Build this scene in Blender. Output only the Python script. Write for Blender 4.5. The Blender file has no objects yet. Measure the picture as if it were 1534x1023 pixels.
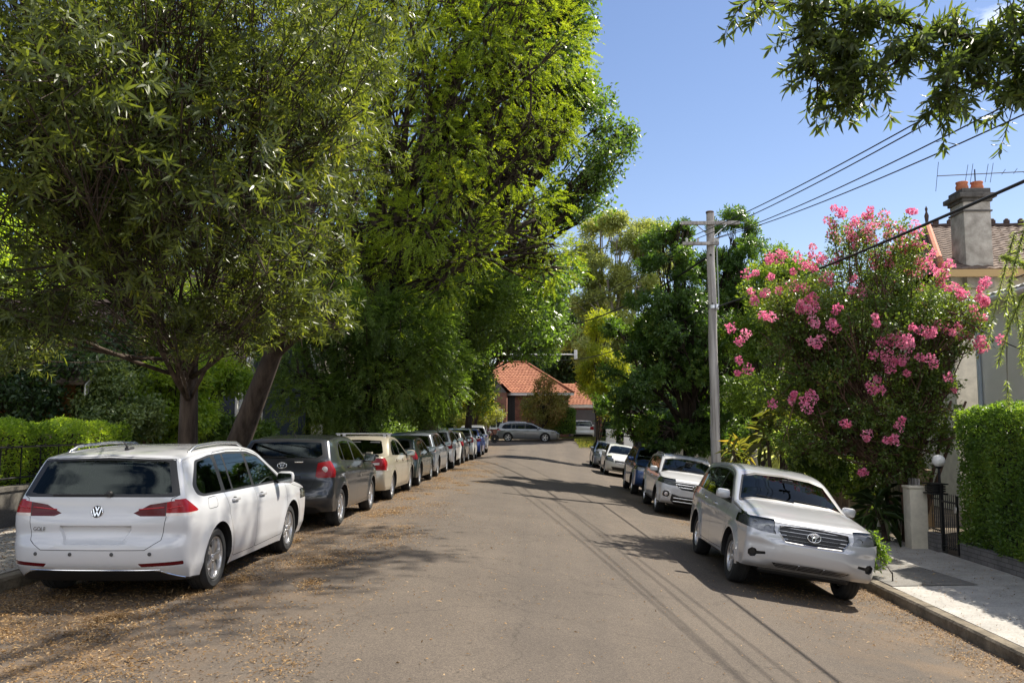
import bpy, bmesh, math, random
import numpy as np
from mathutils import Vector, Matrix
R = math.radians
rng = np.random.default_rng(7)
random.seed(7)
scene = bpy.context.scene
col = scene.collection
# ------------------------------------------------------------------ camera geometry (photo is 1534 x 1023)
F, CX, CY = 1297.0, 767.0, 511.5
PSI, TH = R(1.9), R(5.48)
CAM = np.array((0.0, 0.0, 1.7))
RT = np.array((math.cos(PSI), math.sin(PSI), 0))
FW = np.array((-math.sin(PSI)*math.cos(TH), math.cos(PSI)*math.cos(TH), math.sin(TH)))
UP = np.cross(RT, FW)
def at(px, py, d):
    return CAM + d*(FW + RT*((px-CX)/F) + UP*((CY-py)/F))
def sm(a, b, x):
    t = min(1, max(0, (x-a)/(b-a))); return t*t*(3-2*t)
KR, KL = 5.25, -5.5            # kerb faces
def cross(x):                   # street cross fall
    if x < -2.5: return 0.0
    if x < 0: return -.155*(x+2.5)**2/5.0
    if x < 4.4: return -.194-.155*x
    if x < 5.25: t = x-4.4; return -.876-.155*t+.09*t*t/.85*.9
    return -.943
def longz(y): return .5*sm(46, 74, y)
def gz(x, y): return cross(x)*(1-.9*sm(50, 64, y)) + longz(y)
def walk(x, y):                 # footpath / verge height
    k = 1-.9*sm(50, 64, y)
    if x > 0: return -.795*k+longz(y)+min(.06, max(0, (x-5.3)*.02))
    return .14+longz(y)+max(0, (-5.6-x)*.02)
# ------------------------------------------------------------------ materials
MATS = {}
def nodes(m):
    m.use_nodes = True; nt = m.node_tree
    return nt, nt.nodes, nt.links
def rgba(c): return (c[0], c[1], c[2], 1.0)
def newmat(name):
    m = bpy.data.materials.new(name); MATS[name] = m; return m
def setin(b, key, v):
    if key in b.inputs: b.inputs[key].default_value = v
def pmat(name, base, rough=.5, metal=0., coat=0., var=0., scale=4., bump=0., bscale=60., spec=.5, c2=None, stretch=(1,1,1), detail=6, dusty=0.):
    m = newmat(name); nt, N, L = nodes(m); b = N['Principled BSDF']
    b.inputs['Base Color'].default_value = rgba(base); b.inputs['Roughness'].default_value = rough
    b.inputs['Metallic'].default_value = metal; setin(b, 'Coat Weight', coat); setin(b, 'Coat Roughness', .04); setin(b, 'Specular IOR Level', spec)
    if var or c2 or bump:
        tc = N.new('ShaderNodeTexCoord'); mp = N.new('ShaderNodeMapping'); mp.inputs['Scale'].default_value = stretch
        L.new(tc.outputs['Object'], mp.inputs['Vector'])
    if var or c2:
        n = N.new('ShaderNodeTexNoise'); n.inputs['Scale'].default_value = scale; n.inputs['Detail'].default_value = detail; n.inputs['Roughness'].default_value = .65
        L.new(mp.outputs[0], n.inputs['Vector'])
        r = N.new('ShaderNodeValToRGB'); e = r.color_ramp.elements
        lo = [c*(1-var) for c in base]; hi = c2 if c2 else [min(1, c*(1+var)) for c in base]
        e[0].position = .36; e[0].color = rgba(lo); e[1].position = .66; e[1].color = rgba(hi)
        L.new(n.outputs['Fac'], r.inputs[0]); L.new(r.outputs[0], b.inputs['Base Color'])
    if bump:
        n2 = N.new('ShaderNodeTexNoise'); n2.inputs['Scale'].default_value = bscale; n2.inputs['Detail'].default_value = 5
        L.new(mp.outputs[0], n2.inputs['Vector'])
        bp = N.new('ShaderNodeBump'); bp.inputs['Strength'].default_value = min(1, bump); bp.inputs['Distance'].default_value = .02
        L.new(n2.outputs['Fac'], bp.inputs['Height']); L.new(bp.outputs[0], b.inputs['Normal'])
    return m
# ------------------------------------------------------------------ mesh building
class MB:
    def __init__(s): s.v = []; s.f = []; s.m = []
    def add(s, vs, fs, mi=0, M=None):
        o = len(s.v)
        for p in vs:
            if M is not None: p = M @ Vector(p)
            s.v.append((p[0], p[1], p[2]))
        for f in fs: s.f.append([i+o for i in f]); s.m.append(mi)
        return s
    def box(s, a, b, mi=0, M=None):
        x0, y0, z0 = a; x1, y1, z1 = b
        return s.add([(x0,y0,z0),(x1,y0,z0),(x1,y1,z0),(x0,y1,z0),(x0,y0,z1),(x1,y0,z1),(x1,y1,z1),(x0,y1,z1)],
                     [(0,3,2,1),(4,5,6,7),(0,1,5,4),(1,2,6,5),(2,3,7,6),(3,0,4,7)], mi, M)
    def bbox(s, a, b, r=.01, mi=0, M=None):      # chamfered box
        c = [(a[i]+b[i])/2 for i in range(3)]; h = [abs(b[i]-a[i])/2 for i in range(3)]; r = min(r, *[x*.9 for x in h])
        bm = bmesh.new(); bmesh.ops.create_cube(bm, size=2)
        for v in bm.verts: v.co = Vector([v.co[i]*h[i] for i in range(3)])
        bmesh.ops.bevel(bm, geom=bm.edges[:], offset=r, segments=2, affect='EDGES', profile=.5)
        vs = [tuple(v.co[i]+c[i] for i in range(3)) for v in bm.verts]; bm.verts.index_update()
        fs = [[v.index for v in f.verts] for f in bm.faces]; bm.free()
        return s.add(vs, fs, mi, M)
    def prism(s, poly, lo, hi, axis=2, mi=0, M=None):   # polygon extruded along axis; poly given in the other two axes (cyclic order)
        n = len(poly); vs = []
        for h in (lo, hi):
            for p in poly:
                q = [0,0,0]; o = [i for i in range(3) if i != axis]; q[o[0]] = p[0]; q[o[1]] = p[1]; q[axis] = h; vs.append(tuple(q))
        fs = [list(range(n))[::-1], list(range(n, 2*n))]+[(i, (i+1) % n, n+(i+1) % n, n+i) for i in range(n)]
        return s.add(vs, fs, mi, M)
    def tube(s, pts, rad, sides=8, mi=0, cap=True, M=None):
        P = [Vector(p) for p in pts]; n = len(P)
        rr = rad if hasattr(rad, '__len__') else [rad]*n
        vs = []; u = None
        for i in range(n):
            t = (P[min(n-1, i+1)]-P[max(0, i-1)])
            t = t.normalized() if t.length > 1e-9 else Vector((0,0,1))
            if u is None:
                u = t.cross(Vector((0,0,1)))
                if u.length < .1: u = t.cross(Vector((1,0,0)))
            else: u = u-t*u.dot(t)
            u = u.normalized() if u.length > 1e-6 else t.orthogonal().normalized()
            w = t.cross(u)
            for k in range(sides):
                a = 2*math.pi*k/sides; vs.append(tuple(P[i]+(u*math.cos(a)+w*math.sin(a))*rr[i]))
        fs = [(i*sides+k, i*sides+(k+1) % sides, (i+1)*sides+(k+1) % sides, (i+1)*sides+k) for i in range(n-1) for k in range(sides)]
        if cap: fs += [list(range(sides))[::-1], list(range((n-1)*sides, n*sides))]
        return s.add(vs, fs, mi, M)
    def lathe(s, prof, sides=24, mi=0, M=None, axis=2, a0=0, a1=2*math.pi):   # prof: (r, h)
        full = abs(a1-a0-2*math.pi) < 1e-6; k = sides if full else sides+1; vs = []
        for r, h in prof:
            for i in range(k):
                a = a0+(a1-a0)*i/sides; q = (r*math.cos(a), r*math.sin(a), h)
                if axis == 0: q = (q[2], q[0], q[1])
                elif axis == 1: q = (q[0], q[2], q[1])
                vs.append(q)
        fs = []
        for j in range(len(prof)-1):
            for i in range(sides):
                i2 = (i+1) % k if full else i+1
                fs.append((j*k+i, j*k+i2, (j+1)*k+i2, (j+1)*k+i))
        return s.add(vs, fs, mi, M)
    def sphere(s, c, r, mi=0, u=14, v=9, sc=(1,1,1)):
        pr = [(max(1e-4, math.sin(math.pi*i/v)), -math.cos(math.pi*i/v)) for i in range(v+1)]
        return s.lathe([(p[0], p[1]) for p in pr], u, mi, Matrix.Translation(c) @ Matrix.Diagonal((r*sc[0], r*sc[1], r*sc[2], 1)))
    def build(s, name, mats, parent=None, smooth=False, angle=None):
        me = bpy.data.meshes.new(name); me.from_pydata(s.v, [], s.f)
        for m in (mats if isinstance(mats, (list, tuple)) else [mats]): me.materials.append(m)
        if len(set(s.m)) > 1: me.polygons.foreach_set('material_index', s.m)
        if smooth or angle: me.polygons.foreach_set('use_smooth', [True]*len(s.f))
        if angle: me.set_sharp_from_angle(angle=R(angle))
        me.update(); o = bpy.data.objects.new(name, me); col.objects.link(o)
        if parent: o.parent = parent
        return o
def thing(name, label, cat, loc=(0,0,0), rz=0, group=None, M=None):
    o = bpy.data.objects.new(name, None); o.empty_display_size = .2; col.objects.link(o)
    if M is not None: o.matrix_world = M
    else: o.location = loc; o.rotation_euler = (0,0,rz)
    return tag(o, label, cat, group)
def tag(o, label, cat, group=None):
    o['label'] = label; o['category'] = cat
    if group: o['group'] = group
    return o
def struct(o): o['kind'] = 'structure'; return o
def kids(o): return [c for c in bpy.data.objects if c.parent == o]
def copy_tree(o, parent=None):
    c = o.copy(); col.objects.link(c)
    if parent: c.parent = parent
    for ch in kids(o): copy_tree(ch, c)
    return c
# ------------------------------------------------------------------ cars
def paint(name, c, metal=0., rough=.35):
    m = pmat(name, c, rough, metal, coat=1.0)
    nt, N, L = nodes(m); b = N['Principled BSDF']
    tc = N.new('ShaderNodeTexCoord'); n = N.new('ShaderNodeTexNoise'); n.inputs['Scale'].default_value = 2.2; n.inputs['Detail'].default_value = 8
    L.new(tc.outputs['Object'], n.inputs['Vector'])
    mr = N.new('ShaderNodeMapRange'); mr.inputs[1].default_value = .35; mr.inputs[2].default_value = .75; mr.inputs[3].default_value = .02; mr.inputs[4].default_value = .16
    L.new(n.outputs['Fac'], mr.inputs[0]); L.new(mr.outputs[0], b.inputs['Coat Roughness'])
    # inside of the sheet metal is dark trim
    ge = N.new('ShaderNodeNewGeometry'); dk = N.new('ShaderNodeBsdfDiffuse'); dk.inputs[0].default_value = (.03,.03,.03,1)
    mx = N.new('ShaderNodeMixShader'); L.new(ge.outputs['Backfacing'], mx.inputs[0]); L.new(b.outputs[0], mx.inputs[1]); L.new(dk.outputs[0], mx.inputs[2])
    L.new(mx.outputs[0], N['Material Output'].inputs['Surface'])
    return m
def glassmat(name, tint=(.22,.26,.25)):
    m = newmat(name); nt, N, L = nodes(m)
    N.remove(N['Principled BSDF'])
    t = N.new('ShaderNodeBsdfTransparent'); t.inputs[0].default_value = rgba(tint)
    g = N.new('ShaderNodeBsdfGlossy'); g.inputs['Roughness'].default_value = .015; g.inputs[0].default_value = (.80,.93,.88,1)
    fr = N.new('ShaderNodeFresnel'); fr.inputs['IOR'].default_value = 1.5
    mr = N.new('ShaderNodeMath'); mr.operation = 'MULTIPLY_ADD'; mr.inputs[1].default_value = .85; mr.inputs[2].default_value = .0; mr.use_clamp = True
    L.new(fr.outputs[0], mr.inputs[0])
    mx = N.new('ShaderNodeMixShader'); L.new(mr.outputs[0], mx.inputs[0]); L.new(t.outputs[0], mx.inputs[1]); L.new(g.outputs[0], mx.inputs[2])
    L.new(mx.outputs[0], N['Material Output'].inputs['Surface'])
    return m
black = pmat('black_plastic', (.012,.012,.013), .45)
rubber = pmat('tyre_rubber', (.018,.018,.018), .8, var=.3, scale=8)
seamm = pmat('dark_gap', (.01,.01,.01), .9)
alloy = pmat('alloy', (.62,.62,.63), .28, .9)
chrome = pmat('chrome', (.8,.8,.8), .12, 1.)
redlens = pmat('red_lens', (.26,.007,.012), .25, coat=.2, spec=.25)
darkred = pmat('dark_red_lens', (.085,.004,.007), .25, coat=.2, spec=.25)
whitelens = pmat('white_lens', (.62,.55,.53), .15, coat=1.)
amber = pmat('amber_lens', (.7,.2,.02), .15, coat=1.)
trimcloth = pmat('seat_cloth', (.035,.035,.037), .9)
interior = pmat('cabin_trim', (.02,.02,.021), .8)
glass = glassmat('car_glass')
dglass = glassmat('privacy_glass', (.06,.065,.065))
lampglass = glassmat('lamp_cover', (.9,.9,.9))
discm = pmat('brake_disc', (.035,.033,.032), .6, .4)
mirrorm = pmat('mirror_glass', (.22,.24,.25), .04, 1.)
plastgrey = pmat('grey_plastic', (.05,.05,.052), .55)
housing = pmat('lamp_housing', (.30,.30,.31), .25, .4, coat=.5)
stickers = pmat('green_sticker', (.1,.5,.3), .4)

def crom(P, k=14):
    P = np.array(P, float); n = len(P); out = []; idx = []
    Q = np.vstack([2*P[0]-P[1], P, 2*P[-1]-P[-2]])
    for i in range(n-1):
        idx.append(len(out)); p0, p1, p2, p3 = Q[i], Q[i+1], Q[i+2], Q[i+3]
        d = [max(1e-4, np.linalg.norm((b-a)[:2]))**.5 for a, b in ((p0,p1),(p1,p2),(p2,p3))]
        t0 = 0; t1 = d[0]; t2 = t1+d[1]; t3 = t2+d[2]
        for t in np.linspace(t1, t2, k, endpoint=False):
            a1 = (t1-t)/(t1-t0)*p0+(t-t0)/(t1-t0)*p1; a2 = (t2-t)/(t2-t1)*p1+(t-t1)/(t2-t1)*p2; a3 = (t3-t)/(t3-t2)*p2+(t-t2)/(t3-t2)*p3
            b1 = (t2-t)/(t2-t0)*a1+(t-t0)/(t2-t0)*a2; b2 = (t3-t)/(t3-t1)*a2+(t-t1)/(t3-t1)*a3
            out.append((t2-t)/(t2-t1)*b1+(t-t1)/(t2-t1)*b2)
    idx.append(len(out)); out.append(P[-1]); return np.array(out), idx
def resamp(A, n):
    d = np.r_[0, np.cumsum(np.linalg.norm(np.diff(A[:, :2], axis=0), axis=1))]; t = np.linspace(0, d[-1], n)
    return np.stack([np.interp(t, d, A[:, i]) for i in range(A.shape[1])], 1)
def inpoly(p, poly):
    x, y = p; c = False; j = len(poly)-1
    for i in range(len(poly)):
        xi, yi = poly[i]; xj, yj = poly[j]
        if (yi > y) != (yj > y) and x < (xj-xi)*(y-yi)/(yj-yi)+xi: c = not c
        j = i
    return c
def rpoly(pts, r=.03, seg=3):
    out = []; n = len(pts)
    for i in range(n):
        p, a, b = Vector(pts[i][:2]), Vector(pts[i-1][:2]), Vector(pts[(i+1) % n][:2])
        rr = pts[i][2] if len(pts[i]) > 2 else r
        da, db = a-p, b-p; q = min(rr, da.length*.45, db.length*.45)
        if q < .004: out.append(tuple(p)); continue
        s, e = p+da.normalized()*q, p+db.normalized()*q
        for k in range(seg+1):
            t = k/seg; out.append(tuple(s*(1-t)**2+p*2*t*(1-t)+e*t*t))
    return out
def offpoly(poly, d):
    n = len(poly); A = sum(poly[i][0]*poly[(i+1) % n][1]-poly[(i+1) % n][0]*poly[i][1] for i in range(n)); sg = 1 if A > 0 else -1; out = []
    for i in range(n):
        p = Vector(poly[i]); a = (p-Vector(poly[i-1])).normalized(); b = (Vector(poly[(i+1) % n])-p).normalized()
        na, nb = Vector((a.y,-a.x))*sg, Vector((b.y,-b.x))*sg; m = na+nb
        m = m/max(.35, m.dot(m)/2) if m.length > 1e-6 else na
        out.append(tuple(p+m*d))
    return out
class Shell:
    def __init__(s, d, nT=120, nc=30):
        s.d = d; L = d['L']; P, idx = crom(d['sil']); a, b = idx[d['ia']], idx[d['ib']]
        fr, tp, rr = resamp(P[:a+1], nc), resamp(P[a:b+1], nT), resamp(P[b:], nc)
        ring = np.vstack([fr, tp[1:], rr[1:]]); s.bm = bm = bmesh.new(); s.lay = bm.faces.layers.int.new('tag')
        ins = [(p[0]+p[2], p[1]+p[3]) for p in ring]; cols = []
        for p, I in zip(ring, ins):
            n = p[4]; y1 = s.W(*I); fo0 = 1-(1-.80**n)**(1/n)
            smp = [(f, 1-(1-f**n)**(1/n)) for f in (0,.1,.2,.3,.4,.5,.6,.7,.80)]
            for k in range(1, 7):
                fo = fo0+(1-fo0)*k/6; smp.append(((1-(1-fo)**n)**(1/n), fo))
            cols.append([bm.verts.new((y1*f, p[0]+p[2]*o, p[1]+p[3]*o)) for f, o in smp])
        nq = len(cols[0])
        for i in range(len(cols)-1):
            for j in range(nq-1): bm.faces.new((cols[i][j], cols[i+1][j], cols[i+1][j+1], cols[i][j+1]))
        top = ins[nc-1:nc-1+nT]; fro = ins[:nc]; rea = ins[nc+nT-2:][::-1]      # rea from bottom to top
        g = [[None]*nc for _ in range(nT)]; i0, i1 = np.array(fro[0]), np.array(rea[0])
        for u in range(nT):
            a_ = u/(nT-1); bot = i0*(1-a_)+i1*a_
            for v in range(nc):
                c = v/(nc-1)
                if u == 0: g[u][v] = cols[v][-1]; continue
                if u == nT-1: g[u][v] = cols[len(cols)-1-v][-1]; continue
                if v == nc-1: g[u][v] = cols[nc-1+u][-1]; continue
                tpt = np.array(top[u]); lf = np.array(fro[v]); rt = np.array(rea[v])
                q = (1-c)*bot+c*tpt+(1-a_)*lf+a_*rt-((1-a_)*(1-c)*i0+a_*(1-c)*i1+(1-a_)*c*np.array(fro[-1])+a_*c*np.array(rea[-1]))
                g[u][v] = bm.verts.new((s.W(q[0], q[1]), q[0], q[1]))
        for u in range(nT-1):
            for v in range(nc-1): bm.faces.new((g[u][v], g[u][v+1], g[u+1][v+1], g[u+1][v]))
        if 'sculpt' in d:
            for v in bm.verts: d['sculpt'](v)
        bm.normal_update()
        for f in bm.faces:
            c = f.calc_center_median()
            if f.normal.dot(Vector((c.x, (c.y-L*.5)*.3, c.z-.75))) < 0: f.normal_flip()
    def W(s, y, z):
        d = s.d; L = d['L']; hw = d['W']/2; zb = d['belt'][0]+(d['belt'][1]-d['belt'][0])*y/L
        k = 1.0
        if y > L-1.1: k -= d.get('nf', .085)*((y-(L-1.1))/1.1)**2
        if y < 1.0: k -= d.get('nr', .06)*((1.0-y)/1.0)**2
        x = hw*k
        off = np.interp(z, [.2,.33,.52,zb-.27,zb-.215,zb-.19,zb-.11,zb-.05,zb], [.06,.02,.002,.0,.006,-.002,.014,.036,.062])
        if z > zb: off = .062+(z-zb)*d.get('tan', .36)+max(0, z-zb-.25)**2*.4
        x -= off
        for wc in (d['ro'], d['ro']+d['wb']):
            r = math.hypot(y-wc, z-d['rw']); Ra = d['rw']+.055
            if r < Ra+.16 and z < zb-.1: x += d.get('flare', .016)*(1-sm(Ra+.015, Ra+.15, r))
        return max(.02, x)
    def cut(s, tag_, axis, poly, lo=-9, hi=99, xmin=-1, only=None, cutonly=False):
        bm = s.bm; ax = (lambda v: (v.y, v.z)) if axis == 's' else (lambda v: (v.x, v.z))
        us = [p[0] for p in poly]; vs = [p[1] for p in poly]; a0, a1, b0, b1 = min(us)-.002, max(us)+.002, min(vs)-.002, max(vs)+.002
        def ok(f):
            c = f.calc_center_median(); return lo <= c.y <= hi and c.x >= xmin and (only is None or f[s.lay] in only)
        faces = []
        for f in bm.faces:
            q = [ax(v.co) for v in f.verts]
            if max(p[0] for p in q) < a0 or min(p[0] for p in q) > a1 or max(p[1] for p in q) < b0 or min(p[1] for p in q) > b1: continue
            if ok(f): faces.append(f)
        n = len(poly)
        for i in range(n):
            p, q = poly[i], poly[(i+1) % n]; du, dv = q[0]-p[0], q[1]-p[1]
            if abs(du)+abs(dv) < 1e-5: continue
            co = (0, p[0], p[1]) if axis == 's' else (p[0], 0, p[1]); no = (0, dv, -du) if axis == 's' else (dv, 0, -du)
            # only faces near this edge
            m0, m1 = min(p[0], q[0])-1e-3, max(p[0], q[0])+1e-3; n0, n1 = min(p[1], q[1])-1e-3, max(p[1], q[1])+1e-3
            near = []; rest = []
            for f in faces:
                w = [ax(v.co) for v in f.verts]
                (rest if max(t[0] for t in w) < m0 or min(t[0] for t in w) > m1 or max(t[1] for t in w) < n0 or min(t[1] for t in w) > n1 else near).append(f)
            if not near: continue
            geom = list({e for f in near for e in f.edges} | {v for f in near for v in f.verts})+near
            r = bmesh.ops.bisect_plane(bm, geom=geom, dist=1e-6, plane_co=co, plane_no=no)
            faces = rest+[g for g in r['geom'] if isinstance(g, bmesh.types.BMFace)]
        faces = [f for f in set(faces) if f.is_valid]
        for f in faces:
            c = f.calc_center_median()
            if ok(f) and inpoly(ax(c), poly): f[s.lay] = tag_
    def recess(s, tag_, poly, depth, lo=-9, hi=99, rim=.015, only=None):
        ip = offpoly(poly, -rim); s.cut(tag_, 'e', poly, lo, hi, -1, only); s.cut(tag_, 'e', ip, lo, hi, -1, (tag_,))
        big = offpoly(ip, .002); dn = 1 if hi < s.d['L']*.5 else -1
        for v in {v for f in s.bm.faces if f[s.lay] == tag_ for v in f.verts}:
            if inpoly((v.co.x+(.003 if v.co.x < 1e-4 else 0), v.co.z), big): v.co.y += dn*depth
    def hit(s, x, z, front=False):
        from mathutils.bvhtree import BVHTree
        if not hasattr(s, 'bvh'): s.bvh = BVHTree.FromBMesh(s.bm)
        L = s.d['L']; p = s.bvh.ray_cast(Vector((abs(x)+1e-4, L+1 if front else -1, z)), Vector((0, -1 if front else 1, 0)))[0]
        return (p.y if p else (L if front else 0))-L/2
    def part(s, name, slots, mats, parent, side=0, push=0., angle=35):
        lay = s.lay; vs = []; fs = []; mi = []; key = {}; L = s.d['L']
        s.bm.normal_update(); s.bm.verts.index_update()
        for sg in ((1,-1) if side == 0 else (side,)):
            for f in s.bm.faces:
                t = f[lay]
                if t not in slots: continue
                ids = []
                for v in f.verts:
                    k = (v.index, 0) if v.co.x < 1e-4 else (v.index, sg)
                    if k not in key:
                        key[k] = len(vs); p = v.co+v.normal*push; vs.append((p.x*sg, p.y-L/2, p.z))
                    ids.append(key[k])
                fs.append(ids if sg == 1 else ids[::-1]); mi.append(slots[t])
        if not fs: return None
        mb = MB(); mb.v = vs; mb.f = fs; mb.m = mi
        o = mb.build(name, mats, parent, True); o.data.polygons.foreach_set('material_index', mi)
        o.data.set_sharp_from_angle(angle=R(angle)); return o
def make_wheel(parent, x, y, d, side, style, detail=True):
    rw = d['rw']; wd = d.get('tw', .215); rr = d.get('rr', rw-.105)
    M = Matrix.Translation((x, y, rw)) @ (Matrix.Rotation(math.pi, 4, 'Z') if side < 0 else Matrix.Identity(4))
    w = bpy.data.objects.new('wheel', None); col.objects.link(w); w.parent = parent; w.matrix_local = M; w.empty_display_size = .1
    t = MB(); h = wd/2
    t.lathe([(rr+.004,-h*.75),(rr+.02,-h*.98),(rw-.035,-h),(rw-.008,-h*.8),(rw,-h*.5),(rw-.006,-h*.48),(rw-.006,-h*.42),(rw,-h*.4),(rw,-.01),(rw-.006,-.008),(rw-.006,.008),(rw,.01),(rw,h*.4),(rw-.006,h*.42),(rw-.006,h*.48),(rw,h*.5),(rw-.008,h*.8),(rw-.035,h),(rr+.02,h*.98),(rr+.004,h*.75)], 40, axis=0)
    t.build('tyre', rubber, w, angle=40)
    r = MB(); r.lathe([(rr+.006, h*.78),(rr+.002,h*.9),(rr-.012,h*.86),(rr-.022,h*.5),(rr-.03,-h*.7)], 40, axis=0)
    r.lathe([(rr-.03,-h*.2),(.02,-h*.2)], 24, 1, axis=0)
    ns, tw = style
    hubx = h*.62
    for k in range(ns):
        a = 2*math.pi*k/ns
        for dv in ((-1, 1) if tw else (0,)):
            da = dv*(.11 if ns >= 5 else .16); w0, w1 = (.017, .014) if tw else (.034, .03)
            if ns >= 9: w0, w1 = .014, .012
            c0, s0 = math.cos(a+da*.5), math.sin(a+da*.5); c1, s1 = math.cos(a+da*1.7), math.sin(a+da*1.7)
            p0 = Vector((hubx+.012, c0*.045, s0*.045)); pm = Vector((hubx+.022, (c0+c1)*.5*rr*.55, (s0+s1)*.5*rr*.55)); p1 = Vector((h*.72, c1*(rr-.016), s1*(rr-.016)))
            tn = Vector((0, -s1, c1)); V = []
            for p, ww, dp in ((p0,w0,.035),(pm,w0,.03),(p1,w1,.03)): V += [p+tn*ww, p-tn*ww, p-tn*ww*1.2-Vector((dp,0,0)), p+tn*ww*1.2-Vector((dp,0,0))]
            r.add(V, [(i*4+j, i*4+(j+1) % 4, i*4+4+(j+1) % 4, i*4+4+j) for i in range(2) for j in range(4)]+[(0,3,2,1),(8,9,10,11)])
    r.lathe([(.062, hubx-.03),(.06,hubx+.01),(.036,hubx+.016),(.034,hubx+.026),(.001,hubx+.028)], 18, axis=0)
    r.build('rim', [alloy, discm], w, angle=35)
    return w
def arc_wells(d, sh, parent, pm):
    rw = d['rw']; Ra = rw+.055
    for wc in (d['ro'], d['ro']+d['wb']):
        for sg in (1,-1):
            mb = MB(); n = 22; a = [math.pi*1.08*(i/n)-.04*math.pi for i in range(n+1)]; V = []
            for t in a:
                y, z = wc+Ra*math.cos(t), max(.16, rw+Ra*math.sin(t)); x = sh.W(y, z)
                V += [(sg*(x+.001), y-d['L']/2, z), (sg*(x-.035), y-d['L']/2, z), (sg*(x-.36), y-d['L']/2, z)]
            mb.add(V, [(i*3, i*3+1, i*3+4, i*3+3) for i in range(n)], 1); mb.add(V, [(i*3+1, i*3+2, i*3+5, i*3+4) for i in range(n)], 0)
            mb.prism([(wc-d['L']/2+Ra*math.cos(t), max(.16, rw+Ra*math.sin(t))) for t in a], sg*(d['W']/2-.42), sg*(d['W']/2-.40), 0, 0); mb.build('wheel_arch', [black, pm], parent)
def emblem_v(parent, M, r):
    mb = MB(); n = 28; T = lambda p: [Vector(q) for q in p]
    mb.lathe([(r*.86,0),(r*.87,.006),(r*.93,.009),(r,.006),(r*1.01,0)], n); mb.lathe([(r*.87,.002),(.0005,.002)], n, 1)
    def bar(a, b):
        a, b = Vector((a[0],a[1],0)), Vector((b[0],b[1],0)); t = (b-a).normalized(); q = Vector((-t.y, t.x, 0))*r*.085; z = Vector((0,0,.007))
        mb.add([a+q, a-q, b-q, b+q, a+q+z, a-q+z, b-q+z, b+q+z], [(4,5,6,7),(0,1,5,4),(1,2,6,5),(2,3,7,6),(3,0,4,7)])
    for sx in (1,-1):
        bar((sx*r*.30, r*.82), (0, r*.10)); bar((sx*r*.70, r*.52), (sx*r*.32,-r*.74)); bar((sx*r*.32,-r*.74), (0,-r*.05))
    o = mb.build('emblem', [chrome, black], parent, angle=40); o.matrix_local = M; return o
def emblem_t(parent, M, r):
    mb = MB()
    def ell(cx, cy, a, b, w):
        mb.tube([(cx+a*math.cos(t), cy+b*math.sin(t), .004) for t in np.linspace(0, 2*math.pi, 29)], w, 6, cap=False)
    ell(0, 0, r, r*.66, r*.085); ell(0, r*.32, r*.62, r*.24, r*.07); ell(0, 0, r*.27, r*.6, r*.07)
    o = mb.build('emblem', chrome, parent, True); o.matrix_local = M; return o
def text_mesh(name, txt, size, mat, parent, M, depth=.003):
    c = bpy.data.curves.new(name, 'FONT'); c.body = txt; c.size = size; c.extrude = depth; c.align_x = 'CENTER'; c.align_y = 'CENTER'
    o = bpy.data.objects.new(name, c); col.objects.link(o); dg = bpy.context.evaluated_depsgraph_get()
    me = bpy.data.meshes.new_from_object(o.evaluated_get(dg)); bpy.data.objects.remove(o); me.name = name
    me.materials.clear(); me.materials.append(mat); o = bpy.data.objects.new(name, me); col.objects.link(o); o.parent = parent; o.matrix_local = M; return o
REAR = Matrix(((1,0,0,0),(0,0,-1,0),(0,1,0,0),(0,0,0,1)))      # x right, y up, facing -Y (car rear)
FRONT = Matrix(((-1,0,0,0),(0,0,1,0),(0,1,0,0),(0,0,0,1)))
def facing(base, x, y, z, tilt=0): return Matrix.Translation((x, y, z)) @ base @ Matrix.Rotation(tilt, 4, 'X')
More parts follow.
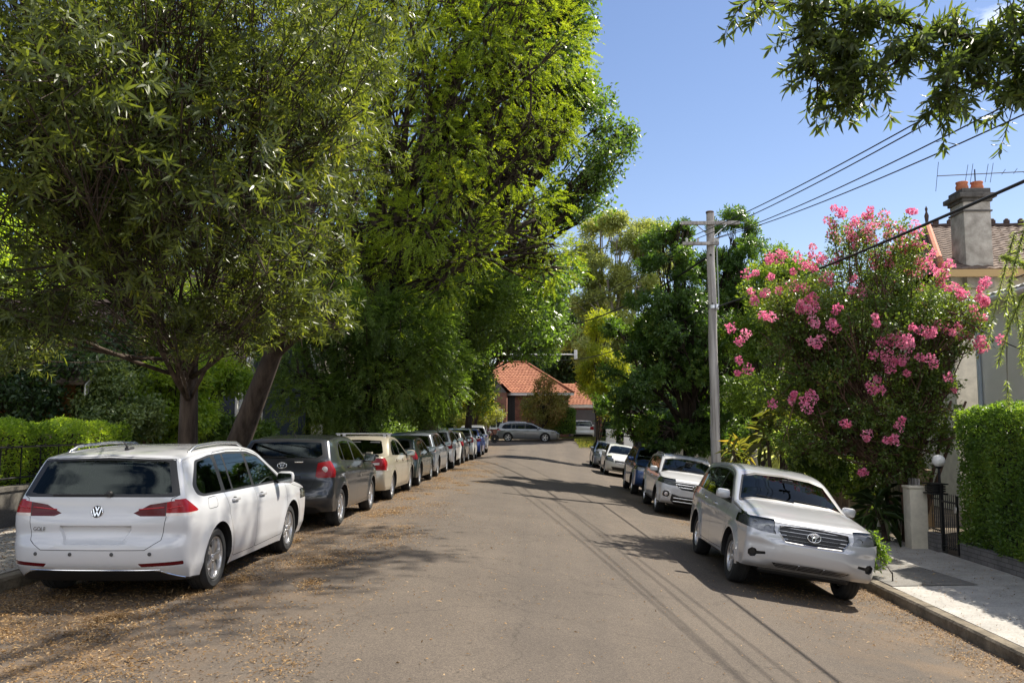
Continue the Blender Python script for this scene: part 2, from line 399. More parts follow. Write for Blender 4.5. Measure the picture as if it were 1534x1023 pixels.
def make_car(name, d, pm, rim=(5, True), hi=True, extras=None, label=None, group=None, plate=True):
    L = d['L']; t = thing(name, label, 'car', group=group); sh = Shell(d, *((124, 32) if hi else (84, 22))); rw = d['rw']; lay = sh.lay
    sg = 3 if hi else 2
    C = sh.cut
    # lower black cladding, lights, glass, doors
    for (tg, ax, poly, r, kw) in d['cuts']:
        C(tg, ax, rpoly(poly, r, sg) if r else poly, **kw)
    for a in d.get('recess', []): sh.recess(*a)
    for k in range(2):                                        # doors, front then rear
        pol = rpoly(d['doors'][k], .05, sg)
        C(5, 's', offpoly(pol, .007), xmin=.45, only=(0,)); C(10+k, 's', pol, xmin=.45, only=(0, 5))
        C(20+k, 's', offpoly(pol, .002), xmin=.45, only=(1,))
    for tg, poly, kw in d.get('panels', []):                   # tailgate, bonnet seams drawn in end or side view
        C(5, kw.get('ax', 'e'), offpoly(poly, .006), lo=kw.get('lo',-9), hi=kw.get('hi',99), xmin=kw.get('xmin',-1), only=(0,)); C(tg, kw.get('ax', 'e'), poly, lo=kw.get('lo',-9), hi=kw.get('hi',99), xmin=kw.get('xmin',-1), only=(0,5))
    for wc in (d['ro'], d['ro']+d['wb']):                      # wheel openings
        Ra = rw+.055; n = 22; pol = [(wc+Ra*math.cos(a), rw+Ra*math.sin(a)) for a in [math.pi*1.08*(i/n)-.04*math.pi for i in range(n+1)]]
        pol = [(pol[0][0], 0)]+pol+[(pol[-1][0], 0)]
        C(99, 's', pol, xmin=.45)
    P = sh.part
    P('body', {0:0, 1:1, 5:2, 6:1}, [pm, black, seamm], t)
    P('bonnet', {51:0}, [pm], t); P('tailgate', {50:0}, [pm], t)
    P('windscreen', {30:0}, [glass], t); P('rear_window', {31:0}, [d.get('rearglass', glass)], t)
    P('front_grille', {42:0}, [black], t); P('lower_grille', {43:0}, [black], t)
    for s in (1,-1):
        for k, dn in enumerate(('front_door', 'rear_door')):
            dr = P(dn, {10+k:0, 20+k:1}, [pm, black], t, s)
            if dr is None: continue
            P('window', {32+k:0}, [d.get('sideglass', glass) if k else glass], dr, s)
            hy, hz = d['handles'][k]; hx = sh.W(hy, hz)
            h = MB(); h.bbox((hx-.012, hy-.10-L/2, hz-.016), (hx+.034, hy+.10-L/2, hz+.016), .014); h.lathe([(.001,.002),(.05,.003),(.052,-.006)], 14, 0, Matrix.Translation((hx+.001, hy-L/2, hz)) @ Matrix.Rotation(math.pi/2, 4, 'Y') @ Matrix.Diagonal((.5,1.3,1,1)))
            if s < 0:
                h.v = [(-p[0], p[1], p[2]) for p in h.v]; h.f = [f[::-1] for f in h.f]
            h.build('handle', d.get('handlemat', pm), dr, angle=40)
        P('quarter_window', {34:0}, [d.get('sideglass', glass)], t, s)
        hl = P('headlight', {40:0}, [lampglass], t, s)
        if hl is not None and hi:
            mb = MB()
            for (x, y, z, r) in d.get('bulbs', []):
                mb.lathe([(.004,-.05),(r*.6,-.045),(r,0),(r*1.05,.002)], 16, 0, Matrix.Translation((s*x, y-L/2, z)) @ Matrix.Rotation(-math.pi/2, 4, 'X')); mb.sphere((s*x, y-.03-L/2, z), r*.5, 1)
            if mb.v: mb.build('reflector', [chrome, lampglass], hl, True)
        bk = P('headlight_housing', {40:0}, [d.get('housing', housing)], t, s, -.03)
        tl = P('taillight', {41:0, 44:1, 45:2, 46:3}, [redlens, whitelens, darkred, black], t, s)
        P('fog_light', {47:0}, [black], t, s); P('reflector_strip', {48:0}, [darkred], t, s)
        # mirror
        my, mz = d['mirror']; mx = sh.W(my, mz-.05)-.02
        m = MB(); m.bbox((s*(mx+.035), my-.06-L/2, mz-.075), (s*(mx+.255), my+.05-L/2, mz+.075), .05); m.v = [(p[0], p[1], p[2]-(abs(p[0])-mx)*.06*0) for p in m.v]
        m.tube([(s*(mx-.02), my+.02-L/2, mz-.06), (s*(mx+.1), my-L/2, mz-.05)], .025, 8, 1)
        mo = m.build('side_mirror', [d.get('mirrormat', pm), black], t, angle=45)
        g = MB(); g.prism(rpoly([(s*(mx+.05), mz-.055),(s*(mx+.23), mz-.05),(s*(mx+.235), mz+.05),(s*(mx+.055), mz+.055)], .03, 3), my-.064-L/2, my-.0605-L/2, 1); g.build('mirror_glass', mirrorm, mo)
        for wc in (d['ro'], d['ro']+d['wb']):
            make_wheel(t, s*(d['W']/2-.02-d.get('tw', .215)/2-.012), wc-L/2, d, s, rim)
    arc_wells(d, sh, t, pm)
    u = MB(); zf = d.get('gc', .2); hw = d['W']/2
    u.bbox((-hw+.30, .25-L/2, zf), (hw-.30, L-.3-L/2, zf+.25), .05)
    for q in ((-1, 1)):
        a0, a1 = d['ro']+rw+.07, d['ro']+d['wb']-rw-.07; u.bbox((q*(hw-.42), a0-L/2, zf+.02), (q*(hw-.06), a1-L/2, zf+.22), .03)
    u.build('underbody', black, t)
    # cabin
    zf = d.get('seat', .52); fy = d['cabin']
    b = MB(); b.bbox((-hw+.16, fy+.35-L/2, zf-.1), (hw-.16, fy+1.0-L/2, zf+.38), .08); b.build('dashboard', interior, t)
    b = MB(); b.box((-hw+.12, .3-L/2, zf-.12), (hw-.12, fy+.9-L/2, zf-.1)); b.build('cabin_floor', interior, t)
    rows = [(fy-.62, (.36,-.36), .5), (fy-1.5, (.42, 0,-.42), .42)]
    for (sy, xs, wd) in rows:
        for x in xs:
            st = MB(); tl_ = Matrix.Translation((x, sy-L/2, zf)) @ Matrix.Rotation(R(16), 4, 'X')
            st.bbox((-wd/2,-.06,0), (wd/2,.07,.60), .06, 0, tl_); st.bbox((-.13,-.05,.64), (.13,.05,.82), .045, 0, tl_)
            for q in (-.06,.06): st.tube([(q,0,.58),(q,0,.66)], .008, 6, 0, True, tl_)
            st.bbox((x-wd/2, sy+.02-L/2, zf-.02), (x+wd/2, sy+.5-L/2, zf+.12), .05); st.build('seat', trimcloth, t, angle=40)
    b = MB(); b.tube([(.36+.18*math.cos(a), fy+.16-L/2-.07*math.sin(a), zf+.36+.17*math.sin(a)) for a in np.linspace(0, 2*math.pi, 25)], .016, 8, cap=False); b.tube([(.36, fy+.16-L/2, zf+.36),(.36, fy+.42-L/2, zf+.26)], .035, 8); b.bbox((.2, fy+.15-L/2, zf+.34),(.52, fy+.18-L/2, zf+.39), .012); b.build('steering_wheel', interior, t)
    if extras: extras(t, sh, d)
    sh.bm.free(); return t
def rail_pair(t, sh, d, y0, y1, ztop, mat, r=.02, inset=.10, n=14):
    for s in (1,-1):
        mb = MB(); pts = []; L = d['L']
        for i in range(n+1):
            y = y0+(y1-y0)*i/n; e = min(1, min(i, n-i)/2.2); z = ztop(y); pts.append((s*(sh.W(y, z)-inset), y-L/2, z-.055+.085*math.sin(e*math.pi/2)))
        mb.tube(pts, r, 8); mb.build('roof_rail', mat, t, True)
def ground_place(t, x, yc, yaw=0, wb=2.6, tr=1.5, dz=0.):
    c, s = math.cos(yaw), math.sin(yaw); h = lambda a, b: gz(x+a*c-b*s, yc+a*s+b*c)
    zl, zr = (h(-tr/2, wb/2)+h(-tr/2,-wb/2))/2, (h(tr/2, wb/2)+h(tr/2,-wb/2))/2; zf, zb = (h(-tr/2, wb/2)+h(tr/2, wb/2))/2, (h(-tr/2,-wb/2)+h(tr/2,-wb/2))/2
    X = Vector((tr, 0, zr-zl)).normalized(); Y = Vector((0, wb, zf-zb)).normalized(); Z = X.cross(Y).normalized(); Y = Z.cross(X)
    M = Matrix((X, Y, Z)).transposed().to_4x4(); t.matrix_world = Matrix.Translation((x, yc, (zl+zr)/2+dz+.004)) @ Matrix.Rotation(yaw, 4, 'Z') @ M
def front_lights(L, hp, sp, lo): return [(40, 'e', hp, .02, dict(lo=L-lo)), (40, 's', sp, .02, dict(lo=L-lo, xmin=.55))]
def D_wagon():
    L = 4.57
    def sculpt(v):
        x, y, z = v.co
        if y < .5 and x < .9:
            v.co.y -= .022*sm(.60, .555, z)*sm(.30, .36, z)*sm(.9, .7, x)      # bumper step
            v.co.y += .016*sm(.985, .955, z)*sm(.79, .83, z)*(1-sm(.60, .70, x))-.010*sm(.80, .76, z)*sm(.66, .72, z)
    d = dict(sculpt=sculpt, L=L, W=1.80, H=1.48, wb=2.63, ro=.87, rw=.318, belt=(.985,.935), gc=.2, cabin=2.75, mirror=(3.0,1.02), ia=4, ib=15,
      sil=[(4.42,.20,-.25,.0,2.6),(4.55,.33,-.30,0,2.5),(4.57,.50,-.32,0,2.5),(4.545,.66,-.28,0,2.6),(4.46,.76,-.24,-.02,2.8),(4.2,.87,-.06,-.07,3.2),(3.7,.97,-.01,-.08,3.4),(3.42,1.015,-.02,-.08,3.2),
           (3.0,1.235,-.10,-.06,2.4),(2.64,1.395,-.07,-.06,2.6),(2.3,1.45,0,-.06,3),(1.8,1.475,0,-.06,3.2),(1.3,1.472,0,-.06,3.2),(.8,1.45,0,-.06,3.2),(.42,1.41,.05,-.06,3.4),(.29,1.385,.10,-.05,3.6),
           (.25,1.345,.11,-.03,3.4),(.13,1.10,.12,-.01,3.2),(.075,.98,.13,0,3.2),(.05,.82,.16,0,3),(.045,.66,.2,0,2.8),(.0,.57,.24,0,2.6),(0,.42,.26,0,2.6),(.05,.29,.25,0,2.6),(.16,.2,.2,0,2.6)],
      doors=[[(3.08,.29),(3.25,.58),(3.30,.945),(2.88,1.185),(2.57,1.335),(2.25,1.393),(2.09,1.402),(2.09,.27)],[(2.085,.27),(2.085,1.402),(1.6,1.41),(1.14,1.393),(1.12,.98),(1.18,.75),(1.28,.55),(1.36,.27)]],
      handles=[(2.28,.865),(1.36,.88)],
      recess=[(50,[(-.02,.56),(.27,.56),(.37,.735),(-.02,.735)],.028,-9,.6)],
      cuts=[(1,'s',[(3.27,.955),(2.87,1.165),(2.56,1.318),(2.25,1.376),(1.6,1.392),(1.0,1.372),(.62,1.33),(.40,1.09),(.44,1.0),(.56,.972)],.04,dict(xmin=.45)),
        (32,'s',[(3.14,.985),(2.82,1.165),(2.53,1.298),(2.13,1.356),(2.13,.985)],.02,dict(xmin=.45,only=(1,))),(33,'s',[(2.05,.988),(2.05,1.36),(1.42,1.37),(1.42,.99)],.02,dict(xmin=.45,only=(1,))),
        (33,'s',[(1.37,.99),(1.37,1.37),(1.17,1.365),(1.17,.99)],.02,dict(xmin=.45,only=(1,))),(34,'s',[(1.07,.993),(1.07,1.355),(.66,1.312),(.49,1.09),(.52,1.02),(.60,.995)],.04,dict(xmin=.45,only=(1,))),
        (1,'e',[(-.02,1.022),(.6,1.015),(.78,.972),(.62,1.345),(.4,1.396),(-.02,1.408)],0,dict(lo=2.3,hi=3.6)),(30,'e',[(-.02,1.05),(.58,1.04),(.735,1.0),(.585,1.335),(.38,1.375),(-.02,1.385)],0,dict(lo=2.3,hi=3.6,only=(1,))),
        (1,'e',[(-.02,1.0),(.70,1.0),(.765,1.015),(.655,1.34),(.62,1.352),(-.02,1.372)],0,dict(hi=.62)),(31,'e',[(-.02,1.03),(.62,1.03),(.69,1.045),(.60,1.32),(.56,1.335),(-.02,1.348)],0,dict(hi=.62,only=(1,))),
        (41,'e',[(.35,.85),(.42,.822),(.70,.822),(1.0,.83),(1.0,.985),(.74,.968),(.5,.93)],0,dict(hi=.2)),(41,'s',[(-.1,.83),(.30,.842),(.37,.862),(.19,.985),(.06,.972),(-.1,.965)],.01,dict(hi=.6,xmin=.735)),
        (45,'e',[(.30,.80),(.655,.80),(.655,1.0),(.30,1.0)],0,dict(hi=.3,only=(41,))),(46,'e',[(.655,.80),(.662,.80),(.662,1.0),(.655,1.0)],0,dict(hi=.3,only=(41,))),(44,'s',[(-.1,.80),(.5,.80),(.5,.853),(-.1,.85)],0,dict(hi=.4,only=(41,))),
        (48,'e',[(.44,.385),(.82,.40),(.82,.362),(.47,.352)],.01,dict(hi=.4)),(1,'e',[(-.02,.14),(.95,.14),(.84,.21),(.64,.30),(.52,.315),(-.02,.32)],0,dict(hi=.5)),
        (42,'e',[(-.02,.62),(.44,.62),(.44,.73),(-.02,.74)],0,dict(lo=L-.5)),(43,'e',[(-.02,.28),(.55,.28),(.65,.42),(-.02,.42)],0,dict(lo=L-.5))]+front_lights(L,[(.46,.62),(.46,.735),(.95,.82),(.95,.68)],[(L-.5,.80),(L-.15,.66),(L+.1,.64),(L+.1,.8),(L-.2,.82)],.62),
      panels=[(50,[(-.02,.515),(.50,.515),(.63,.60),(.662,.82),(.70,.99),(.76,1.02),(.645,1.352),(-.02,1.384)],dict(hi=.66)),(0,rpoly([(.60,.845),(.84,.85),(.86,.955),(.64,.945)],.04,3),dict(ax='s',xmin=.45)),(51,[(L-.3,.78),(L-.9,.88),(3.45,.93),(3.50,1.3),(L+.1,1.1),(L+.1,.79)],dict(ax='s'))])
    return d
def D_hatch():
    L = 4.22
    return dict(L=L, W=1.76, H=1.515, wb=2.60, ro=.80, rw=.316, belt=(1.06,.96), gc=.24, cabin=2.55, mirror=(2.78,1.06), ia=4, ib=14,
      sil=[(4.07,.22,-.25,0,2.6),(4.19,.34,-.3,0,2.5),(4.22,.50,-.32,0,2.5),(4.19,.68,-.28,0,2.6),(4.08,.80,-.24,-.03,2.8),(3.85,.90,-.06,-.08,3.2),(3.45,1.0,-.01,-.08,3.3),(3.2,1.05,-.02,-.08,3.2),
           (2.8,1.28,-.10,-.06,2.4),(2.45,1.435,-.07,-.06,2.6),(2.1,1.495,0,-.06,3),(1.7,1.513,0,-.06,3),(1.2,1.505,0,-.06,3),(.75,1.475,.03,-.06,3.2),(.52,1.448,.10,-.05,3.4),
           (.47,1.41,.12,-.03,3),(.32,1.24,.13,-.02,2.8),(.22,1.10,.14,0,2.8),(.16,.95,.16,0,2.8),(.12,.78,.2,0,2.8),(.04,.66,.24,0,2.6),(0,.5,.27,0,2.6),(.03,.38,.27,0,2.6),(.14,.28,.2,0,2.6)],
      doors=[[(2.92,.30),(3.05,.6),(3.10,.97),(2.70,1.225),(2.42,1.365),(2.1,1.425),(1.97,1.435),(1.97,.28)],[(1.965,.28),(1.965,1.435),(1.6,1.445),(1.12,1.425),(.86,1.19),(1.06,.88),(1.2,.6),(1.28,.28)]],
      handles=[(2.15,.93),(1.30,.96)],
      recess=[(50,[(-.02,.70),(.32,.70),(.32,.86),(-.02,.86)],.02,-9,.6)],
      cuts=[(1,'s',[(3.08,.985),(2.7,1.215),(2.42,1.35),(2.1,1.41),(1.6,1.43),(1.15,1.412),(.93,1.30),(.84,1.15),(.95,1.085)],.03,dict(xmin=.45)),
        (32,'s',[(2.95,1.015),(2.66,1.205),(2.4,1.332),(2.0,1.392),(2.0,1.045)],.02,dict(xmin=.45,only=(1,))),(33,'s',[(1.92,1.05),(1.92,1.398),(1.5,1.412),(1.2,1.40),(1.2,1.08)],.02,dict(xmin=.45,only=(1,))),(33,'s',[(1.16,1.085),(1.16,1.395),(1.0,1.31),(.90,1.16),(.97,1.1)],.02,dict(xmin=.45,only=(1,))),
        (1,'e',[(-.02,1.06),(.6,1.05),(.77,1.0),(.60,1.38),(.4,1.435),(-.02,1.448)],0,dict(lo=2.1,hi=3.4)),(30,'e',[(-.02,1.09),(.58,1.075),(.72,1.035),(.57,1.37),(.38,1.415),(-.02,1.425)],0,dict(lo=2.1,hi=3.4,only=(1,))),
        (1,'e',[(-.02,1.06),(.10,1.09),(.62,1.13),(.70,1.18),(.62,1.40),(.58,1.425),(-.02,1.435)],0,dict(hi=.8)),(31,'e',[(-.02,1.145),(.55,1.15),(.63,1.2),(.565,1.39),(-.02,1.41)],.02,dict(hi=.8,only=(1,))),
        (41,'e',[(.56,.86),(.60,.83),(1.0,.84),(1.0,1.09),(.74,1.10),(.58,1.07)],0,dict(hi=.32)),(41,'s',[(-.1,.84),(.30,.85),(.38,.93),(.33,1.07),(-.1,1.10)],.02,dict(hi=.6,xmin=.6)),
        (1,'e',[(-.02,.18),(.7,.18),(.6,.36),(-.02,.37)],0,dict(hi=.5)),
        (42,'e',[(-.02,.64),(.42,.64),(.46,.75),(-.02,.78)],0,dict(lo=L-.5)),(43,'e',[(-.02,.30),(.5,.30),(.6,.45),(-.02,.46)],0,dict(lo=L-.5))]+front_lights(L,[(.50,.66),(.52,.80),(.95,.93),(.95,.72)],[(L-.62,.94),(L-.2,.70),(L+.1,.66),(L+.1,.9),(L-.25,.95)],.7),
      panels=[(50,[(-.02,.66),(.50,.66),(.555,.80),(.57,1.08),(.72,1.15),(.64,1.42),(-.02,1.44)],dict(hi=.8)),(51,[(L-.3,.80),(L-.9,.92),(3.25,.965),(3.30,1.3),(L+.1,1.1),(L+.1,.80)],dict(ax='s'))])
def D_sedan():
    L = 4.80
    return dict(L=L, W=1.80, H=1.49, wb=2.72, ro=1.08, rw=.318, belt=(1.01,.94), gc=.22, cabin=2.95, mirror=(3.22,1.02), ia=4, ib=18, rr=.205,
      sil=[(4.65,.20,-.25,0,2.6),(4.77,.33,-.3,0,2.5),(4.80,.50,-.32,0,2.5),(4.76,.66,-.28,0,2.6),(4.64,.77,-.24,-.02,2.8),(4.3,.88,-.06,-.07,3.2),(3.85,.965,-.01,-.08,3.3),(3.58,1.005,-.02,-.08,3.2),
           (3.15,1.23,-.10,-.06,2.4),(2.8,1.395,-.07,-.06,2.6),(2.45,1.46,0,-.06,3),(2.0,1.487,0,-.06,3),(1.55,1.455,.05,-.06,2.8),(1.25,1.36,.09,-.06,2.5),(.98,1.21,.10,-.07,2.5),(.72,1.085,.06,-.07,3),(.5,1.065,0,-.07,3.2),(.2,1.06,.04,-.07,3.2),(.09,1.03,.14,-.05,3.2),
           (.07,.98,.16,-.01,3),(.06,.85,.17,0,3),(.05,.72,.2,0,2.8),(0,.62,.25,0,2.6),(0,.46,.27,0,2.6),(.06,.36,.25,0,2.6),(.18,.27,.2,0,2.6)],
      doors=[[(3.22,.30),(3.36,.6),(3.42,.95),(3.02,1.175),(2.72,1.32),(2.42,1.39),(2.28,1.40),(2.28,.28)],[(2.275,.28),(2.275,1.40),(1.95,1.405),(1.5,1.33),(1.22,1.12),(1.26,.98),(1.42,.72),(1.52,.28)]],
      handles=[(2.45,.885),(1.56,.90)],
      recess=[(50,[(-.02,.72),(.35,.72),(.35,.88),(-.02,.88)],.02,-9,.6)],
      cuts=[(1,'s',[(3.40,.962),(3.02,1.16),(2.72,1.305),(2.42,1.372),(2.0,1.39),(1.55,1.325),(1.28,1.14),(1.26,1.03)],.03,dict(xmin=.45)),
        (32,'s',[(3.26,.985),(2.98,1.15),(2.7,1.288),(2.32,1.355),(2.32,1.0)],.02,dict(xmin=.45,only=(1,))),(33,'s',[(2.24,1.0),(2.24,1.36),(2.0,1.37),(1.62,1.325),(1.58,1.02)],.02,dict(xmin=.45,only=(1,))),(33,'s',[(1.54,1.03),(1.57,1.305),(1.36,1.16),(1.33,1.04)],.01,dict(xmin=.45,only=(1,))),
        (1,'e',[(-.02,1.015),(.6,1.01),(.77,.97),(.60,1.34),(.4,1.396),(-.02,1.408)],0,dict(lo=2.4,hi=3.8)),(30,'e',[(-.02,1.045),(.58,1.035),(.72,1.0),(.57,1.33),(.38,1.375),(-.02,1.385)],0,dict(lo=2.4,hi=3.8,only=(1,))),
        (31,'e',[(-.02,1.10),(.62,1.07),(.69,1.09),(.565,1.36),(.52,1.375),(-.02,1.40)],.03,dict(lo=.6,hi=1.8)),
        (41,'e',[(.52,.76),(.56,.73),(1.0,.73),(1.0,1.02),(.62,.99),(.54,.93)],0,dict(hi=.30)),(41,'s',[(-.1,.73),(.30,.75),(.40,.90),(.36,1.0),(-.1,1.0)],.02,dict(hi=.6,xmin=.6)),(44,'e',[(.5,.84),(.74,.85),(.74,.90),(.5,.89)],0,dict(hi=.3,only=(41,))),
        (1,'e',[(-.02,.18),(.7,.18),(.55,.32),(-.02,.33)],0,dict(hi=.5)),
        (42,'e',[(-.02,.60),(.38,.60),(.42,.72),(-.02,.76)],0,dict(lo=L-.5)),(43,'e',[(-.02,.27),(.5,.27),(.6,.42),(-.02,.42)],0,dict(lo=L-.5))]+front_lights(L,[(.46,.62),(.48,.75),(.95,.84),(.95,.68)],[(L-.5,.83),(L-.15,.66),(L+.1,.62),(L+.1,.8),(L-.2,.85)],.62),
      panels=[(50,[(-.02,.70),(.46,.70),(.52,.74),(.53,1.0),(.72,1.01),(.70,1.09),(-.02,1.095)],dict(hi=.72)),(51,[(L-.3,.77),(L-.9,.89),(3.62,.93),(3.66,1.3),(L+.1,1.1),(L+.1,.77)],dict(ax='s'))])
def D_suv():
    L = 4.785
    return dict(L=L, W=1.91, H=1.745, wb=2.79, ro=1.06, rw=.368, belt=(1.16,1.09), gc=.27, cabin=2.85, seat=.72, mirror=(3.17,1.24), ia=5, ib=17, tw=.235, rr=.225, tan=.34, flare=.03, nf=.05,
      sil=[(4.62,.36,-.16,0,3.4),(4.73,.43,-.18,0,3.4),(4.78,.56,-.19,0,3.4),(4.785,.70,-.19,0,3.4),(4.765,.88,-.18,-.01,3.4),(4.66,1.035,-.18,-.03,3.4),(4.35,1.12,-.08,-.08,3.2),(4.0,1.18,-.03,-.09,3.4),(3.62,1.225,-.01,-.09,3.4),(3.5,1.24,-.02,-.09,3.2),
           (3.12,1.46,-.10,-.07,2.4),(2.78,1.63,-.07,-.07,2.6),(2.45,1.70,0,-.07,3),(2.0,1.74,0,-.07,3),(1.4,1.742,0,-.07,3),(.9,1.72,0,-.07,3),(.55,1.69,.04,-.07,3.2),(.38,1.66,.10,-.06,3.4),
           (.33,1.61,.12,-.03,3),(.20,1.36,.13,-.01,3),(.12,1.17,.14,0,3),(.09,.98,.16,0,3),(.08,.8,.2,0,2.8),(0,.70,.25,0,2.6),(0,.55,.27,0,2.6),(.05,.42,.26,0,2.6),(.18,.32,.2,0,2.6)],
      doors=[[(3.22,.40),(3.33,.7),(3.40,1.10),(2.98,1.39),(2.70,1.545),(2.45,1.61),(2.24,1.635),(2.24,.38)],[(2.235,.38),(2.235,1.635),(1.9,1.65),(1.25,1.645),(1.22,1.18),(1.34,.95),(1.50,.7),(1.55,.38)]],
      handles=[(2.42,1.03),(1.50,1.06)],
      recess=[(50,[(-.02,.84),(.34,.84),(.34,.99),(-.02,.99)],.02,-9,.6)],
      bulbs=[(.80,4.625,.965,.05),(.645,4.70,.925,.045)],
      cuts=[(1,'s',[(3.38,1.11),(2.98,1.375),(2.70,1.53),(2.45,1.592),(1.9,1.628),(1.2,1.618),(.68,1.575),(.42,1.30),(.5,1.19)],.04,dict(xmin=.45)),
        (32,'s',[(3.22,1.15),(2.93,1.37),(2.68,1.51),(2.28,1.585),(2.28,1.15)],.02,dict(xmin=.45,only=(1,))),(33,'s',[(2.20,1.155),(2.20,1.59),(1.9,1.605),(1.28,1.598),(1.28,1.18)],.02,dict(xmin=.45,only=(1,))),(34,'s',[(1.18,1.185),(1.18,1.593),(.71,1.552),(.50,1.30),(.55,1.21)],.04,dict(xmin=.45,only=(1,))),
        (1,'e',[(-.02,1.26),(.6,1.245),(.82,1.19),(.66,1.57),(.45,1.63),(-.02,1.65)],0,dict(lo=2.4,hi=3.75)),(30,'e',[(-.02,1.28),(.6,1.265),(.78,1.225),(.64,1.55),(.43,1.605),(-.02,1.625)],0,dict(lo=2.4,hi=3.75,only=(1,))),
        (1,'e',[(-.02,1.19),(.72,1.19),(.79,1.22),(.69,1.58),(.64,1.605),(-.02,1.625)],0,dict(hi=.7)),(31,'e',[(-.02,1.22),(.64,1.22),(.71,1.25),(.63,1.555),(-.02,1.59)],.03,dict(hi=.7,only=(1,))),
        (41,'e',[(.58,.94),(.64,.90),(1.1,.90),(1.1,1.17),(.72,1.17),(.60,1.12)],0,dict(hi=.4)),(41,'s',[(-.1,.90),(.30,.92),(.40,1.02),(.34,1.16),(-.1,1.17)],.02,dict(hi=.6,xmin=.6)),
        (1,'e',[(-.02,.2),(.9,.2),(.8,.46),(.6,.50),(-.02,.50)],0,dict(hi=.5))]
       +front_lights(L,[(.525,.86),(.58,.972),(.80,1.025),(1.1,1.07),(1.1,.95),(.76,.875)],[(L-.70,1.10),(L-.50,.99),(L-.25,.93),(L+.1,.90),(L+.1,1.06),(L-.3,1.055)],.75),
      panels=[(50,[(-.02,.74),(.56,.74),(.60,.85),(.60,1.15),(.81,1.2),(.70,1.6),(-.02,1.635)],dict(hi=.75)),(51,[(L-.22,1.02),(L-.45,1.08),(L-.9,1.10),(3.52,1.14),(3.56,1.45),(L+.1,1.3),(L+.1,1.01)],dict(ax='s'))])
def variant(d, L=None, W=None, H=None, rw=None, **kw):       # same kind of body at another size
    kl, kw_, kh = (L or d['L'])/d['L'], (W or d['W'])/d['W'], (H or d['H'])/d['H']; e = dict(d); l0 = d['L']
    e['sil'] = [(a*kl, b*kh, c*kl, z*kh, n) for a, b, c, z, n in d['sil']]; e['L'], e['W'], e['H'] = l0*kl, d['W']*kw_, d['H']*kh
    for k in ('wb','ro','cabin'): e[k] = d[k]*kl
    for k in ('gc','seat'):
        if k in d: e[k] = d[k]*kh
    e['rw'] = rw or d['rw']*kh; e['belt'] = tuple(b*kh for b in d['belt']); e['mirror'] = (d['mirror'][0]*kl, d['mirror'][1]*kh)
    S = lambda poly, ax: [((p[0]*(kl if ax == 's' else kw_)), p[1]*kh) for p in poly]
    def K(q):
        q = dict(q)
        for k in ('lo','hi'):
            if k in q: q[k] *= kl
        if 'xmin' in q: q['xmin'] *= kw_
        return q
    e['doors'] = [S(p, 's') for p in d['doors']]; e['handles'] = [(a*kl, b*kh) for a, b in d['handles']]
    e['cuts'] = [(t, ax, S(p, ax), r, K(q)) for t, ax, p, r, q in d['cuts']]
    e['panels'] = [(t, S(p, q.get('ax', 'e')), K(q)) for t, p, q in d['panels']]
    e['recess'] = [(r[0], S(r[1], 'e'), r[2], r[3]*kl, r[4]*kl) for r in d['recess']]
    e['bulbs'] = [(a*kw_, b*kl, c*kh, r) for a, b, c, r in d.get('bulbs', [])]; e.update(kw); return e
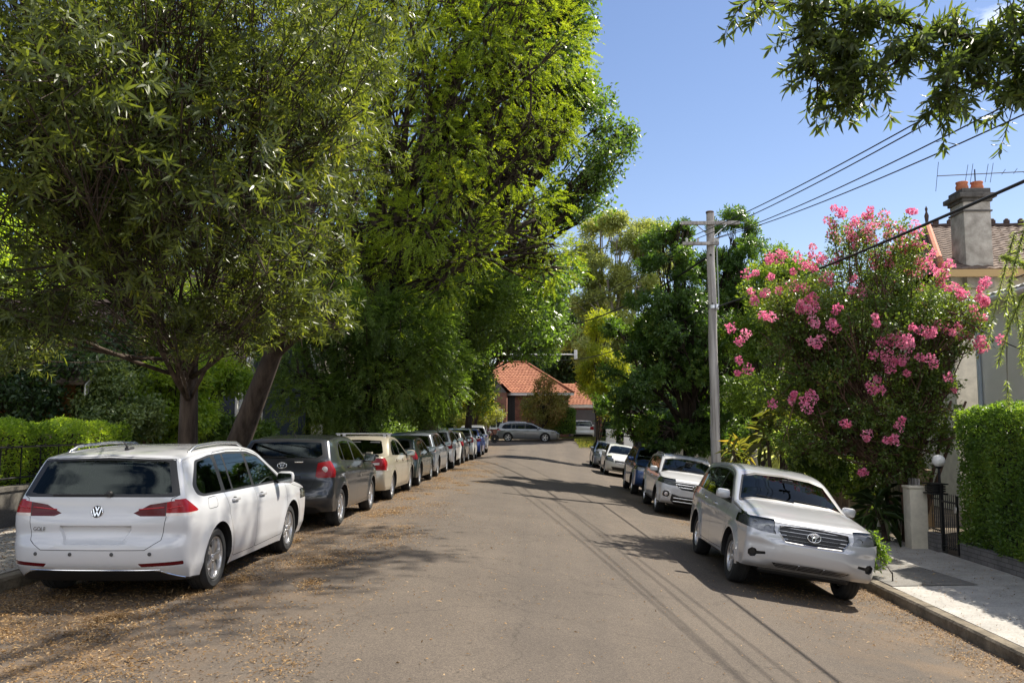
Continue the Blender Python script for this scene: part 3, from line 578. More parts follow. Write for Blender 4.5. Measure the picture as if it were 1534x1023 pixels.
# ---- front and rear details
def bar_on(sh, x0, x1, z0, z1, out, r, front, n=9, flat=True):
    pts = []
    for i in range(n+1):
        x = x0+(x1-x0)*i/n; z = z0+(z1-z0)*i/n; pts.append((x, sh.hit(x, z, front)+(out if front else -out), z))
    mb = MB(); mb.tube(pts, r, 6); return mb
def join(name, mbs, mat, parent, angle=40):
    o = MB()
    for m in mbs: o.add(m.v, m.f)
    return o.build(name, mat, parent, angle=angle)
def ex_wagon(t, sh, d):
    L = d['L']; rail_pair(t, sh, d, .55, 2.35, lambda y: np.interp(y, [.5,.9,1.5,2.1,2.4], [1.40,1.445,1.465,1.45,1.425]), pmat('satin_rail', (.55,.56,.58), .25, .9), .017, .03)
    y = sh.hit(0, .865); emblem_v(t, Matrix.Translation((0, y-.004, .865)) @ REAR @ Matrix.Rotation(R(-8), 4, 'X'), .057)
    y = sh.hit(-.56, .70); text_mesh('model_lettering', 'GOLF', .052, chrome, t, Matrix.Translation((-.555, y-.004, .70)) @ REAR @ Matrix.Rotation(R(-9), 4, 'Y'))
    m = MB(); m.tube([(0, .68-L/2, 1.43),(0, .60-L/2, 1.48),(0, .52-L/2, 1.53)], [.02,.009,.005], 8); m.bbox((-.025,.6-L/2,1.43),(.025,.74-L/2,1.467),.015); m.build('antenna', black, t, angle=50)
    for s in (1,-1):
        for (xa, xb, z, nm) in ((.40,.64,.905,'lamp_band'),(.68,.80,.915,'lamp_band')):
            m = bar_on(sh, s*xa, s*xb, z-.02, z, .002, .007, False, 6); m.build(nm, pmat('lamp_band_red', (.40,.012,.02), .2, coat=.3) if 'lamp_band_red' not in MATS else MATS['lamp_band_red'], t, True)
    y = sh.hit(0, 1.395); m = MB(); m.bbox((-.19, .31-L/2, 1.372),(.19, .40-L/2, 1.392), .008); m.build('brake_light', darkred, t)
    m = MB(); pts = [(x, sh.hit(x, 1.02+.015*math.sin((x+.5)*2))-.012, 1.022) for x in np.linspace(-.45,.1,8)]; m.tube(pts, .009, 6); m.lathe([(.03,-.01),(.028,.03),(.001,.035)], 12, 0, Matrix.Translation((.1, sh.hit(.1,1.03)-.005, 1.03)) @ Matrix.Rotation(math.pi/2, 4, 'X')); m.build('rear_wiper', black, t, angle=40)
    join('chrome_strip', [bar_on(sh, -.63, .63, .318, .318, .004, .006, False, 16), bar_on(sh, .63, .80, .305, .225, .004, .006, False, 6), bar_on(sh, -.63, -.80, .305, .225, .004, .006, False, 6)], chrome, t)
    m = MB()
    for x in (-.55,-.2,.2,.55):
        z = .475; m.lathe([(.018,0),(.018,.004),(.001,.006)], 12, 0, Matrix.Translation((x, sh.hit(x, z), z)) @ Matrix.Rotation(math.pi/2, 4, 'X'))
    m.build('parking_sensor', plastgrey, t)
def ex_hatch(t, sh, d):
    L = d['L']; y = sh.hit(0, 1.03); emblem_t(t, Matrix.Translation((0, y-.006, 1.03)) @ REAR @ Matrix.Rotation(R(-15), 4, 'X'), .075)
    join('rear_wiper', [bar_on(sh, -.35, .05, 1.17, 1.16, .012, .009, False)], black, t)
    m = MB(); m.tube([(0,.95-L/2,1.49),(0,.80-L/2,1.56),(0,.72-L/2,1.60)], [.014,.006,.004], 6); m.build('antenna', black, t)
    m = MB(); m.bbox((.20,sh.hit(.2,1.09)-.02,1.075),(.34,sh.hit(.34,1.09)+.01,1.10),.008); m.build('hatch_handle', chrome, t)
    for s in (1,-1):
        m = MB(); z = .965; x = .70; m.lathe([(.001,.012),(.045,.006),(.05,0)], 16, 0, Matrix.Translation((s*x, sh.hit(x, z)-.004, z)) @ Matrix.Rotation(math.pi/2, 4, 'X')); m.build('reversing_lamp', whitelens, t, True)
def ex_sedan(t, sh, d):
    L = d['L']; m = MB(); n = 14; V = []
    for i in range(n+1):
        x = -.72+1.44*i/n; e = 1-abs(x/.72)**4; z = 1.03+.055*e; y0, y1 = .10+.05*(1-e)-L/2, .32-L/2
        V += [(x,y0,z),(x,y1,z-.006),(x,y1,z-.028),(x,y0,z-.03)]
    m.add(V, [(i*4+j,i*4+(j+1)%4,i*4+4+(j+1)%4,i*4+4+j) for i in range(n) for j in range(4)]+[(0,1,2,3),(n*4+3,n*4+2,n*4+1,n*4)])
    for x in (-.5,.5): m.box((x-.06,.14-L/2,1.03),(x+.06,.28-L/2,1.10))
    m.build('spoiler', t.children[0].data.materials[0], t, angle=50)
    for y in (2.35, 1.75):
        m = MB(); zt = 1.47; m.bbox((-.62,y-.025-L/2,zt),(.62,y+.025-L/2,zt+.022),.01)
        for s in (1,-1): m.bbox((s*.55-.04,y-.04-L/2,1.38),(s*.55+.04,y+.04-L/2,zt),.015)
        m.build('roof_bar', alloy, t)
    m = MB(); m.bbox((-.20,.40-L/2,1.09),(.20,.43-L/2,1.11),.01); m.build('brake_light', darkred, t)
def sport_rack(t, sh, d):
    L = d['L']
    for y in (2.5, 1.6):
        m = MB(); zt = d['H']+.10; m.bbox((-.72,y-.035-L/2,zt),(.72,y+.035-L/2,zt+.035),.012)
        for s in (1,-1): m.bbox((s*.62-.07,y-.05-L/2,d['H']-.08),(s*.62+.07,y+.05-L/2,zt),.02)
        m.build('roof_bar', black, t)
    for y in (2.5,):
        m = MB()
        for x in (-.35,.1): m.tube([(x, 1.2-L/2, d['H']+.2),(x, 2.9-L/2, d['H']+.2)], .03, 8); m.bbox((x-.08,2.6-L/2,d['H']+.14),(x+.08,2.8-L/2,d['H']+.28),.03)
        m.build('bike_carrier', black, t)
def strip_front(d):       # drop the front lamps so that another face can be drawn
    d = dict(d); d['cuts'] = [c for c in d['cuts'] if c[0] not in (40, 42, 43)]; return d
def D_suv_a():
    d = D_suv(); L = d['L']
    def sculpt(v):
        x, y, z = v.co
        if y > L-.55 and x < .95:
            mid = 1-sm(.50, .68, x); v.co.y += .045*mid*sm(.80, .74, z)*sm(.40, .50, z)-.02*(1-mid)*sm(.78, .70, z)*sm(.40, .5, z)
            v.co.y -= .03*sm(.50, .40, z)*mid
        if y > L-1.2 and z > .95 and x < .8: v.co.z += .014*sm(.40, .52, x)*sm(.78, .62, x)
        if y < .4 and .80 < z < 1.02: v.co.y += .012*(1-sm(.5, .6, x))
    d['sculpt'] = sculpt
    d['cuts'] = d['cuts']+[(5,'s',[(L-.55,.885),(L-.545,.885),(L-.60,.76),(L-.606,.76)],0,dict(xmin=.5,only=(0,)))]
    d['recess'] = d['recess']+[(42,[(-.02,.765),(.40,.775),(.50,.90),(.48,.985),(-.02,1.01)],.03,L-.6,99)]
    d['cuts'] = d['cuts']+[(43,'e',[(-.02,.395),(.46,.40),(.55,.47),(-.02,.485)],.01,dict(lo=L-.6)),(1,'e',[(-.02,.1),(.95,.1),(.9,.30),(.6,.345),(-.02,.35)],0,dict(lo=L-.7)),
        ]
    d['recess'] = d['recess']+[(47,[(.64,.565),(.76,.545),(.775,.51),(.83,.50),(.87,.53),(.875,.59),(.83,.63),(.78,.62),(.76,.59),(.65,.60)],.035,L-.8,99)]
    return d
def ex_suv_a(t, sh, d):
    bars = [bar_on(sh, -w, w, z, z, -.006, .0065, True, 10) for z, w in ((.965,.47),(.915,.48),(.865,.47),(.815,.44))]
    fr = [(-.40,.775),(-.50,.90),(-.48,.985),(0,1.008),(.48,.985),(.50,.90),(.40,.775),(0,.765),(-.40,.775)]
    m = MB(); P = []
    for a, b in zip(fr, fr[1:]): P += [(a[0]+(b[0]-a[0])*k/5, a[1]+(b[1]-a[1])*k/5) for k in range(5)]
    m.tube([(x, min(sh.hit(x*1.04, z, True), sh.hit(x*1.05+.001, z+(.012 if z > .88 else -.012), True))+.004, z) for x, z in P+[P[0]]], .009, 6); join('grille_bars', bars+[m], alloy, t)
    emblem_t(t, Matrix.Translation((0, max(sh.hit(0, .885, True), sh.hit(0,.915,True))+.022, .885)) @ FRONT @ Matrix.Rotation(R(-8), 4, 'X'), .092)
    join('lower_grille_slats', [bar_on(sh, x0, x1, z, z, -.005, .006, True, 4) for z in (.42,.445,.468) for x0, x1 in ((-.50,-.19),(-.16,.16),(.19,.50))]+[bar_on(sh, x, x, .395, .48, -.002, .012, True, 3) for x in (-.175,.175)], alloy, t)
    front_wipers(t, sh, 1.275); cabin_bits(t, d, 1.5)
def front_wipers(t, sh, z):
    for a, b in ((-.05,.52),(-.58,-.06)):
        bar_on(sh, a, b, z, z+.03, .012, .008, True).build('wiper', black, t)
def cabin_bits(t, d, z):
    L = d['L']; y = d['cabin']+.25-L/2; m = MB(); m.bbox((-.09,y,z+.04),(.09,y+.03,z+.095),.015); m.tube([(0,y+.02,z+.07),(0,y+.05,z+.12)],.008,6); m.build('rear_view_mirror', [interior], t)
    m = MB(); m.bbox((-.62,y+.02,z-.23),(-.56,y+.03+.05,z-.15),.003); m.build('windscreen_sticker', stickers, t)
def D_suv_b():
    d = strip_front(variant(D_suv(), 4.49, 1.84, 1.61, rw=.35)); L = d['L']; d['housing'] = plastgrey
    d['recess'] = d['recess']+[(42,[(-.02,.72),(.36,.735),(.50,.82),(.56,.90),(-.02,.915)],.025,L-.7,99)]
    d['bulbs'] = [(.78,L-.30,.90,.05),(.62,L-.20,.87,.05)]
    d['cuts'] = d['cuts']+[(40,'e',[(.50,.82),(.56,.90),(.80,.955),(1.0,.99),(1.0,.88),(.72,.82)],.01,dict(lo=L-.8)),(40,'s',[(L-.7,1.0),(L-.45,.90),(L+.1,.85),(L+.1,.98)],.02,dict(lo=L-.75,xmin=.55)),
        (43,'e',[(-.02,.33),(.50,.33),(.62,.42),(.62,.52),(.60,.60),(.40,.56),(-.02,.56)],.01,dict(lo=L-.7)),(1,'e',[(-.02,.1),(.95,.1),(.9,.27),(.7,.32),(-.02,.325)],0,dict(lo=L-.7)),
        (47,'e',[(.66,.54),(.70,.49),(.80,.49),(.84,.54),(.84,.62),(.80,.67),(.70,.67),(.66,.62)],.01,dict(lo=L-.8)),(1,'s',[(.3,.1),(L-.3,.1),(L-.3,.36),(.3,.36)],0,dict(xmin=.4,only=(0,)))]
    return d
def ex_suv_b(t, sh, d):
    bars = [bar_on(sh, -w, w, z, z, -.004, .010, True, 10) for z, w in ((.86,.52),(.79,.44))]; join('grille_bars', bars, chrome, t)
    join('bumper_slats', [bar_on(sh, -.55, .55, z, z, .002, .014, True, 10) for z in (.50,.41)], alloy, t)
    emblem_v(t, Matrix.Translation((0, sh.hit(0, .815, True)+.022, .815)) @ FRONT, .075)
    for s in (1,-1):
        m = MB(); P = [(.66,.54),(.70,.49),(.80,.49),(.84,.54),(.84,.62),(.80,.67),(.70,.67),(.66,.62),(.66,.54)]
        m.tube([(s*x, sh.hit(x, z, True)+.004, z) for x, z in P], .010, 6, cap=False); m.build('fog_lamp_bezel', chrome, t, True)
        m = MB(); m.lathe([(.05,0),(.045,.01),(.001,.014)], 14, 0, Matrix.Translation((s*.75, sh.hit(.75,.58,True)+.002, .58)) @ Matrix.Rotation(-math.pi/2, 4, 'X')); m.build('fog_lamp', whitelens, t, True)
    rail_pair(t, sh, d, .7, 2.5, lambda y: np.interp(y, [.7,1.2,1.8,2.4], [1.56,1.585,1.585,1.55]), alloy, .016, .03); front_wipers(t, sh, 1.2); cabin_bits(t, d, 1.36)
def ex_simple_front(bz, bw):
    def f(t, sh, d):
        emblem_o = MB(); emblem_o.tube([(.07*math.cos(a), sh.hit(0, bz, True)+.01, bz+.045*math.sin(a)) for a in np.linspace(0, 2*math.pi, 17)], .008, 6, cap=False); emblem_o.build('emblem', chrome, t, True)
        join('grille_bars', [bar_on(sh, -bw, bw, bz+q, bz+q, .003, .008, True, 8) for q in (.05,-.05)], chrome, t); front_wipers(t, sh, d['H']*.71)
    return f
# ------------------------------------------------------------------ ground, road, footpaths
def sheet(name, xs, ys, zf, mat, smooth=True):
    V = [(x, y, zf(x, y)) for y in ys for x in xs]; n = len(xs)
    m = MB(); m.add(V, [(j*n+i, j*n+i+1, (j+1)*n+i+1, (j+1)*n+i) for j in range(len(ys)-1) for i in range(n-1)]); return struct(m.build(name, mat, None, smooth))
def asphalt():
    m = newmat('asphalt'); nt, N, L = nodes(m); b = N['Principled BSDF']; b.inputs['Roughness'].default_value = .85; setin(b, 'Specular IOR Level', .25)
    tc = N.new('ShaderNodeTexCoord')
    def noise(sc, det=6, ro=.6):
        n = N.new('ShaderNodeTexNoise'); n.inputs['Scale'].default_value = sc; n.inputs['Detail'].default_value = det; n.inputs['Roughness'].default_value = ro; L.new(tc.outputs['Object'], n.inputs['Vector']); return n
    def ramp(src, p0, c0, p1, c1):
        r = N.new('ShaderNodeValToRGB'); r.color_ramp.elements[0].position = p0; r.color_ramp.elements[0].color = c0; r.color_ramp.elements[1].position = p1; r.color_ramp.elements[1].color = c1; L.new(src, r.inputs[0]); return r
    def mix(fac, a, bb, mode='MIX'):
        x = N.new('ShaderNodeMix'); x.data_type = 'RGBA'; x.blend_type = mode
        if isinstance(fac, float): x.inputs[0].default_value = fac
        else: L.new(fac, x.inputs[0])
        for i, q in ((6, a), (7, bb)):
            if isinstance(q, tuple): x.inputs[i].default_value = q
            else: L.new(q, x.inputs[i])
        return x.outputs[2]
    base = ramp(noise(.55, 8, .7).outputs['Fac'], .3, (.093,.077,.063,1), .7, (.122,.101,.081,1)).outputs[0]
    vo = N.new('ShaderNodeTexVoronoi'); vo.inputs['Scale'].default_value = 95; L.new(tc.outputs['Object'], vo.inputs['Vector'])
    sp = ramp(vo.outputs['Color'], .1, (.70,.70,.71,1), .95, (1.32,1.30,1.27,1)).outputs[0]
    c = mix(1.0, base, sp, 'MULTIPLY')
    grain = ramp(noise(260, 2).outputs['Fac'], .38, (.6,.6,.6,1), .66, (1.5,1.5,1.5,1)).outputs[0]; c = mix(.8, c, grain, 'MULTIPLY')
    # pale dusty streaks along the street and darker patches of newer seal
    mp = N.new('ShaderNodeMapping'); mp.inputs['Scale'].default_value = (1.2,.06,1); L.new(tc.outputs['Object'], mp.inputs[0])
    st = N.new('ShaderNodeTexNoise'); st.inputs['Scale'].default_value = 1.0; st.inputs['Detail'].default_value = 5; L.new(mp.outputs[0], st.inputs['Vector'])
    c = mix(.5, c, ramp(st.outputs['Fac'], .35, (.78,.78,.79,1), .68, (1.2,1.17,1.12,1)).outputs[0], 'MULTIPLY')
    # litter-stained gutters: tan dust towards both kerbs
    sx = N.new('ShaderNodeSeparateXYZ'); L.new(tc.outputs['Object'], sx.inputs[0])
    def gut(a, b2):
        r = N.new('ShaderNodeMapRange'); r.inputs[1].default_value = a; r.inputs[2].default_value = b2; r.clamp = True; L.new(sx.outputs[0], r.inputs[0]); return r.outputs[0]
    ga = N.new('ShaderNodeMath'); ga.operation = 'MAXIMUM'; L.new(gut(-1.6,-3.6), ga.inputs[0]); gm = N.new('ShaderNodeMath'); gm.operation = 'MULTIPLY'; gm.inputs[1].default_value = .7; L.new(gut(2.4, 4.6), gm.inputs[0]); L.new(gm.outputs[0], ga.inputs[1])
    pn = ramp(noise(1.3, 9, .72).outputs['Fac'], .42, (0,0,0,1), .60, (1,1,1,1)).outputs[0]; pm_ = N.new('ShaderNodeMath'); pm_.operation = 'MULTIPLY'; L.new(ga.outputs[0], pm_.inputs[0]); L.new(pn, pm_.inputs[1])
    dust = ramp(noise(30, 6, .8).outputs['Fac'], .35, (.13,.09,.055,1), .7, (.30,.19,.10,1)).outputs[0]
    pf = N.new('ShaderNodeMath'); pf.operation = 'MULTIPLY'; pf.inputs[1].default_value = .62; L.new(pm_.outputs[0], pf.inputs[0]); c = mix(pf.outputs[0], c, dust)
    # fine cracks
    vc = N.new('ShaderNodeTexVoronoi'); vc.feature = 'DISTANCE_TO_EDGE'; vc.inputs['Scale'].default_value = .33; nn = noise(1.4, 6); 
    ad = N.new('ShaderNodeMix'); ad.data_type = 'RGBA'; ad.blend_type = 'LINEAR_LIGHT'; ad.inputs[0].default_value = .55; L.new(tc.outputs['Object'], ad.inputs[6]); L.new(nn.outputs['Color'], ad.inputs[7]); L.new(ad.outputs[2], vc.inputs['Vector'])
    ck = ramp(vc.outputs['Distance'], .0, (.55,.55,.55,1), .006, (1,1,1,1)).outputs[0]; c = mix(.7, c, ck, 'MULTIPLY')
    L.new(c, b.inputs['Base Color'])
    bp = N.new('ShaderNodeBump'); bp.inputs['Strength'].default_value = .55; bp.inputs['Distance'].default_value = .012; L.new(noise(150, 4).outputs['Fac'], bp.inputs['Height']); L.new(bp.outputs[0], b.inputs['Normal'])
    return m
def concrete(name, base, joints=True, hi=1.2):
    m = pmat(name, base, .8, var=.16, scale=2.2, bump=.2, bscale=90, spec=.25, detail=10); nt, N, L = nodes(m); b = N['Principled BSDF']; src = b.inputs['Base Color'].links[0].from_socket
    tc = N.new('ShaderNodeTexCoord'); n = N.new('ShaderNodeTexNoise'); n.inputs['Scale'].default_value = 40; n.inputs['Detail'].default_value = 6; L.new(tc.outputs['Object'], n.inputs['Vector'])
    r = N.new('ShaderNodeValToRGB'); r.color_ramp.elements[0].position = .35; r.color_ramp.elements[0].color = (.75,.74,.72,1); r.color_ramp.elements[1].position = .6; r.color_ramp.elements[1].color = (1.06,1.06,1.06,1); L.new(n.outputs['Fac'], r.inputs[0])
    x = N.new('ShaderNodeMix'); x.data_type = 'RGBA'; x.blend_type = 'MULTIPLY'; x.inputs[0].default_value = .8; L.new(src, x.inputs[6]); L.new(r.outputs[0], x.inputs[7]); out = x.outputs[2]
    L.new(out, b.inputs['Base Color']); return m
asph = asphalt()
soil = pmat('soil', (.10,.075,.05), .95, var=.5, scale=1.2, bump=.6, bscale=30, c2=(.17,.13,.08))
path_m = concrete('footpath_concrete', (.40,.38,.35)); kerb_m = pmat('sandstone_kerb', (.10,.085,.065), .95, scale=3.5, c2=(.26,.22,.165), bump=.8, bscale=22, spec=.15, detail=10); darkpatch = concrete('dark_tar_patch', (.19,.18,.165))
gutter_m = concrete('gutter_concrete', (.17,.155,.135))
ys = [-14,-10,-7]+list(np.arange(-4, 62.1, 1.5))
sheet('road', list(np.arange(-5.5, 5.2501, .25)), ys+[63.5,65,67,69.2], gz, asph)
ysx = list(np.arange(58, 70.1, 1.5))
sheet('cross_street', list(np.arange(-60, -5.4, 2.5))+[-5.5], list(np.arange(59.5, 69.3, 1.2)), lambda x, y: gz(-5.5, y)-.004, asph)
sheet('cross_street', [5.25]+list(np.arange(7.5, 60, 2.5)), list(np.arange(61, 69.3, 1.2)), lambda x, y: gz(5.25, y)-.004, asph)
def gnd(x, y):
    r = math.hypot(x, y)
    if -5.6 < x < 5.3 and y < 69: return gz(x, y)-.35
    return walk(x, y)-.03
sheet('ground', [-900,-300,-120,-60,-30,-18,-12,-9,-7.6,-6.6,-5.62,-5.5,0,5.24,5.36,6.4,7.6,9,12,18,30,60,120,300,900], [-60,-30,-14,-7]+list(np.arange(-4, 80, 3))+[90,120,200,400,1500], lambda x, y: gnd(x, y) if abs(x) < 100 and y < 100 else walk(math.copysign(12, x), min(y, 90))-.03, soil)
def kerbrow(name, x0, x1, ys_, zt, mat):
    m = MB(); L_ = 1.2
    y = ys_[0]; k = 0
    while y < ys_[1]:
        y2 = min(ys_[1], y+L_)-.006; j = random.uniform(-.008, .008); w = [x0+j, x1+j]
        zz = [zt(x0, y), zt(x0, y2)]; V = []
        for yy, z in ((y, zz[0]), (y2, zz[1])):
            z += random.uniform(-.006, .004)
            prof = [(w[0]+.004*0, z-.3),(w[0], z-.028),(w[0]+(.022 if x0 > 0 else .022), z),(w[1]-.01, z+.001),(w[1], z-.3)] if x0 > 0 else [(w[0], z-.3),(w[0]+.01, z+.001),(w[1]-.022, z),(w[1], z-.028),(w[1], z-.3)]
            V += [(px, yy, pz) for px, pz in prof]
        m.add(V, [(i, i+1, i+6, i+5) for i in range(4)]+[(4,3,2,1,0),(5,6,7,8,9)]); y += L_
    return struct(m.build(name, mat))
kerbrow('kerb', 5.25, 5.42, (-14, 60), lambda x, y: walk(5.4, y), kerb_m); kerbrow('kerb', -5.66, -5.5, (-14, 58), lambda x, y: walk(-5.6, y), kerb_m)
# footpaths as slabs with joints
def slabs(name, x0, x1, y0, y1, step, mat):
    m = MB(); y = y0
    while y < y1:
        a, b = y+.006, min(y1, y+step)-.006; dz = random.uniform(-.003, .004)
        V = [(x, yy, walk(x, yy)+dz+.002) for yy in (a, b) for x in (x0, x1)]; V += [(p[0], p[1], p[2]-.12) for p in V]
        m.add(V, [(0,1,3,2),(4,5,1,0),(5,7,3,1),(6,2,3,7),(4,0,2,6)]); y += step
    return struct(m.build(name, mat))
slabs('footpath', 5.43, 7.72, -14, 60, 2.4, path_m); slabs('footpath', -7.9, -5.67, -14, 58, 2.4, concrete('left_footpath_concrete', (.36,.33,.29)))
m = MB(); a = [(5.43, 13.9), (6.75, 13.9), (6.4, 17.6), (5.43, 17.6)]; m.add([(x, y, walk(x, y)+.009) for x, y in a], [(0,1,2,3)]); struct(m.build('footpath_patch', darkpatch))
# ------------------------------------------------------------------ plants
GAIN = 2.0
def leafmat(name, c0, c1, c2=None, trans=.42, rough=.42, tcol=None, spec=.45):
    c0, c1 = [x*GAIN for x in c0], [x*GAIN for x in c1]; c2 = [min(.8, x*1.15) for x in c2] if c2 else None; trans = min(.6, trans+.1)
    m = newmat(name); nt, N, L = nodes(m); b = N['Principled BSDF']; b.inputs['Roughness'].default_value = rough; setin(b, 'Specular IOR Level', spec)
    a = N.new('ShaderNodeAttribute'); a.attribute_name = 'v'
    r = N.new('ShaderNodeValToRGB'); r.color_ramp.elements[0].color = rgba(c0); r.color_ramp.elements[1].color = rgba(c1); r.color_ramp.elements[0].position = .05; r.color_ramp.elements[1].position = .8 if c2 else .95
    if c2: e = r.color_ramp.elements.new(.97); e.color = rgba(c2)
    L.new(a.outputs['Fac'], r.inputs[0]); L.new(r.outputs[0], b.inputs['Base Color'])
    t = N.new('ShaderNodeBsdfTranslucent'); g = N.new('ShaderNodeMix'); g.data_type = 'RGBA'; g.blend_type = 'MULTIPLY'; g.inputs[0].default_value = 1; g.inputs[7].default_value = rgba(tcol or (2.1, 2.0, .7)); L.new(r.outputs[0], g.inputs[6]); L.new(g.outputs[2], t.inputs[0])
    x = N.new('ShaderNodeMixShader'); x.inputs[0].default_value = trans; L.new(b.outputs[0], x.inputs[1]); L.new(t.outputs[0], x.inputs[2]); L.new(x.outputs[0], N['Material Output'].inputs['Surface']); return m
def barkmat(name, c, c2, sc=6, st=(1,1,.18), bump=.8): return pmat(name, c, .9, scale=sc, c2=c2, stretch=st, bump=bump, bscale=14, spec=.2)
def norm(a): return a/np.maximum(1e-9, np.linalg.norm(a, axis=-1, keepdims=True))
def rdir(n, r=rng): return norm(r.normal(size=(n, 3)))
def leaves(name, P, D, Nn, Ln, Wd, v, mat, parent=None, hexa=False, fold=.12, droop=.1):
    n = len(P); D = norm(D); S = norm(np.cross(D, Nn)); Nn = np.cross(S, D); Ln = np.broadcast_to(Ln, (n,))[:, None]; Wd = np.broadcast_to(Wd, (n,))[:, None]
    if hexa:
        k = 6; m1 = P+D*Ln*.30+Nn*Ln*droop*.4; m2 = P+D*Ln*.68+Nn*Ln*droop*.25; tip = P+D*Ln-Nn*Ln*droop*.5
        A = np.stack([P, m1-S*Wd*.5+Nn*Wd*fold, m2-S*Wd*.38+Nn*Wd*fold, tip, m2+S*Wd*.38+Nn*Wd*fold, m1+S*Wd*.5+Nn*Wd*fold], 1)
    else:
        k = 4; m = P+D*Ln*.45+Nn*Ln*droop*.4; A = np.stack([P, m-S*Wd*.5+Nn*Wd*fold, P+D*Ln-Nn*Ln*droop*.4, m+S*Wd*.5+Nn*Wd*fold], 1)
    me = bpy.data.meshes.new(name); me.vertices.add(n*k); me.vertices.foreach_set('co', A.reshape(-1).astype(np.float32)); me.loops.add(n*k); me.loops.foreach_set('vertex_index', np.arange(n*k, dtype=np.int32))
    me.polygons.add(n); me.polygons.foreach_set('loop_start', np.arange(0, n*k, k, dtype=np.int32)); 
    at_ = me.attributes.new('v', 'FLOAT', 'FACE'); at_.data.foreach_set('value', np.clip(v, 0, 1).astype(np.float32)); me.materials.append(mat); me.update(calc_edges=True)
    o = bpy.data.objects.new(name, me); col.objects.link(o)
    if parent: o.parent = parent
    return o
def blob_tips(blobs, per, sub=9, subr=.42, shell=.5, up=.15, r=rng, squash=.8):
    """tips spread over lumps that sit on the ellipsoids; returns position, outward direction, lump tint"""
    P, A, V, SB = [], [], [], []; tot = sum(b[1][0]*b[1][1]+b[1][1]*b[1][2]+b[1][0]*b[1][2] for b in blobs)
    for c, rad in blobs:
        c, rad = np.array(c, float), np.array(rad, float); w = (rad[0]*rad[1]+rad[1]*rad[2]+rad[0]*rad[2])/tot
        ns = max(4, int(sub*(.6+.8*r.random()))); sd = rdir(ns, r); sd[:, 2] = sd[:, 2]*.9+up; sd = norm(sd)
        sc = c+sd*rad*(.62+.3*r.random((ns, 1))); sr = rad.mean()*subr*(.65+.7*r.random(ns)); q = sr**2/np.sum(sr**2)
        for i in range(ns):
            n = max(2, int(per*w*q[i])); d = rdir(n, r); p = sc[i]+d*sr[i]*np.array((1,1,squash))*(shell+(1-shell)*r.random((n, 1)))**.7
            P.append(p); A.append(norm(d+norm(p-c)*.6+np.array((0,0,.15)))); V.append(np.full(n, r.random())); SB.append((sc[i], sr[i]))
    return np.vstack(P), np.vstack(A), np.concatenate(V), SB
def whorl(T, A, V, k, L, W, spread=(35, 95), droop=.35, r=rng, back=.14):
    M = len(T); u = norm(np.cross(A, r.normal(size=(M, 3)))); w = np.cross(A, u); ang = (np.arange(k)*2.4)[None, :]+r.random((M, 1))*6.28+r.normal(size=(M, k))*.25
    sp = np.radians(spread[0]+(spread[1]-spread[0])*((np.arange(k)/k)[None, :]*.8+.2*r.random((M, k))))
    D = A[:, None]*np.cos(sp)[..., None]+(u[:, None]*np.cos(ang)[..., None]+w[:, None]*np.sin(ang)[..., None])*np.sin(sp)[..., None]; D = D+np.array((0,0,-1.))*droop*r.random((M, k, 1)); D = norm(D)
    P = T[:, None]-A[:, None]*(back*(np.arange(k)/k)[None, :, None]); N_ = A[:, None]-D*np.sum(A[:, None]*D, -1, keepdims=True)+r.normal(size=(M, k, 3))*.35
    Ls = L*(.65+.5*r.random((M, k))); Ws = W*(.75+.5*r.random((M, k))); v = np.clip(V[:, None]*.45+r.random((M, k))*.55, 0, 1)
    return [x.reshape(-1, *x.shape[2:]) for x in (P, D, N_, Ls, Ws, v)]
def spray(T, A, V, k, stem, L, W, droop=.5, r=rng):
    """feathery shoots: leaflets in two ranks along a short drooping stem"""
    M = len(T); A = norm(A+np.array((0,0,-1.))*droop*r.random((M, 1))); S = norm(np.cross(A, np.array((0,0,1.))+r.normal(size=(M, 3))*.45)); U = np.cross(S, A); t = (np.arange(k)+.5)/k; sg = np.where(np.arange(k) % 2, 1., -1.)
    st = stem*(.7+.6*r.random((M, 1, 1))); P = T[:, None]+A[:, None]*st*t[None, :, None]+np.array((0,0,-1.))*(st*.25*(t**2)[None, :, None]); D = A[:, None]*.75+S[:, None]*sg[None, :, None]*.7+r.normal(size=(M, k, 3))*.22-np.array((0,0,.18))
    N_ = U[:, None]+r.normal(size=(M, k, 3))*.4; Ls = L*(.6+.6*r.random((M, k)))*(1-.35*t)[None]; Ws = np.full((M, k), W)*(.7+.6*r.random((M, k))); v = V[:, None]*.5+.5*r.random((M, k))
    return [x.reshape(-1, *x.shape[2:]) for x in (P, D, N_, Ls, Ws, v)]
def scatter(T, A, V, k, rad, L, W, r=rng, upb=.6):
    M = len(T); P = T[:, None]+rdir(M*k, r).reshape(M, k, 3)*rad*r.random((M, k, 1))**.5; D = A[:, None]*.6+rdir(M*k, r).reshape(M, k, 3)-np.array((0,0,.25)); N_ = np.array((0,0,1.))*upb+A[:, None]*.5+r.normal(size=(M, k, 3))*.45
    Ls = L*(.6+.7*r.random((M, k))); Ws = W*(.6+.7*r.random((M, k))); v = V[:, None]*.5+.5*r.random((M, k)); return [x.reshape(-1, *x.shape[2:]) for x in (P, D, N_, Ls, Ws, v)]
def bez(a, b, sag=.0, wob=.12, n=6, r=rng, up0=None):
    a, b = np.array(a, float), np.array(b, float); L = np.linalg.norm(b-a); c = (a+b)/2+np.array((0,0,sag*L))+r.normal(size=3)*wob*L*.35
    if up0 is not None: c = a+np.array(up0)*L*.5+(b-a)*.2
    return [tuple((1-t)**2*a+2*t*(1-t)*c+t*t*b) for t in np.linspace(0, 1, n)]
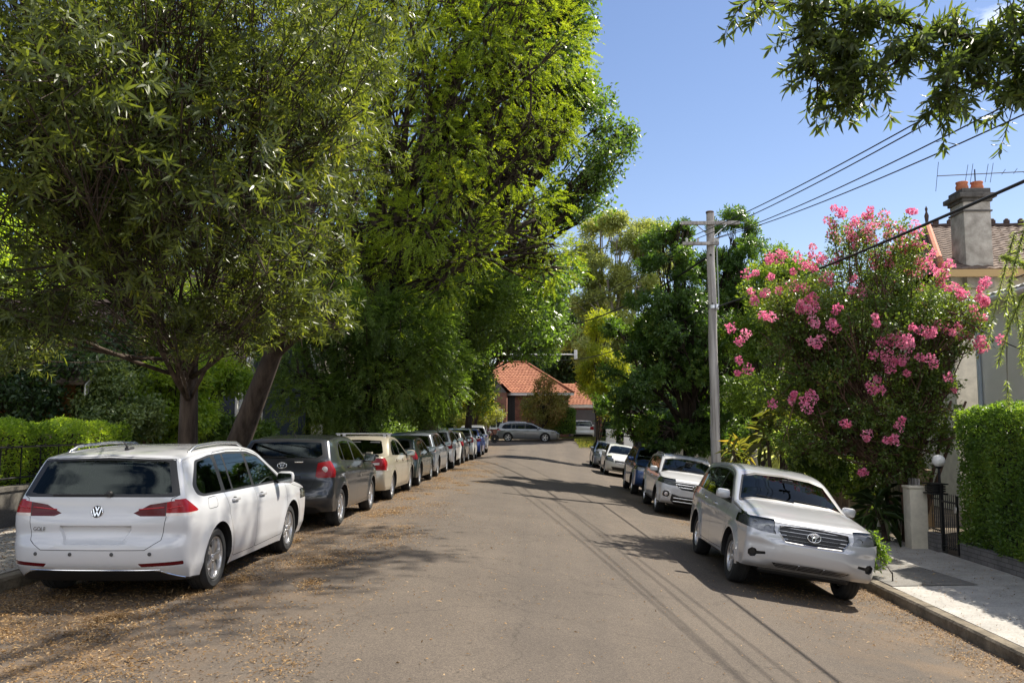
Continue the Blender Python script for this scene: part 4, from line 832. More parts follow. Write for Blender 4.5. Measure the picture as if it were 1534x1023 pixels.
def tree(name, label, cat, base, rad, fork, blobs, gen, lmat, bmat, per, group=None, hexa=False, sub=9, subr=.42, shell=.5, lean=None, twigs=True, extra_trunk=None, squash=.8, up=.15, fold=.12, droop=.1, limbr=.34, seed=1, limbk=1.0):
    r = np.random.default_rng(seed); base = np.array(base, float); t = thing(name, label, cat, tuple(base), group=group); mb = MB(); fork = np.array(fork, float)
    tr = bez(base-base, fork-base, 0, .05, 9, r, up0=(0,0,1.) if lean is None else lean); rr = [rad*(1.25 if i == 0 else 1)*(1-.42*i/8) for i in range(9)]; mb.tube(tr, rr, 12)
    fl = [(math.cos(a)*rad*1.7, math.sin(a)*rad*1.7) for a in np.linspace(0, 6.28, 6)[:-1]]
    for fx, fy in fl: mb.tube([(fx, fy, -.1), (fx*.45, fy*.45, rad*1.0), (0, 0, rad*3)], [rad*.22, rad*.4, rad*.5], 6, cap=False)
    T, A, V, SB = blob_tips(blobs, per, sub, subr, shell, up, r, squash)
    for c, rd in blobs:
        c = np.array(c)-base; k = r.integers(4, 8); st = np.array(tr[k]); lr = rr[k]*(.55+.3*r.random())*limbk; pts = bez(st, c, -.03, .16, 7, r); mb.tube(pts, [lr*(1-.6*i/6) for i in range(7)], 8)
        if twigs:
            for sc, sr in SB:
                if np.linalg.norm((sc-base-c)/np.array(rd)) < 1.15:
                    j = r.integers(2, 7); p2 = bez(pts[j], sc-base+r.normal(size=3)*sr*.3, -.04, .2, 5, r); mb.tube(p2, [max(.004+.008*min(1, limbk), lr*limbr*(1-.75*i/4)) for i in range(5)], 5, cap=False)
                    for q in range(3): e = sc-base+rdir(1, r)[0]*sr*.8; mb.tube(bez(p2[3], e, 0, .2, 4, r), [(lr*.12+.006)*min(1, limbk+.3), (lr*.09+.005)*min(1, limbk+.3), .004, .003], 4, cap=False)
    if extra_trunk:
        for a, b, r0 in extra_trunk: mb.tube(bez(np.array(a)-base, np.array(b)-base, 0, .1, 8, r), [r0*(1-.5*i/7) for i in range(8)], 9)
    mb.build('trunk', bmat, t, True)
    g = gen(T-base, A, V, r); leaves('crown', *g, lmat, t, hexa, fold, droop); return t
def B(px, py, d, rx, ry=None, rz=None):        # a crown lump seen at (px, py), d metres off, radii in metres
    return (at(px, py, d), (rx, ry or rx, rz or rx))
def foot(px, d, left):
    x = (px-CX)/F*d; p = CAM+d*FW+RT*x; return (p[0], p[1], walk(p[0], p[1]) if abs(p[0]) > 5.4 else gz(p[0], p[1]))
bark_grey = barkmat('grey_brown_bark', (.028,.020,.015), (.10,.075,.058)); bark_dark = barkmat('dark_bark', (.02,.015,.012), (.07,.052,.04)); bark_red = barkmat('reddish_bark', (.07,.04,.028), (.19,.12,.085)); bark_pale = barkmat('pale_smooth_bark', (.22,.19,.16), (.42,.38,.33), 3, (1,1,.4), .3)
# ---- the long-leaved trees over the white wagon
lf_long = leafmat('long_leaf', (.020,.028,.010), (.074,.094,.025), (.30,.30,.05), .34, .36, (2.0,1.9,.5), .5)
gw = lambda L, W, k=11, **kw: (lambda T, A, V, r: whorl(T, A, V, k, L, W, r=r, **kw))
b1 = [B(60,60,8.5,1.9),B(230,40,9,1.9),B(400,80,10,1.7),B(40,250,9,1.8),B(200,220,10,1.8),B(350,230,9.6,1.55),B(450,180,11,1.3),B(120,400,10,1.5,1.5,1.2),B(-60,420,10.5,1.8,1.6,1.2),B(280,390,11,1.4,1.4,1.2),B(430,330,11.5,1.2),B(400,440,12.4,1.1,1.1,.9),B(-60,100,8,1.8),B(20,480,11.5,1.3,1.2,.7),B(240,480,12.5,1.2,1.2,.7),B(490,390,12.4,.55,.6,.6),B(470,60,13,1.6),B(330,500,13,.9,1,.55)]
f1 = foot(287, 15.2, True)
tree('long_leaf_tree', 'large long-leaved tree with a straight rough trunk arching over the white station wagon', 'tree', f1, .19, (f1[0]+.1, f1[1]-.3, 3.4), b1, gw(.150, .026, 11), lf_long, bark_grey, 5600, 'long-leaved street trees', True, sub=12, subr=.45, shell=.35, seed=3, limbr=.2, limbk=.42)
f2 = foot(330, 17.2, True); b2 = [B(420,500,15.5,.7,.8,.5),B(490,470,16,.6,.7,.5),B(440,420,16.5,1.2),B(390,370,17,1.1),B(480,260,17,1.3),B(510,60,16.5,1.5),B(450,150,17,1.3)]
tree('long_leaf_tree', 'long-leaved tree with a thick trunk leaning right, beside the straight-trunked one', 'tree', f2, .26, at(425, 490, 16.4), b2, gw(.155, .028, 10), lf_long, bark_grey, 2300, 'long-leaved street trees', False, sub=10, subr=.5, shell=.4, lean=(.30,-.05,.8), seed=4, limbk=.6)
# ---- tall feathery tree over the left row
lf_fine = leafmat('feathery_leaf', (.042,.070,.010), (.125,.165,.020), (.24,.24,.04), .46, .5, (1.9,1.75,.5), .3)
b3 = [B(700,60,25,2.2,2.2,2.6),B(620,20,26,2.4),B(560,120,25,2.0,2,2.2),B(640,190,24,1.7,1.8,2.0),B(790,90,25,1.5,1.6,3.0),B(740,230,25,1.5,1.6,2.2),B(660,320,24,1.5,1.6,1.7),B(560,330,25.5,1.7),B(520,230,26,2.0),B(690,400,24.5,1.2,1.3,1.3),B(800,330,26.5,1.2,1.4,1.2),B(830,390,27,1.0,1.2,.9),B(600,430,26,1.6),B(480,60,27,2.5),B(760,-60,26,2.6),B(600,-120,27,3),B(460,350,27,1.8),B(820,210,26,.9,1,1.3)]
f3 = foot(520, 26.5, True)
tree('feathery_tree', 'tall bright green feathery tree with dark crooked limbs leaning over the left parked row', 'tree', f3, .36, at(615, 240, 26), b3, (lambda T, A, V, r: spray(T, A, V, 18, .34, .108, .030, .3, r)), lf_fine, bark_dark, 13500, sub=13, subr=.41, shell=.6, lean=(.1,0,.8), seed=5, limbr=.3, squash=1.0)
# ---- tall broad-leaved tree behind it
lf_broad = leafmat('broad_leaf', (.030,.050,.016), (.075,.110,.026), (.14,.17,.04), .38, .34, (1.8,2.0,.6), .5)
b4 = [B(808,60,36,2.3,2.6,3.2),B(900,240,36,1.35,1.6,1.5),B(870,290,36,1.3,1.6,1.1),B(830,170,37,2.2),B(760,20,38,3.2),B(740,200,38,3.2),B(820,330,37,1.8),B(760,440,37,2.4),B(800,-60,37,2.6),B(640,330,39,3.4),B(660,480,38,2.6),B(925,200,36,.7,.9,.8),B(848,95,36,1.3,1.5,1.3),B(852,15,37,1.4,1.6,1.4),B(858,150,36.5,1.1,1.3,1.0)]
f4 = foot(640, 38, True)
tree('broad_leaf_tree', 'tall glossy broad-leaved tree rising behind the feathery tree against the sky', 'tree', f4, .42, at(700, 400, 38), b4, (lambda T, A, V, r: scatter(T, A, V, 11, .42, .20, .12, r)), lf_broad, bark_dark, 6200, sub=13, subr=.40, shell=.45, seed=6)
# ---- dark dense trees under them along the left footpath
lf_dark = leafmat('dense_leaf', (.016,.030,.009), (.070,.104,.025), (.18,.21,.05), .44, .4, (1.8,1.9,.6), .4)
gs = lambda k, rad, L, W: (lambda T, A, V, r: scatter(T, A, V, k, rad, L, W, r))
b5 = [B(540,470,24,1.6),B(480,520,24,1.4),B(600,520,25,1.5),B(560,570,24.5,1.3,1.3,1),B(640,560,26,1.2,1.3,1),B(460,590,24,1.1,1.2,.9),B(520,610,24.5,1.0,1.2,.7)]; f5 = foot(545, 25, True)
tree('dense_tree', 'dense dark green street tree with foliage low over the beige sedan', 'tree', f5, .16, (f5[0]+.2, f5[1], 2.6), b5, (lambda T, A, V, r: spray(T, A, V, 14, .38, .12, .030, .5, r)), lf_dark, bark_dark, 6500, 'dense trees along the left footpath', sub=12, subr=.42, seed=7)
b5b = [B(640,430,33,1.8),B(700,470,34,1.8),B(600,460,34,2),B(740,500,36,1.5),B(660,540,34,1.7),B(610,570,33,1.6),B(690,590,35,1.3,1.4,1.0),B(640,610,34,1.2,1.3,.7)]; f5b = foot(632, 35, True)
tree('dense_tree', 'mid green street tree with light tufts behind the silver blue station wagon', 'tree', f5b, .2, (f5b[0]+.2, f5b[1], 3), b5b, gs(12, .36, .15, .06), leafmat('tufted_leaf', (.020,.036,.010), (.090,.130,.027), (.22,.25,.055), .44, .4, None, .4), bark_dark, 5200, 'dense trees along the left footpath', sub=12, subr=.42, seed=8)
b5c = [B(760,440,46,2.4),B(800,480,48,2.0),B(720,520,47,2),B(690,450,46,2.4),B(810,430,47,2.0)]; f5c = foot(700, 47, True)
tree('dense_tree', 'broad mid green tree above the blue hatchback near the corner', 'tree', f5c, .22, (f5c[0]+.4, f5c[1], 4), b5c, gs(12, .45, .22, .10), lf_broad, bark_dark, 3000, 'dense trees along the left footpath', sub=12, seed=9)
# ---- right hand dark tree with two domes
lf_camph = leafmat('dark_leaf_with_light_tips', (.020,.042,.013), (.060,.105,.022), (.20,.24,.04), .36, .36, (1.8,1.8,.5), .5)
b8 = [B(1010,390,31,1.5,1.5,1.5),B(985,480,31,1.6),B(1035,500,31,1.7),B(960,560,31,1.4),B(1040,580,31.5,1.5),B(1000,640,31.5,1.2,1.3,.9),B(1100,360,33,1.3,1.4,1.2),B(1120,420,33,1.3),B(1080,440,33,1.5),B(1110,520,33,1.6),B(925,610,32,.9,1,.8),B(940,500,32,.9),B(1080,620,32,1.2,1.2,.9),B(1012,350,31,.7,.8,.6),B(1045,655,32,1.1,1.1,.7),B(985,668,32,.9,1,.5),B(1085,672,32.5,.8,.9,.5),B(940,640,32.5,.7,.8,.6)]; f8 = foot(1028, 32.5, False)
tree('domed_street_tree', 'dense dark two-domed street tree beyond the power pole on the right', 'tree', f8, .24, (f8[0], f8[1], 2.0), b8, (lambda T, A, V, r: whorl(T, A, V, 10, .16, .055, (30, 105), .3, r, .2)), lf_camph, bark_dark, 9000, sub=13, subr=.38, shell=.4, seed=10)
# ---- gum tree far off
lf_gum = leafmat('gum_leaf', (.10,.125,.045), (.19,.21,.07), (.27,.26,.10), .35, .5, (1.7,1.6,.7), .3)
b7 = [B(930,350,72,3.0,3,1.3),B(890,385,73,2.2,2.2,1.1),B(975,360,73,2.2,2.4,1.2),B(910,420,72,2.6,2.6,1.2),B(960,430,73,2.6,2.6,1.4),B(890,460,72,2.2,2.4,1.2),B(935,480,74,3,3,1.4),B(900,345,74,1.8,2,.8),B(985,330+60,74,2,2,1),B(870,520,72,2.4,2.4,1.6),B(920,540,74,3,3,2)]; f7 = foot(925, 75, False)
tree('gum_tree', 'tall pale gum tree with layered airy foliage standing far behind the street', 'tree', (f7[0], f7[1], .4), .4, at(925, 480, 74), b7, (lambda T, A, V, r: scatter(T, A, V, 12, .55, .34, .10, r)), lf_gum, bark_pale, 5200, sub=10, subr=.38, shell=.6, squash=.45, seed=11)
# ---- yellow green bushes and small trees round the far corner
lf_yell = leafmat('yellow_green_leaf', (.085,.12,.018), (.21,.22,.028), (.34,.27,.04), .45, .45, (1.6,1.5,.5), .3)
def small_tree(name, label, px, d, blobs, gen, lm, per, rad=.09, base=None, group=None, seed=1, fz=1.2, left=True, **kw):
    f = base or foot(px, d, left); return tree(name, label, 'tree' if 'tree' in name else 'shrub', f, rad, (f[0], f[1], f[2]+fz), blobs, gen, lm, bark_dark, per, group, seed=seed, twigs=kw.pop('twigs', True), **kw)
small_tree('small_tree', 'small yellow green tree left of the tiled-roof house', 712, 57, [B(712,575,57,1.0,1,1.1),B(722,600,57,.8),B(698,595,57,.9),B(715,555,57,.6)], gs(12,.3,.16,.07), lf_yell, 900, seed=12, fz=1.6)
lf_pink = leafmat('speckled_leaf', (.07,.09,.02), (.18,.19,.05), (.40,.20,.16), .4, .5, (1.5,1.4,.7), .3)
small_tree('flowering_shrub', 'speckled low flowering shrub before the tiled-roof house', 722, 58, [B(715,628,58,1.0,1,.6),B(735,620,58.5,.8,.8,.6),B(700,632,58,.8,.8,.5)], gs(10,.25,.14,.07), lf_pink, 600, rad=.05, seed=13, fz=.5)
lf_autumn = leafmat('bronze_green_leaf', (.06,.08,.022), (.14,.12,.035), (.30,.14,.06), .4, .5, (1.5,1.4,.6), .3)
small_tree('small_tree', 'bronze tinged small tree in front of the far house behind the grey station wagon', 812, 70, [B(812,600,70,1.2),B(800,615,70,1.1),B(832,610,70,1.2),B(815,578,70,.8),B(822,635,70,.9)], gs(12,.32,.20,.07), lf_autumn, 900, seed=14, fz=1.2)
small_tree('golden_shrub', 'golden leaved tall shrub left of the two-domed tree', 893, 50, [B(892,510,50,1.2,1.2,1.4),B(905,560,50,1.3),B(885,545,51,1.0),B(912,600,49,1.0),B(898,480,52,.9)], gs(12,.3,.17,.07), lf_yell, 1500, seed=15, fz=1.5, left=False)
small_tree('leafy_shrub', 'bright leafy shrub between the power pole and the pink-flowering tree', 1140, 29, [B(1150,470,29,1.17),B(1120,520,29.5,1.053),B(1165,540,29,1.17),B(1125,585,29,0.936),B(1165,420,29.5,0.936),B(1180,600,29,0.936),B(1170,395,30,0.585)], gs(11,.26,.13,.05), leafmat('bright_shrub_leaf', (.030,.06,.014), (.105,.15,.025), (.24,.24,.035), .42, .4, None, .4), 3600, seed=16, fz=1.3, left=False)
# dark trees beyond the houses
farspec = [(770,470,95,7,5),(850,500,92,6.5,5),(690,470,98,8,6),(600,420,100,9,8),(960,540,96,6,4),(1040,520,90,7,6),(880,590,90,4,3.5),(1180,480,70,6,5),(520,480,70,7,6),(1240,560,48,3.5,2.6),(830,560,88,3.6,3.2)]
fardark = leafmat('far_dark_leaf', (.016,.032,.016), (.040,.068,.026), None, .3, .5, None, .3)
farspec += [(1000,610,66,5,4),(1085,600,60,5,4),(945,625,84,5,4),(690,600,84,5,4),(620,600,76,5,4),(560,610,62,5,4),(1150,600,62,5,4),(450,600,56,4,3.4),(1040,640,80,6,3)]
fl = ['filling the gap behind the roof ridge of the far house','right of the far roof, below the gum tree','left behind the far house, in the feathery tree\'s gap','far left, deep behind the street trees','behind the golden shrub on the right','hidden mostly by the two-domed tree','low beside the far garage','behind the pink-flowering tree','behind the beige sedan\'s dense tree','low behind the leaning shrub near the rusty arch','just over the far house\'s ridge end']
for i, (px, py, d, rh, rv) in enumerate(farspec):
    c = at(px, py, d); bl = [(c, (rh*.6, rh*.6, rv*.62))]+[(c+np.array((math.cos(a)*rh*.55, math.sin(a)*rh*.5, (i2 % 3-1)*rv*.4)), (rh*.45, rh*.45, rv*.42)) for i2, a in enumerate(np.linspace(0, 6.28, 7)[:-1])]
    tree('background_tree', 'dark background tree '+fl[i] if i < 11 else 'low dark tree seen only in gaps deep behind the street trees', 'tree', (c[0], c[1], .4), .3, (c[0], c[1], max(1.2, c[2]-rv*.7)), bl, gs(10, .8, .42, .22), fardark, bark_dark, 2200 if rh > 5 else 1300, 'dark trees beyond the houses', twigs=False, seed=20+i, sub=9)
# ---- pink crepe myrtle
lf_crepe = leafmat('crepe_leaf', (.026,.045,.015), (.072,.105,.022), (.19,.18,.035), .38, .36, None, .5)
petal = leafmat('pink_petal', (.33,.055,.135), (.47,.17,.255), (.62,.40,.42), .3, .6, (1.2,1.0,1.05), .2)
bc = [B(1290,600,18.7,1.35,1.296,1.188),B(1200,560,18.5,1.188),B(1370,560,18.7,1.08,1.188,0.972),B(1290,500,18.5,1.62,1.512,1.188),B(1230,450,18.5,1.188),B(1360,450,18.5,1.188),B(1290,420,18.7,1.296),B(1180,500,18.5,0.864),B(1270,660,18.3,1.08,1.188,0.648),B(1220,630,18.5,0.972),B(1340,640,18.5,0.864,0.972,0.756),B(1410,480,18.5,0.756),B(1160,450,19,0.648),B(1320,700,18.5,0.648,0.756,0.54),B(1420,540,18.5,0.54,0.648,0.648),B(1385,600,18.6,.8,.9,.7),B(1390,660,18.6,.6,.7,.5),B(1350,690,18.6,.6,.7,.5),B(1245,580,18.2,.9),B(1440,470,18.6,.5,.6,.6)]
fc = (7.75, 18.9, -.72)
rr_ = np.random.default_rng(41); shoots = []
ups = [(1246,325),(1262,345),(1285,330),(1305,350),(1330,345),(1356,330),(1340,370),(1375,370),(1390,395),(1420,400),(1445,430),(1475,440),(1320,380),(1300,330),(1270,360),(1240,370),(1205,390),(1195,420),(1165,385),(1150,415),(1135,440),(1465,470),(1480,515),(1440,500),(1412,545),(1358,360),(1380,345)]
for x, y in ups: shoots.append(at(x, y, 18.5+rr_.normal()*.5))
def gcrepe(T, A, V, r):
    o = [np.array(T)]; aa = [A]; vv = [V]
    for s in shoots:
        s = s-np.array(fc); c = np.array(at(1290, 520, 18.6))-np.array(fc); d = s-c; d[2] += .4; d = d/np.linalg.norm(d); n = 26; t = np.linspace(0, 1, n)[:, None]; o.append(s-d*(1-t)*1.3+r.normal(size=(n, 3))*.035); aa.append(np.repeat(d[None], n, 0)); vv.append(np.full(n, .5+.3*r.random()))
    return scatter(np.vstack(o), np.vstack(aa), np.concatenate(vv), 9, .13, .075, .042, r)
ct = tree('pink_flowering_tree', 'multi-stemmed pink crepe myrtle in full bloom behind the silver sport utility', 'tree', fc, .10, (fc[0]-.1, fc[1]-.1, 1.3), bc, gcrepe, lf_crepe, bark_red, 8200, sub=12, subr=.40, shell=.4, seed=30, limbr=.3, extra_trunk=[((fc[0]+dx, fc[1]+dy, -.75), (fc[0]+dx*6, fc[1]+dy*3, 2.2), .05) for dx, dy in ((-.14,.05),(.15,-.1),(-.08,-.15),(.1,.16),(.24,.06))])
mb = MB()
for s in shoots: s2 = s-np.array(fc); c = np.array(at(1290, 560, 18.6))-np.array(fc); mb.tube(bez(c, s2, .06, .1, 6, rr_), [.022,.018,.014,.010,.007,.004], 5, cap=False)
mb.build('shoot', bark_red, ct, True)
fls = ups+[(1300,345),(1268,338),(1340,340),(1362,338),(1392,402),(1412,410),(1288,432),(1215,470),(1213,458),(1228,508),(1245,478),(1312,465),(1330,530),(1345,505),(1360,512),(1380,515),(1400,505),(1425,500),(1395,500),(1317,525),(1335,548),(1320,568),(1377,545),(1115,545),(1105,500),(1212,595),(1195,600),(1210,610),(1275,640),(1310,585),(1352,632),(1343,662),(1160,603),(1295,708),(1305,652),(1433,587),(1470,515),(1475,432),(1410,420),(1390,440),(1440,445),(1230,390),(1122,408),(1148,470),(1250,420),(1370,395),(1350,410),(1185,600)]
P, D, NN, LL, WW, VV = [], [], [], [], [], []
for x, y in fls:
    small = y > 560; d = (17.0 if y > 440 and x < 1420 else 18.1)+rr_.normal()*.2; c = at(x, y, d); k = rr_.integers(1, 4) if small else rr_.integers(2, 6)
    for q in range(k):
        cc = c+rr_.normal(size=3)*np.array((.12,.12,.13))*(.6 if small else 1); n = 42; rad = .078*(.6+.8*rr_.random()); dd = rdir(n, rr_); P.append(cc-np.array(fc)+dd*rad*rr_.random((n,1))**.4); D.append(dd+rdir(n, rr_)*.8); NN.append(dd); LL.append(np.full(n, .05)); WW.append(np.full(n, .045)); VV.append(.25+.5*rr_.random()+.25*rr_.random(n))
leaves('blossom', np.vstack(P), np.vstack(D), np.vstack(NN), np.concatenate(LL), np.concatenate(WW), np.concatenate(VV), petal, ct, False, .3, .2)
# ---- the branch hanging in at the top right, from a tree standing at the right just outside the picture
lf_over = leafmat('olive_leaf', (.026,.038,.018), (.062,.078,.028), (.16,.17,.035), .40, .4, (1.8,1.9,.6), .4)
ro = np.random.default_rng(31); fo = np.array((7.9, 4.2, walk(7.9, 4.2))); t = thing('overhanging_tree', 'olive leaved tree whose outer branch hangs into the sky at the top right', 'tree', tuple(fo)); mb = MB(); Q = lambda *p: np.array(at(*p))-fo
def limb(pts, r0, r1):
    P = np.array(pts); k = np.linspace(0, len(P)-1, len(P)*5); o = []
    for q in k:
        i = min(len(P)-2, int(q)); f = q-i; p0, p1, p2, p3 = P[max(0, i-1)], P[i], P[i+1], P[min(len(P)-1, i+2)]
        o.append(.5*((2*p1)+(-p0+p2)*f+(2*p0-5*p1+4*p2-p3)*f*f+(-p0+3*p1-3*p2+p3)*f**3))
    mb.tube(o, [r0+(r1-r0)*i/(len(o)-1) for i in range(len(o))], 8); return o
limb([(0,0,-.1),(-.05,.1,1.5),(-.2,.2,3.0),Q(1900,-160,5.4)], .17, .11)
br = [limb([Q(1900,-160,5.4),Q(1700,-20,5.8),Q(1590,30,6.0),Q(1480,60,6.2)], .07, .028), limb([Q(1480,60,6.2),Q(1390,45,6.4),Q(1310,20,6.5),Q(1220,12,6.6),Q(1120,0,6.9)], .022, .005), limb([Q(1590,30,6.0),Q(1545,90,6.1),Q(1520,150,6.2)], .016, .005), limb([Q(1480,60,6.2),Q(1440,100,6.2),Q(1405,150,6.3)], .013, .004),
      limb([Q(1390,45,6.4),Q(1340,95,6.4),Q(1290,105,6.5),Q(1265,60,6.5)], .012, .004), limb([Q(1310,20,6.5),Q(1262,75,6.6),Q(1268,150,6.6)], .010, .004), limb([Q(1220,12,6.6),Q(1212,70,6.7),Q(1225,120,6.7)], .008, .004), limb([Q(1590,30,6.0),Q(1500,-30,6.0),Q(1380,-60,6.2),Q(1250,-50,6.4)], .02, .006), limb([Q(1700,-20,5.8),Q(1640,90,5.8),Q(1600,150,5.9)], .014, .005)]
T, A = [], []
for j, b_ in enumerate(br):
    if j == 0: b_ = b_[len(b_)//3:]
    bp = np.array(b_)
    for q in range(int(len(bp)*(2.5 if j in (1, 7) else 2.9))):
        i = ro.integers(1, len(bp)); p = bp[i]; d = rdir(1, ro)[0]; d[2] -= .35; ln = .10+.26*ro.random(); e = p+d*ln; mb.tube(bez(p, e, -.05, .25, 4, ro), [.0045,.004,.003,.002], 4, cap=False)
        for w_ in (1.0, .6):
            T.append(p+(e-p)*w_); A.append(d)
hi = [(5.3,14.3,13.4,.9),(6.0,15.9,13.6,1.0),(6.6,17.5,13.8,1.0),(7.3,19.1,14,1.1),(6.3,20.6,14,1.0),(5.2,6.0,12.6,1.5),(8.6,5.0,12.0,1.8),(10.5,3.5,12.0,2.0)]; top = (4.1-fo[0], 8.6-fo[1], 12.4-fo[2]); tb = limb([(-.2,.2,3.0),(.1,.4,6.0),(-.9,1.0,9.5),(-2.4,3.0,11.6),top], .13, .075); T2, A2 = [], []
for x, y, z, r0 in hi:
    c = np.array((x, y, z))-fo; pts = bez(top, c, .04, .08, 9, ro); mb.tube(pts, [.055-.005*i for i in range(9)], 7)
    for q in range(11):
        e = c+rdir(1, ro)[0]*r0*(.5+.5*ro.random()); mb.tube(bez(pts[6+q % 3], e, 0, .15, 4, ro), [.014,.011,.008,.005], 4, cap=False)
        n_ = 16; T2.append(e+ro.normal(size=(n_, 3))*.30); A2.append(norm(rdir(n_, ro)+norm(e-c)))
mb.build('trunk', bark_dark, t, True); leaves('upper_crown', *whorl(np.vstack(T2), np.vstack(A2), ro.random(len(np.vstack(T2))), 9, .14, .034, (30, 100), .4, ro, .1), lf_over, t, False); T, A = np.array(T), norm(np.array(A)+np.array((0,0,-.2)))
leaves('crown', *whorl(T, A, ro.random(len(T)), 9, .112, .024, (25, 100), .5, ro, .09), lf_over, t, True)
# ---- weeping bottlebrush hanging at the right edge
lf_weep = leafmat('weeping_leaf', (.07,.10,.035), (.17,.20,.07), (.28,.28,.12), .4, .4, (1.6,1.6,.6), .4)
wb_ = (8.9, 9.4, walk(8.9, 9.4)); t = thing('weeping_tree', 'weeping bottlebrush whose pale drooping sprays hang at the right edge before the grey wall', 'tree', wb_); mb = MB(); top = np.array((8.6, 9.7, 4.1))-np.array(wb_); mb.tube(bez((0,0,0), top, 0, .05, 8, rr_, up0=(0,0,1)), [.11,.1,.09,.08,.07,.06,.055,.05], 9)
PP = []; AA = []
hang = [((1500,385),(1540,400)),((1512,420),(1536,560)),((1540,330),(1505,470)),((1548,420),(1530,545)),((1520,350),(1478,520)),((1511,470),(1511,610)),((1535,440),(1495,545)),((1600,350),(1640,560))]
for i, (a, b) in enumerate(hang):
    d = 9.4+.25*rr_.normal(); p0, p1 = np.array(at(*a, d+.2))-np.array(wb_), np.array(at(*b, d))-np.array(wb_); pts = bez(p0, p1, .10, .1, 14, rr_); mb.tube(bez(top+rr_.normal(size=3)*.1, p0, .08, .1, 6, rr_), [.03,.025,.02,.016,.012,.009], 5, cap=False); mb.tube(pts, [.008-.0004*i2 for i2 in range(14)], 4, cap=False)
    pp = np.array(pts); s = np.interp(np.linspace(0, 13, 40), np.arange(14), np.arange(14)); pos = np.stack([np.interp(s, np.arange(14), pp[:, j]) for j in range(3)], 1); dr = norm(np.gradient(pos, axis=0)); keep = np.ones(len(pos), bool)
    if i in (5,): keep = (np.arange(40) < 6) | (np.arange(40) > 29)
    PP.append(pos[keep]); AA.append(dr[keep])
mb.build('trunk', bark_grey, t, True)
g = whorl(np.vstack(PP), np.vstack(AA), rr_.random(len(np.vstack(PP))), 7, .085, .011, (35, 70), .35, rr_, .04); leaves('crown', *g, lf_weep, t, False)
# ---- hedges
lf_shrub0 = leafmat('sunny_hedge_leaf', (.06,.10,.016), (.16,.22,.030), (.28,.31,.05), .46, .42, None, .4)  # hedge leaf in brighter colours: the sunlit look is put into them
def hedge(name, label, path, wd, z0f, h, mat, dens, L, W, group=None, seed=50, taper=.0, lumps=.075):
    """clipped hedge following path (list of x, y): leaves on a thick outer layer round a twiggy core"""
    r = np.random.default_rng(seed); t = thing(name, label, 'hedge', (path[0][0], path[0][1], z0f(*path[0])), group=group); o = np.array((path[0][0], path[0][1], z0f(*path[0]))); core = MB(); P, N_ = [], []
    for a, b in zip(path, path[1:]):
        a, b = np.array(a, float), np.array(b, float); ln = np.linalg.norm(b-a); u = (b-a)/ln; n2 = np.array((-u[1], u[0])); z0 = z0f(*a); z1 = z0f(*b)
        c = [tuple(a+n2*s*wd*.34+u*.1) for s in (1,-1)]+[tuple(b+n2*s*wd*.34-u*.1) for s in (-1, 1)]; core.add([(p[0]-o[0], p[1]-o[1], z-o[2]) for z in (min(z0, z1), min(z0, z1)+h-.14) for p in c], [(3,2,1,0),(4,5,6,7),(0,1,5,4),(1,2,6,5),(2,3,7,6),(3,0,4,7)])
        for (ar, kind) in ((ln*h,'f'),(ln*h,'b'),(ln*wd,'t'),(wd*h,'s'),(wd*h,'e')):
            n = int(ar*dens); uu, vv = r.random(n), r.random(n); dp = np.abs(r.normal(size=n))*.07-.03
            if kind in 'fb':
                sg = 1 if kind == 'f' else -1; xy = a+np.outer(uu*ln, u)+n2*sg*(wd/2-dp)[:, None]; z = z0+(z1-z0)*uu+vv*h; nn = np.tile(np.r_[n2*sg, .25], (n, 1))
            elif kind == 't': xy = a+np.outer(uu*ln, u)+np.outer((vv-.5)*wd, n2); z = z0+(z1-z0)*uu+h-dp+np.abs(r.normal(size=n))*.02; nn = np.tile((0,0,1.), (n, 1))
            else:
                sg = -1 if kind == 's' else 1; q = a if kind == 's' else b; xy = q+u*sg*(-dp)[:, None]+np.outer((uu-.5)*wd, n2); z = (z0 if kind == 's' else z1)+vv*h; nn = np.tile(np.r_[u*sg, .25], (n, 1))
            p = np.column_stack([xy, z]); lump = np.sin(p[:, 0]*3.1+p[:, 2]*2.3)*np.cos(p[:, 1]*2.7-p[:, 2]*3.3)*lumps+np.sin(p[:, 1]*7+p[:, 0]*6)*lumps*.5; p = p+nn*lump[:, None]; P.append(p); N_.append(nn)
    core.build('stems', pmat('hedge_twigs_'+str(seed), (.030,.026,.015), .95, var=.5, scale=9), t)
    P = np.vstack(P)-o; N_ = np.vstack(N_); n = len(P); D = norm(N_*.55+rdir(n, r)+np.array((0,0,.25))); v = .35*(.5+.5*np.sin(P[:, 1]*2.1+P[:, 2]*3))+.65*r.random(n); leaves('crown', P, D, N_+r.normal(size=(n, 3))*.5, L*(.6+.8*r.random(n)), W*(.6+.8*r.random(n)), v, mat, t); return t
lf_hedge = leafmat('hedge_leaf', (.028,.058,.014), (.085,.135,.024), (.19,.23,.04), .42, .38, None, .45)
hedge('clipped_hedge', 'tall clipped green hedge on the low grey brick wall right of the gate', [(8.35,16.6),(8.35,5.0)], 1.15, lambda x, y: -.50, 2.45, lf_hedge, 2300, .055, .032, 'clipped hedges', 51)
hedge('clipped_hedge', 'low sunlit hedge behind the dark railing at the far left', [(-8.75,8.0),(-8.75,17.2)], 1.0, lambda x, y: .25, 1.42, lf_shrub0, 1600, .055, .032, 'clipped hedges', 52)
hedge('clipped_hedge', 'square dark hedge before the garage at the end of the street', [(at(822,650,69)[0], 71.5),(at(862,650,69)[0], 71.5)], 1.4, lambda x, y: .95, 1.95, lf_hedge, 500, .12, .08, 'clipped hedges', 53)
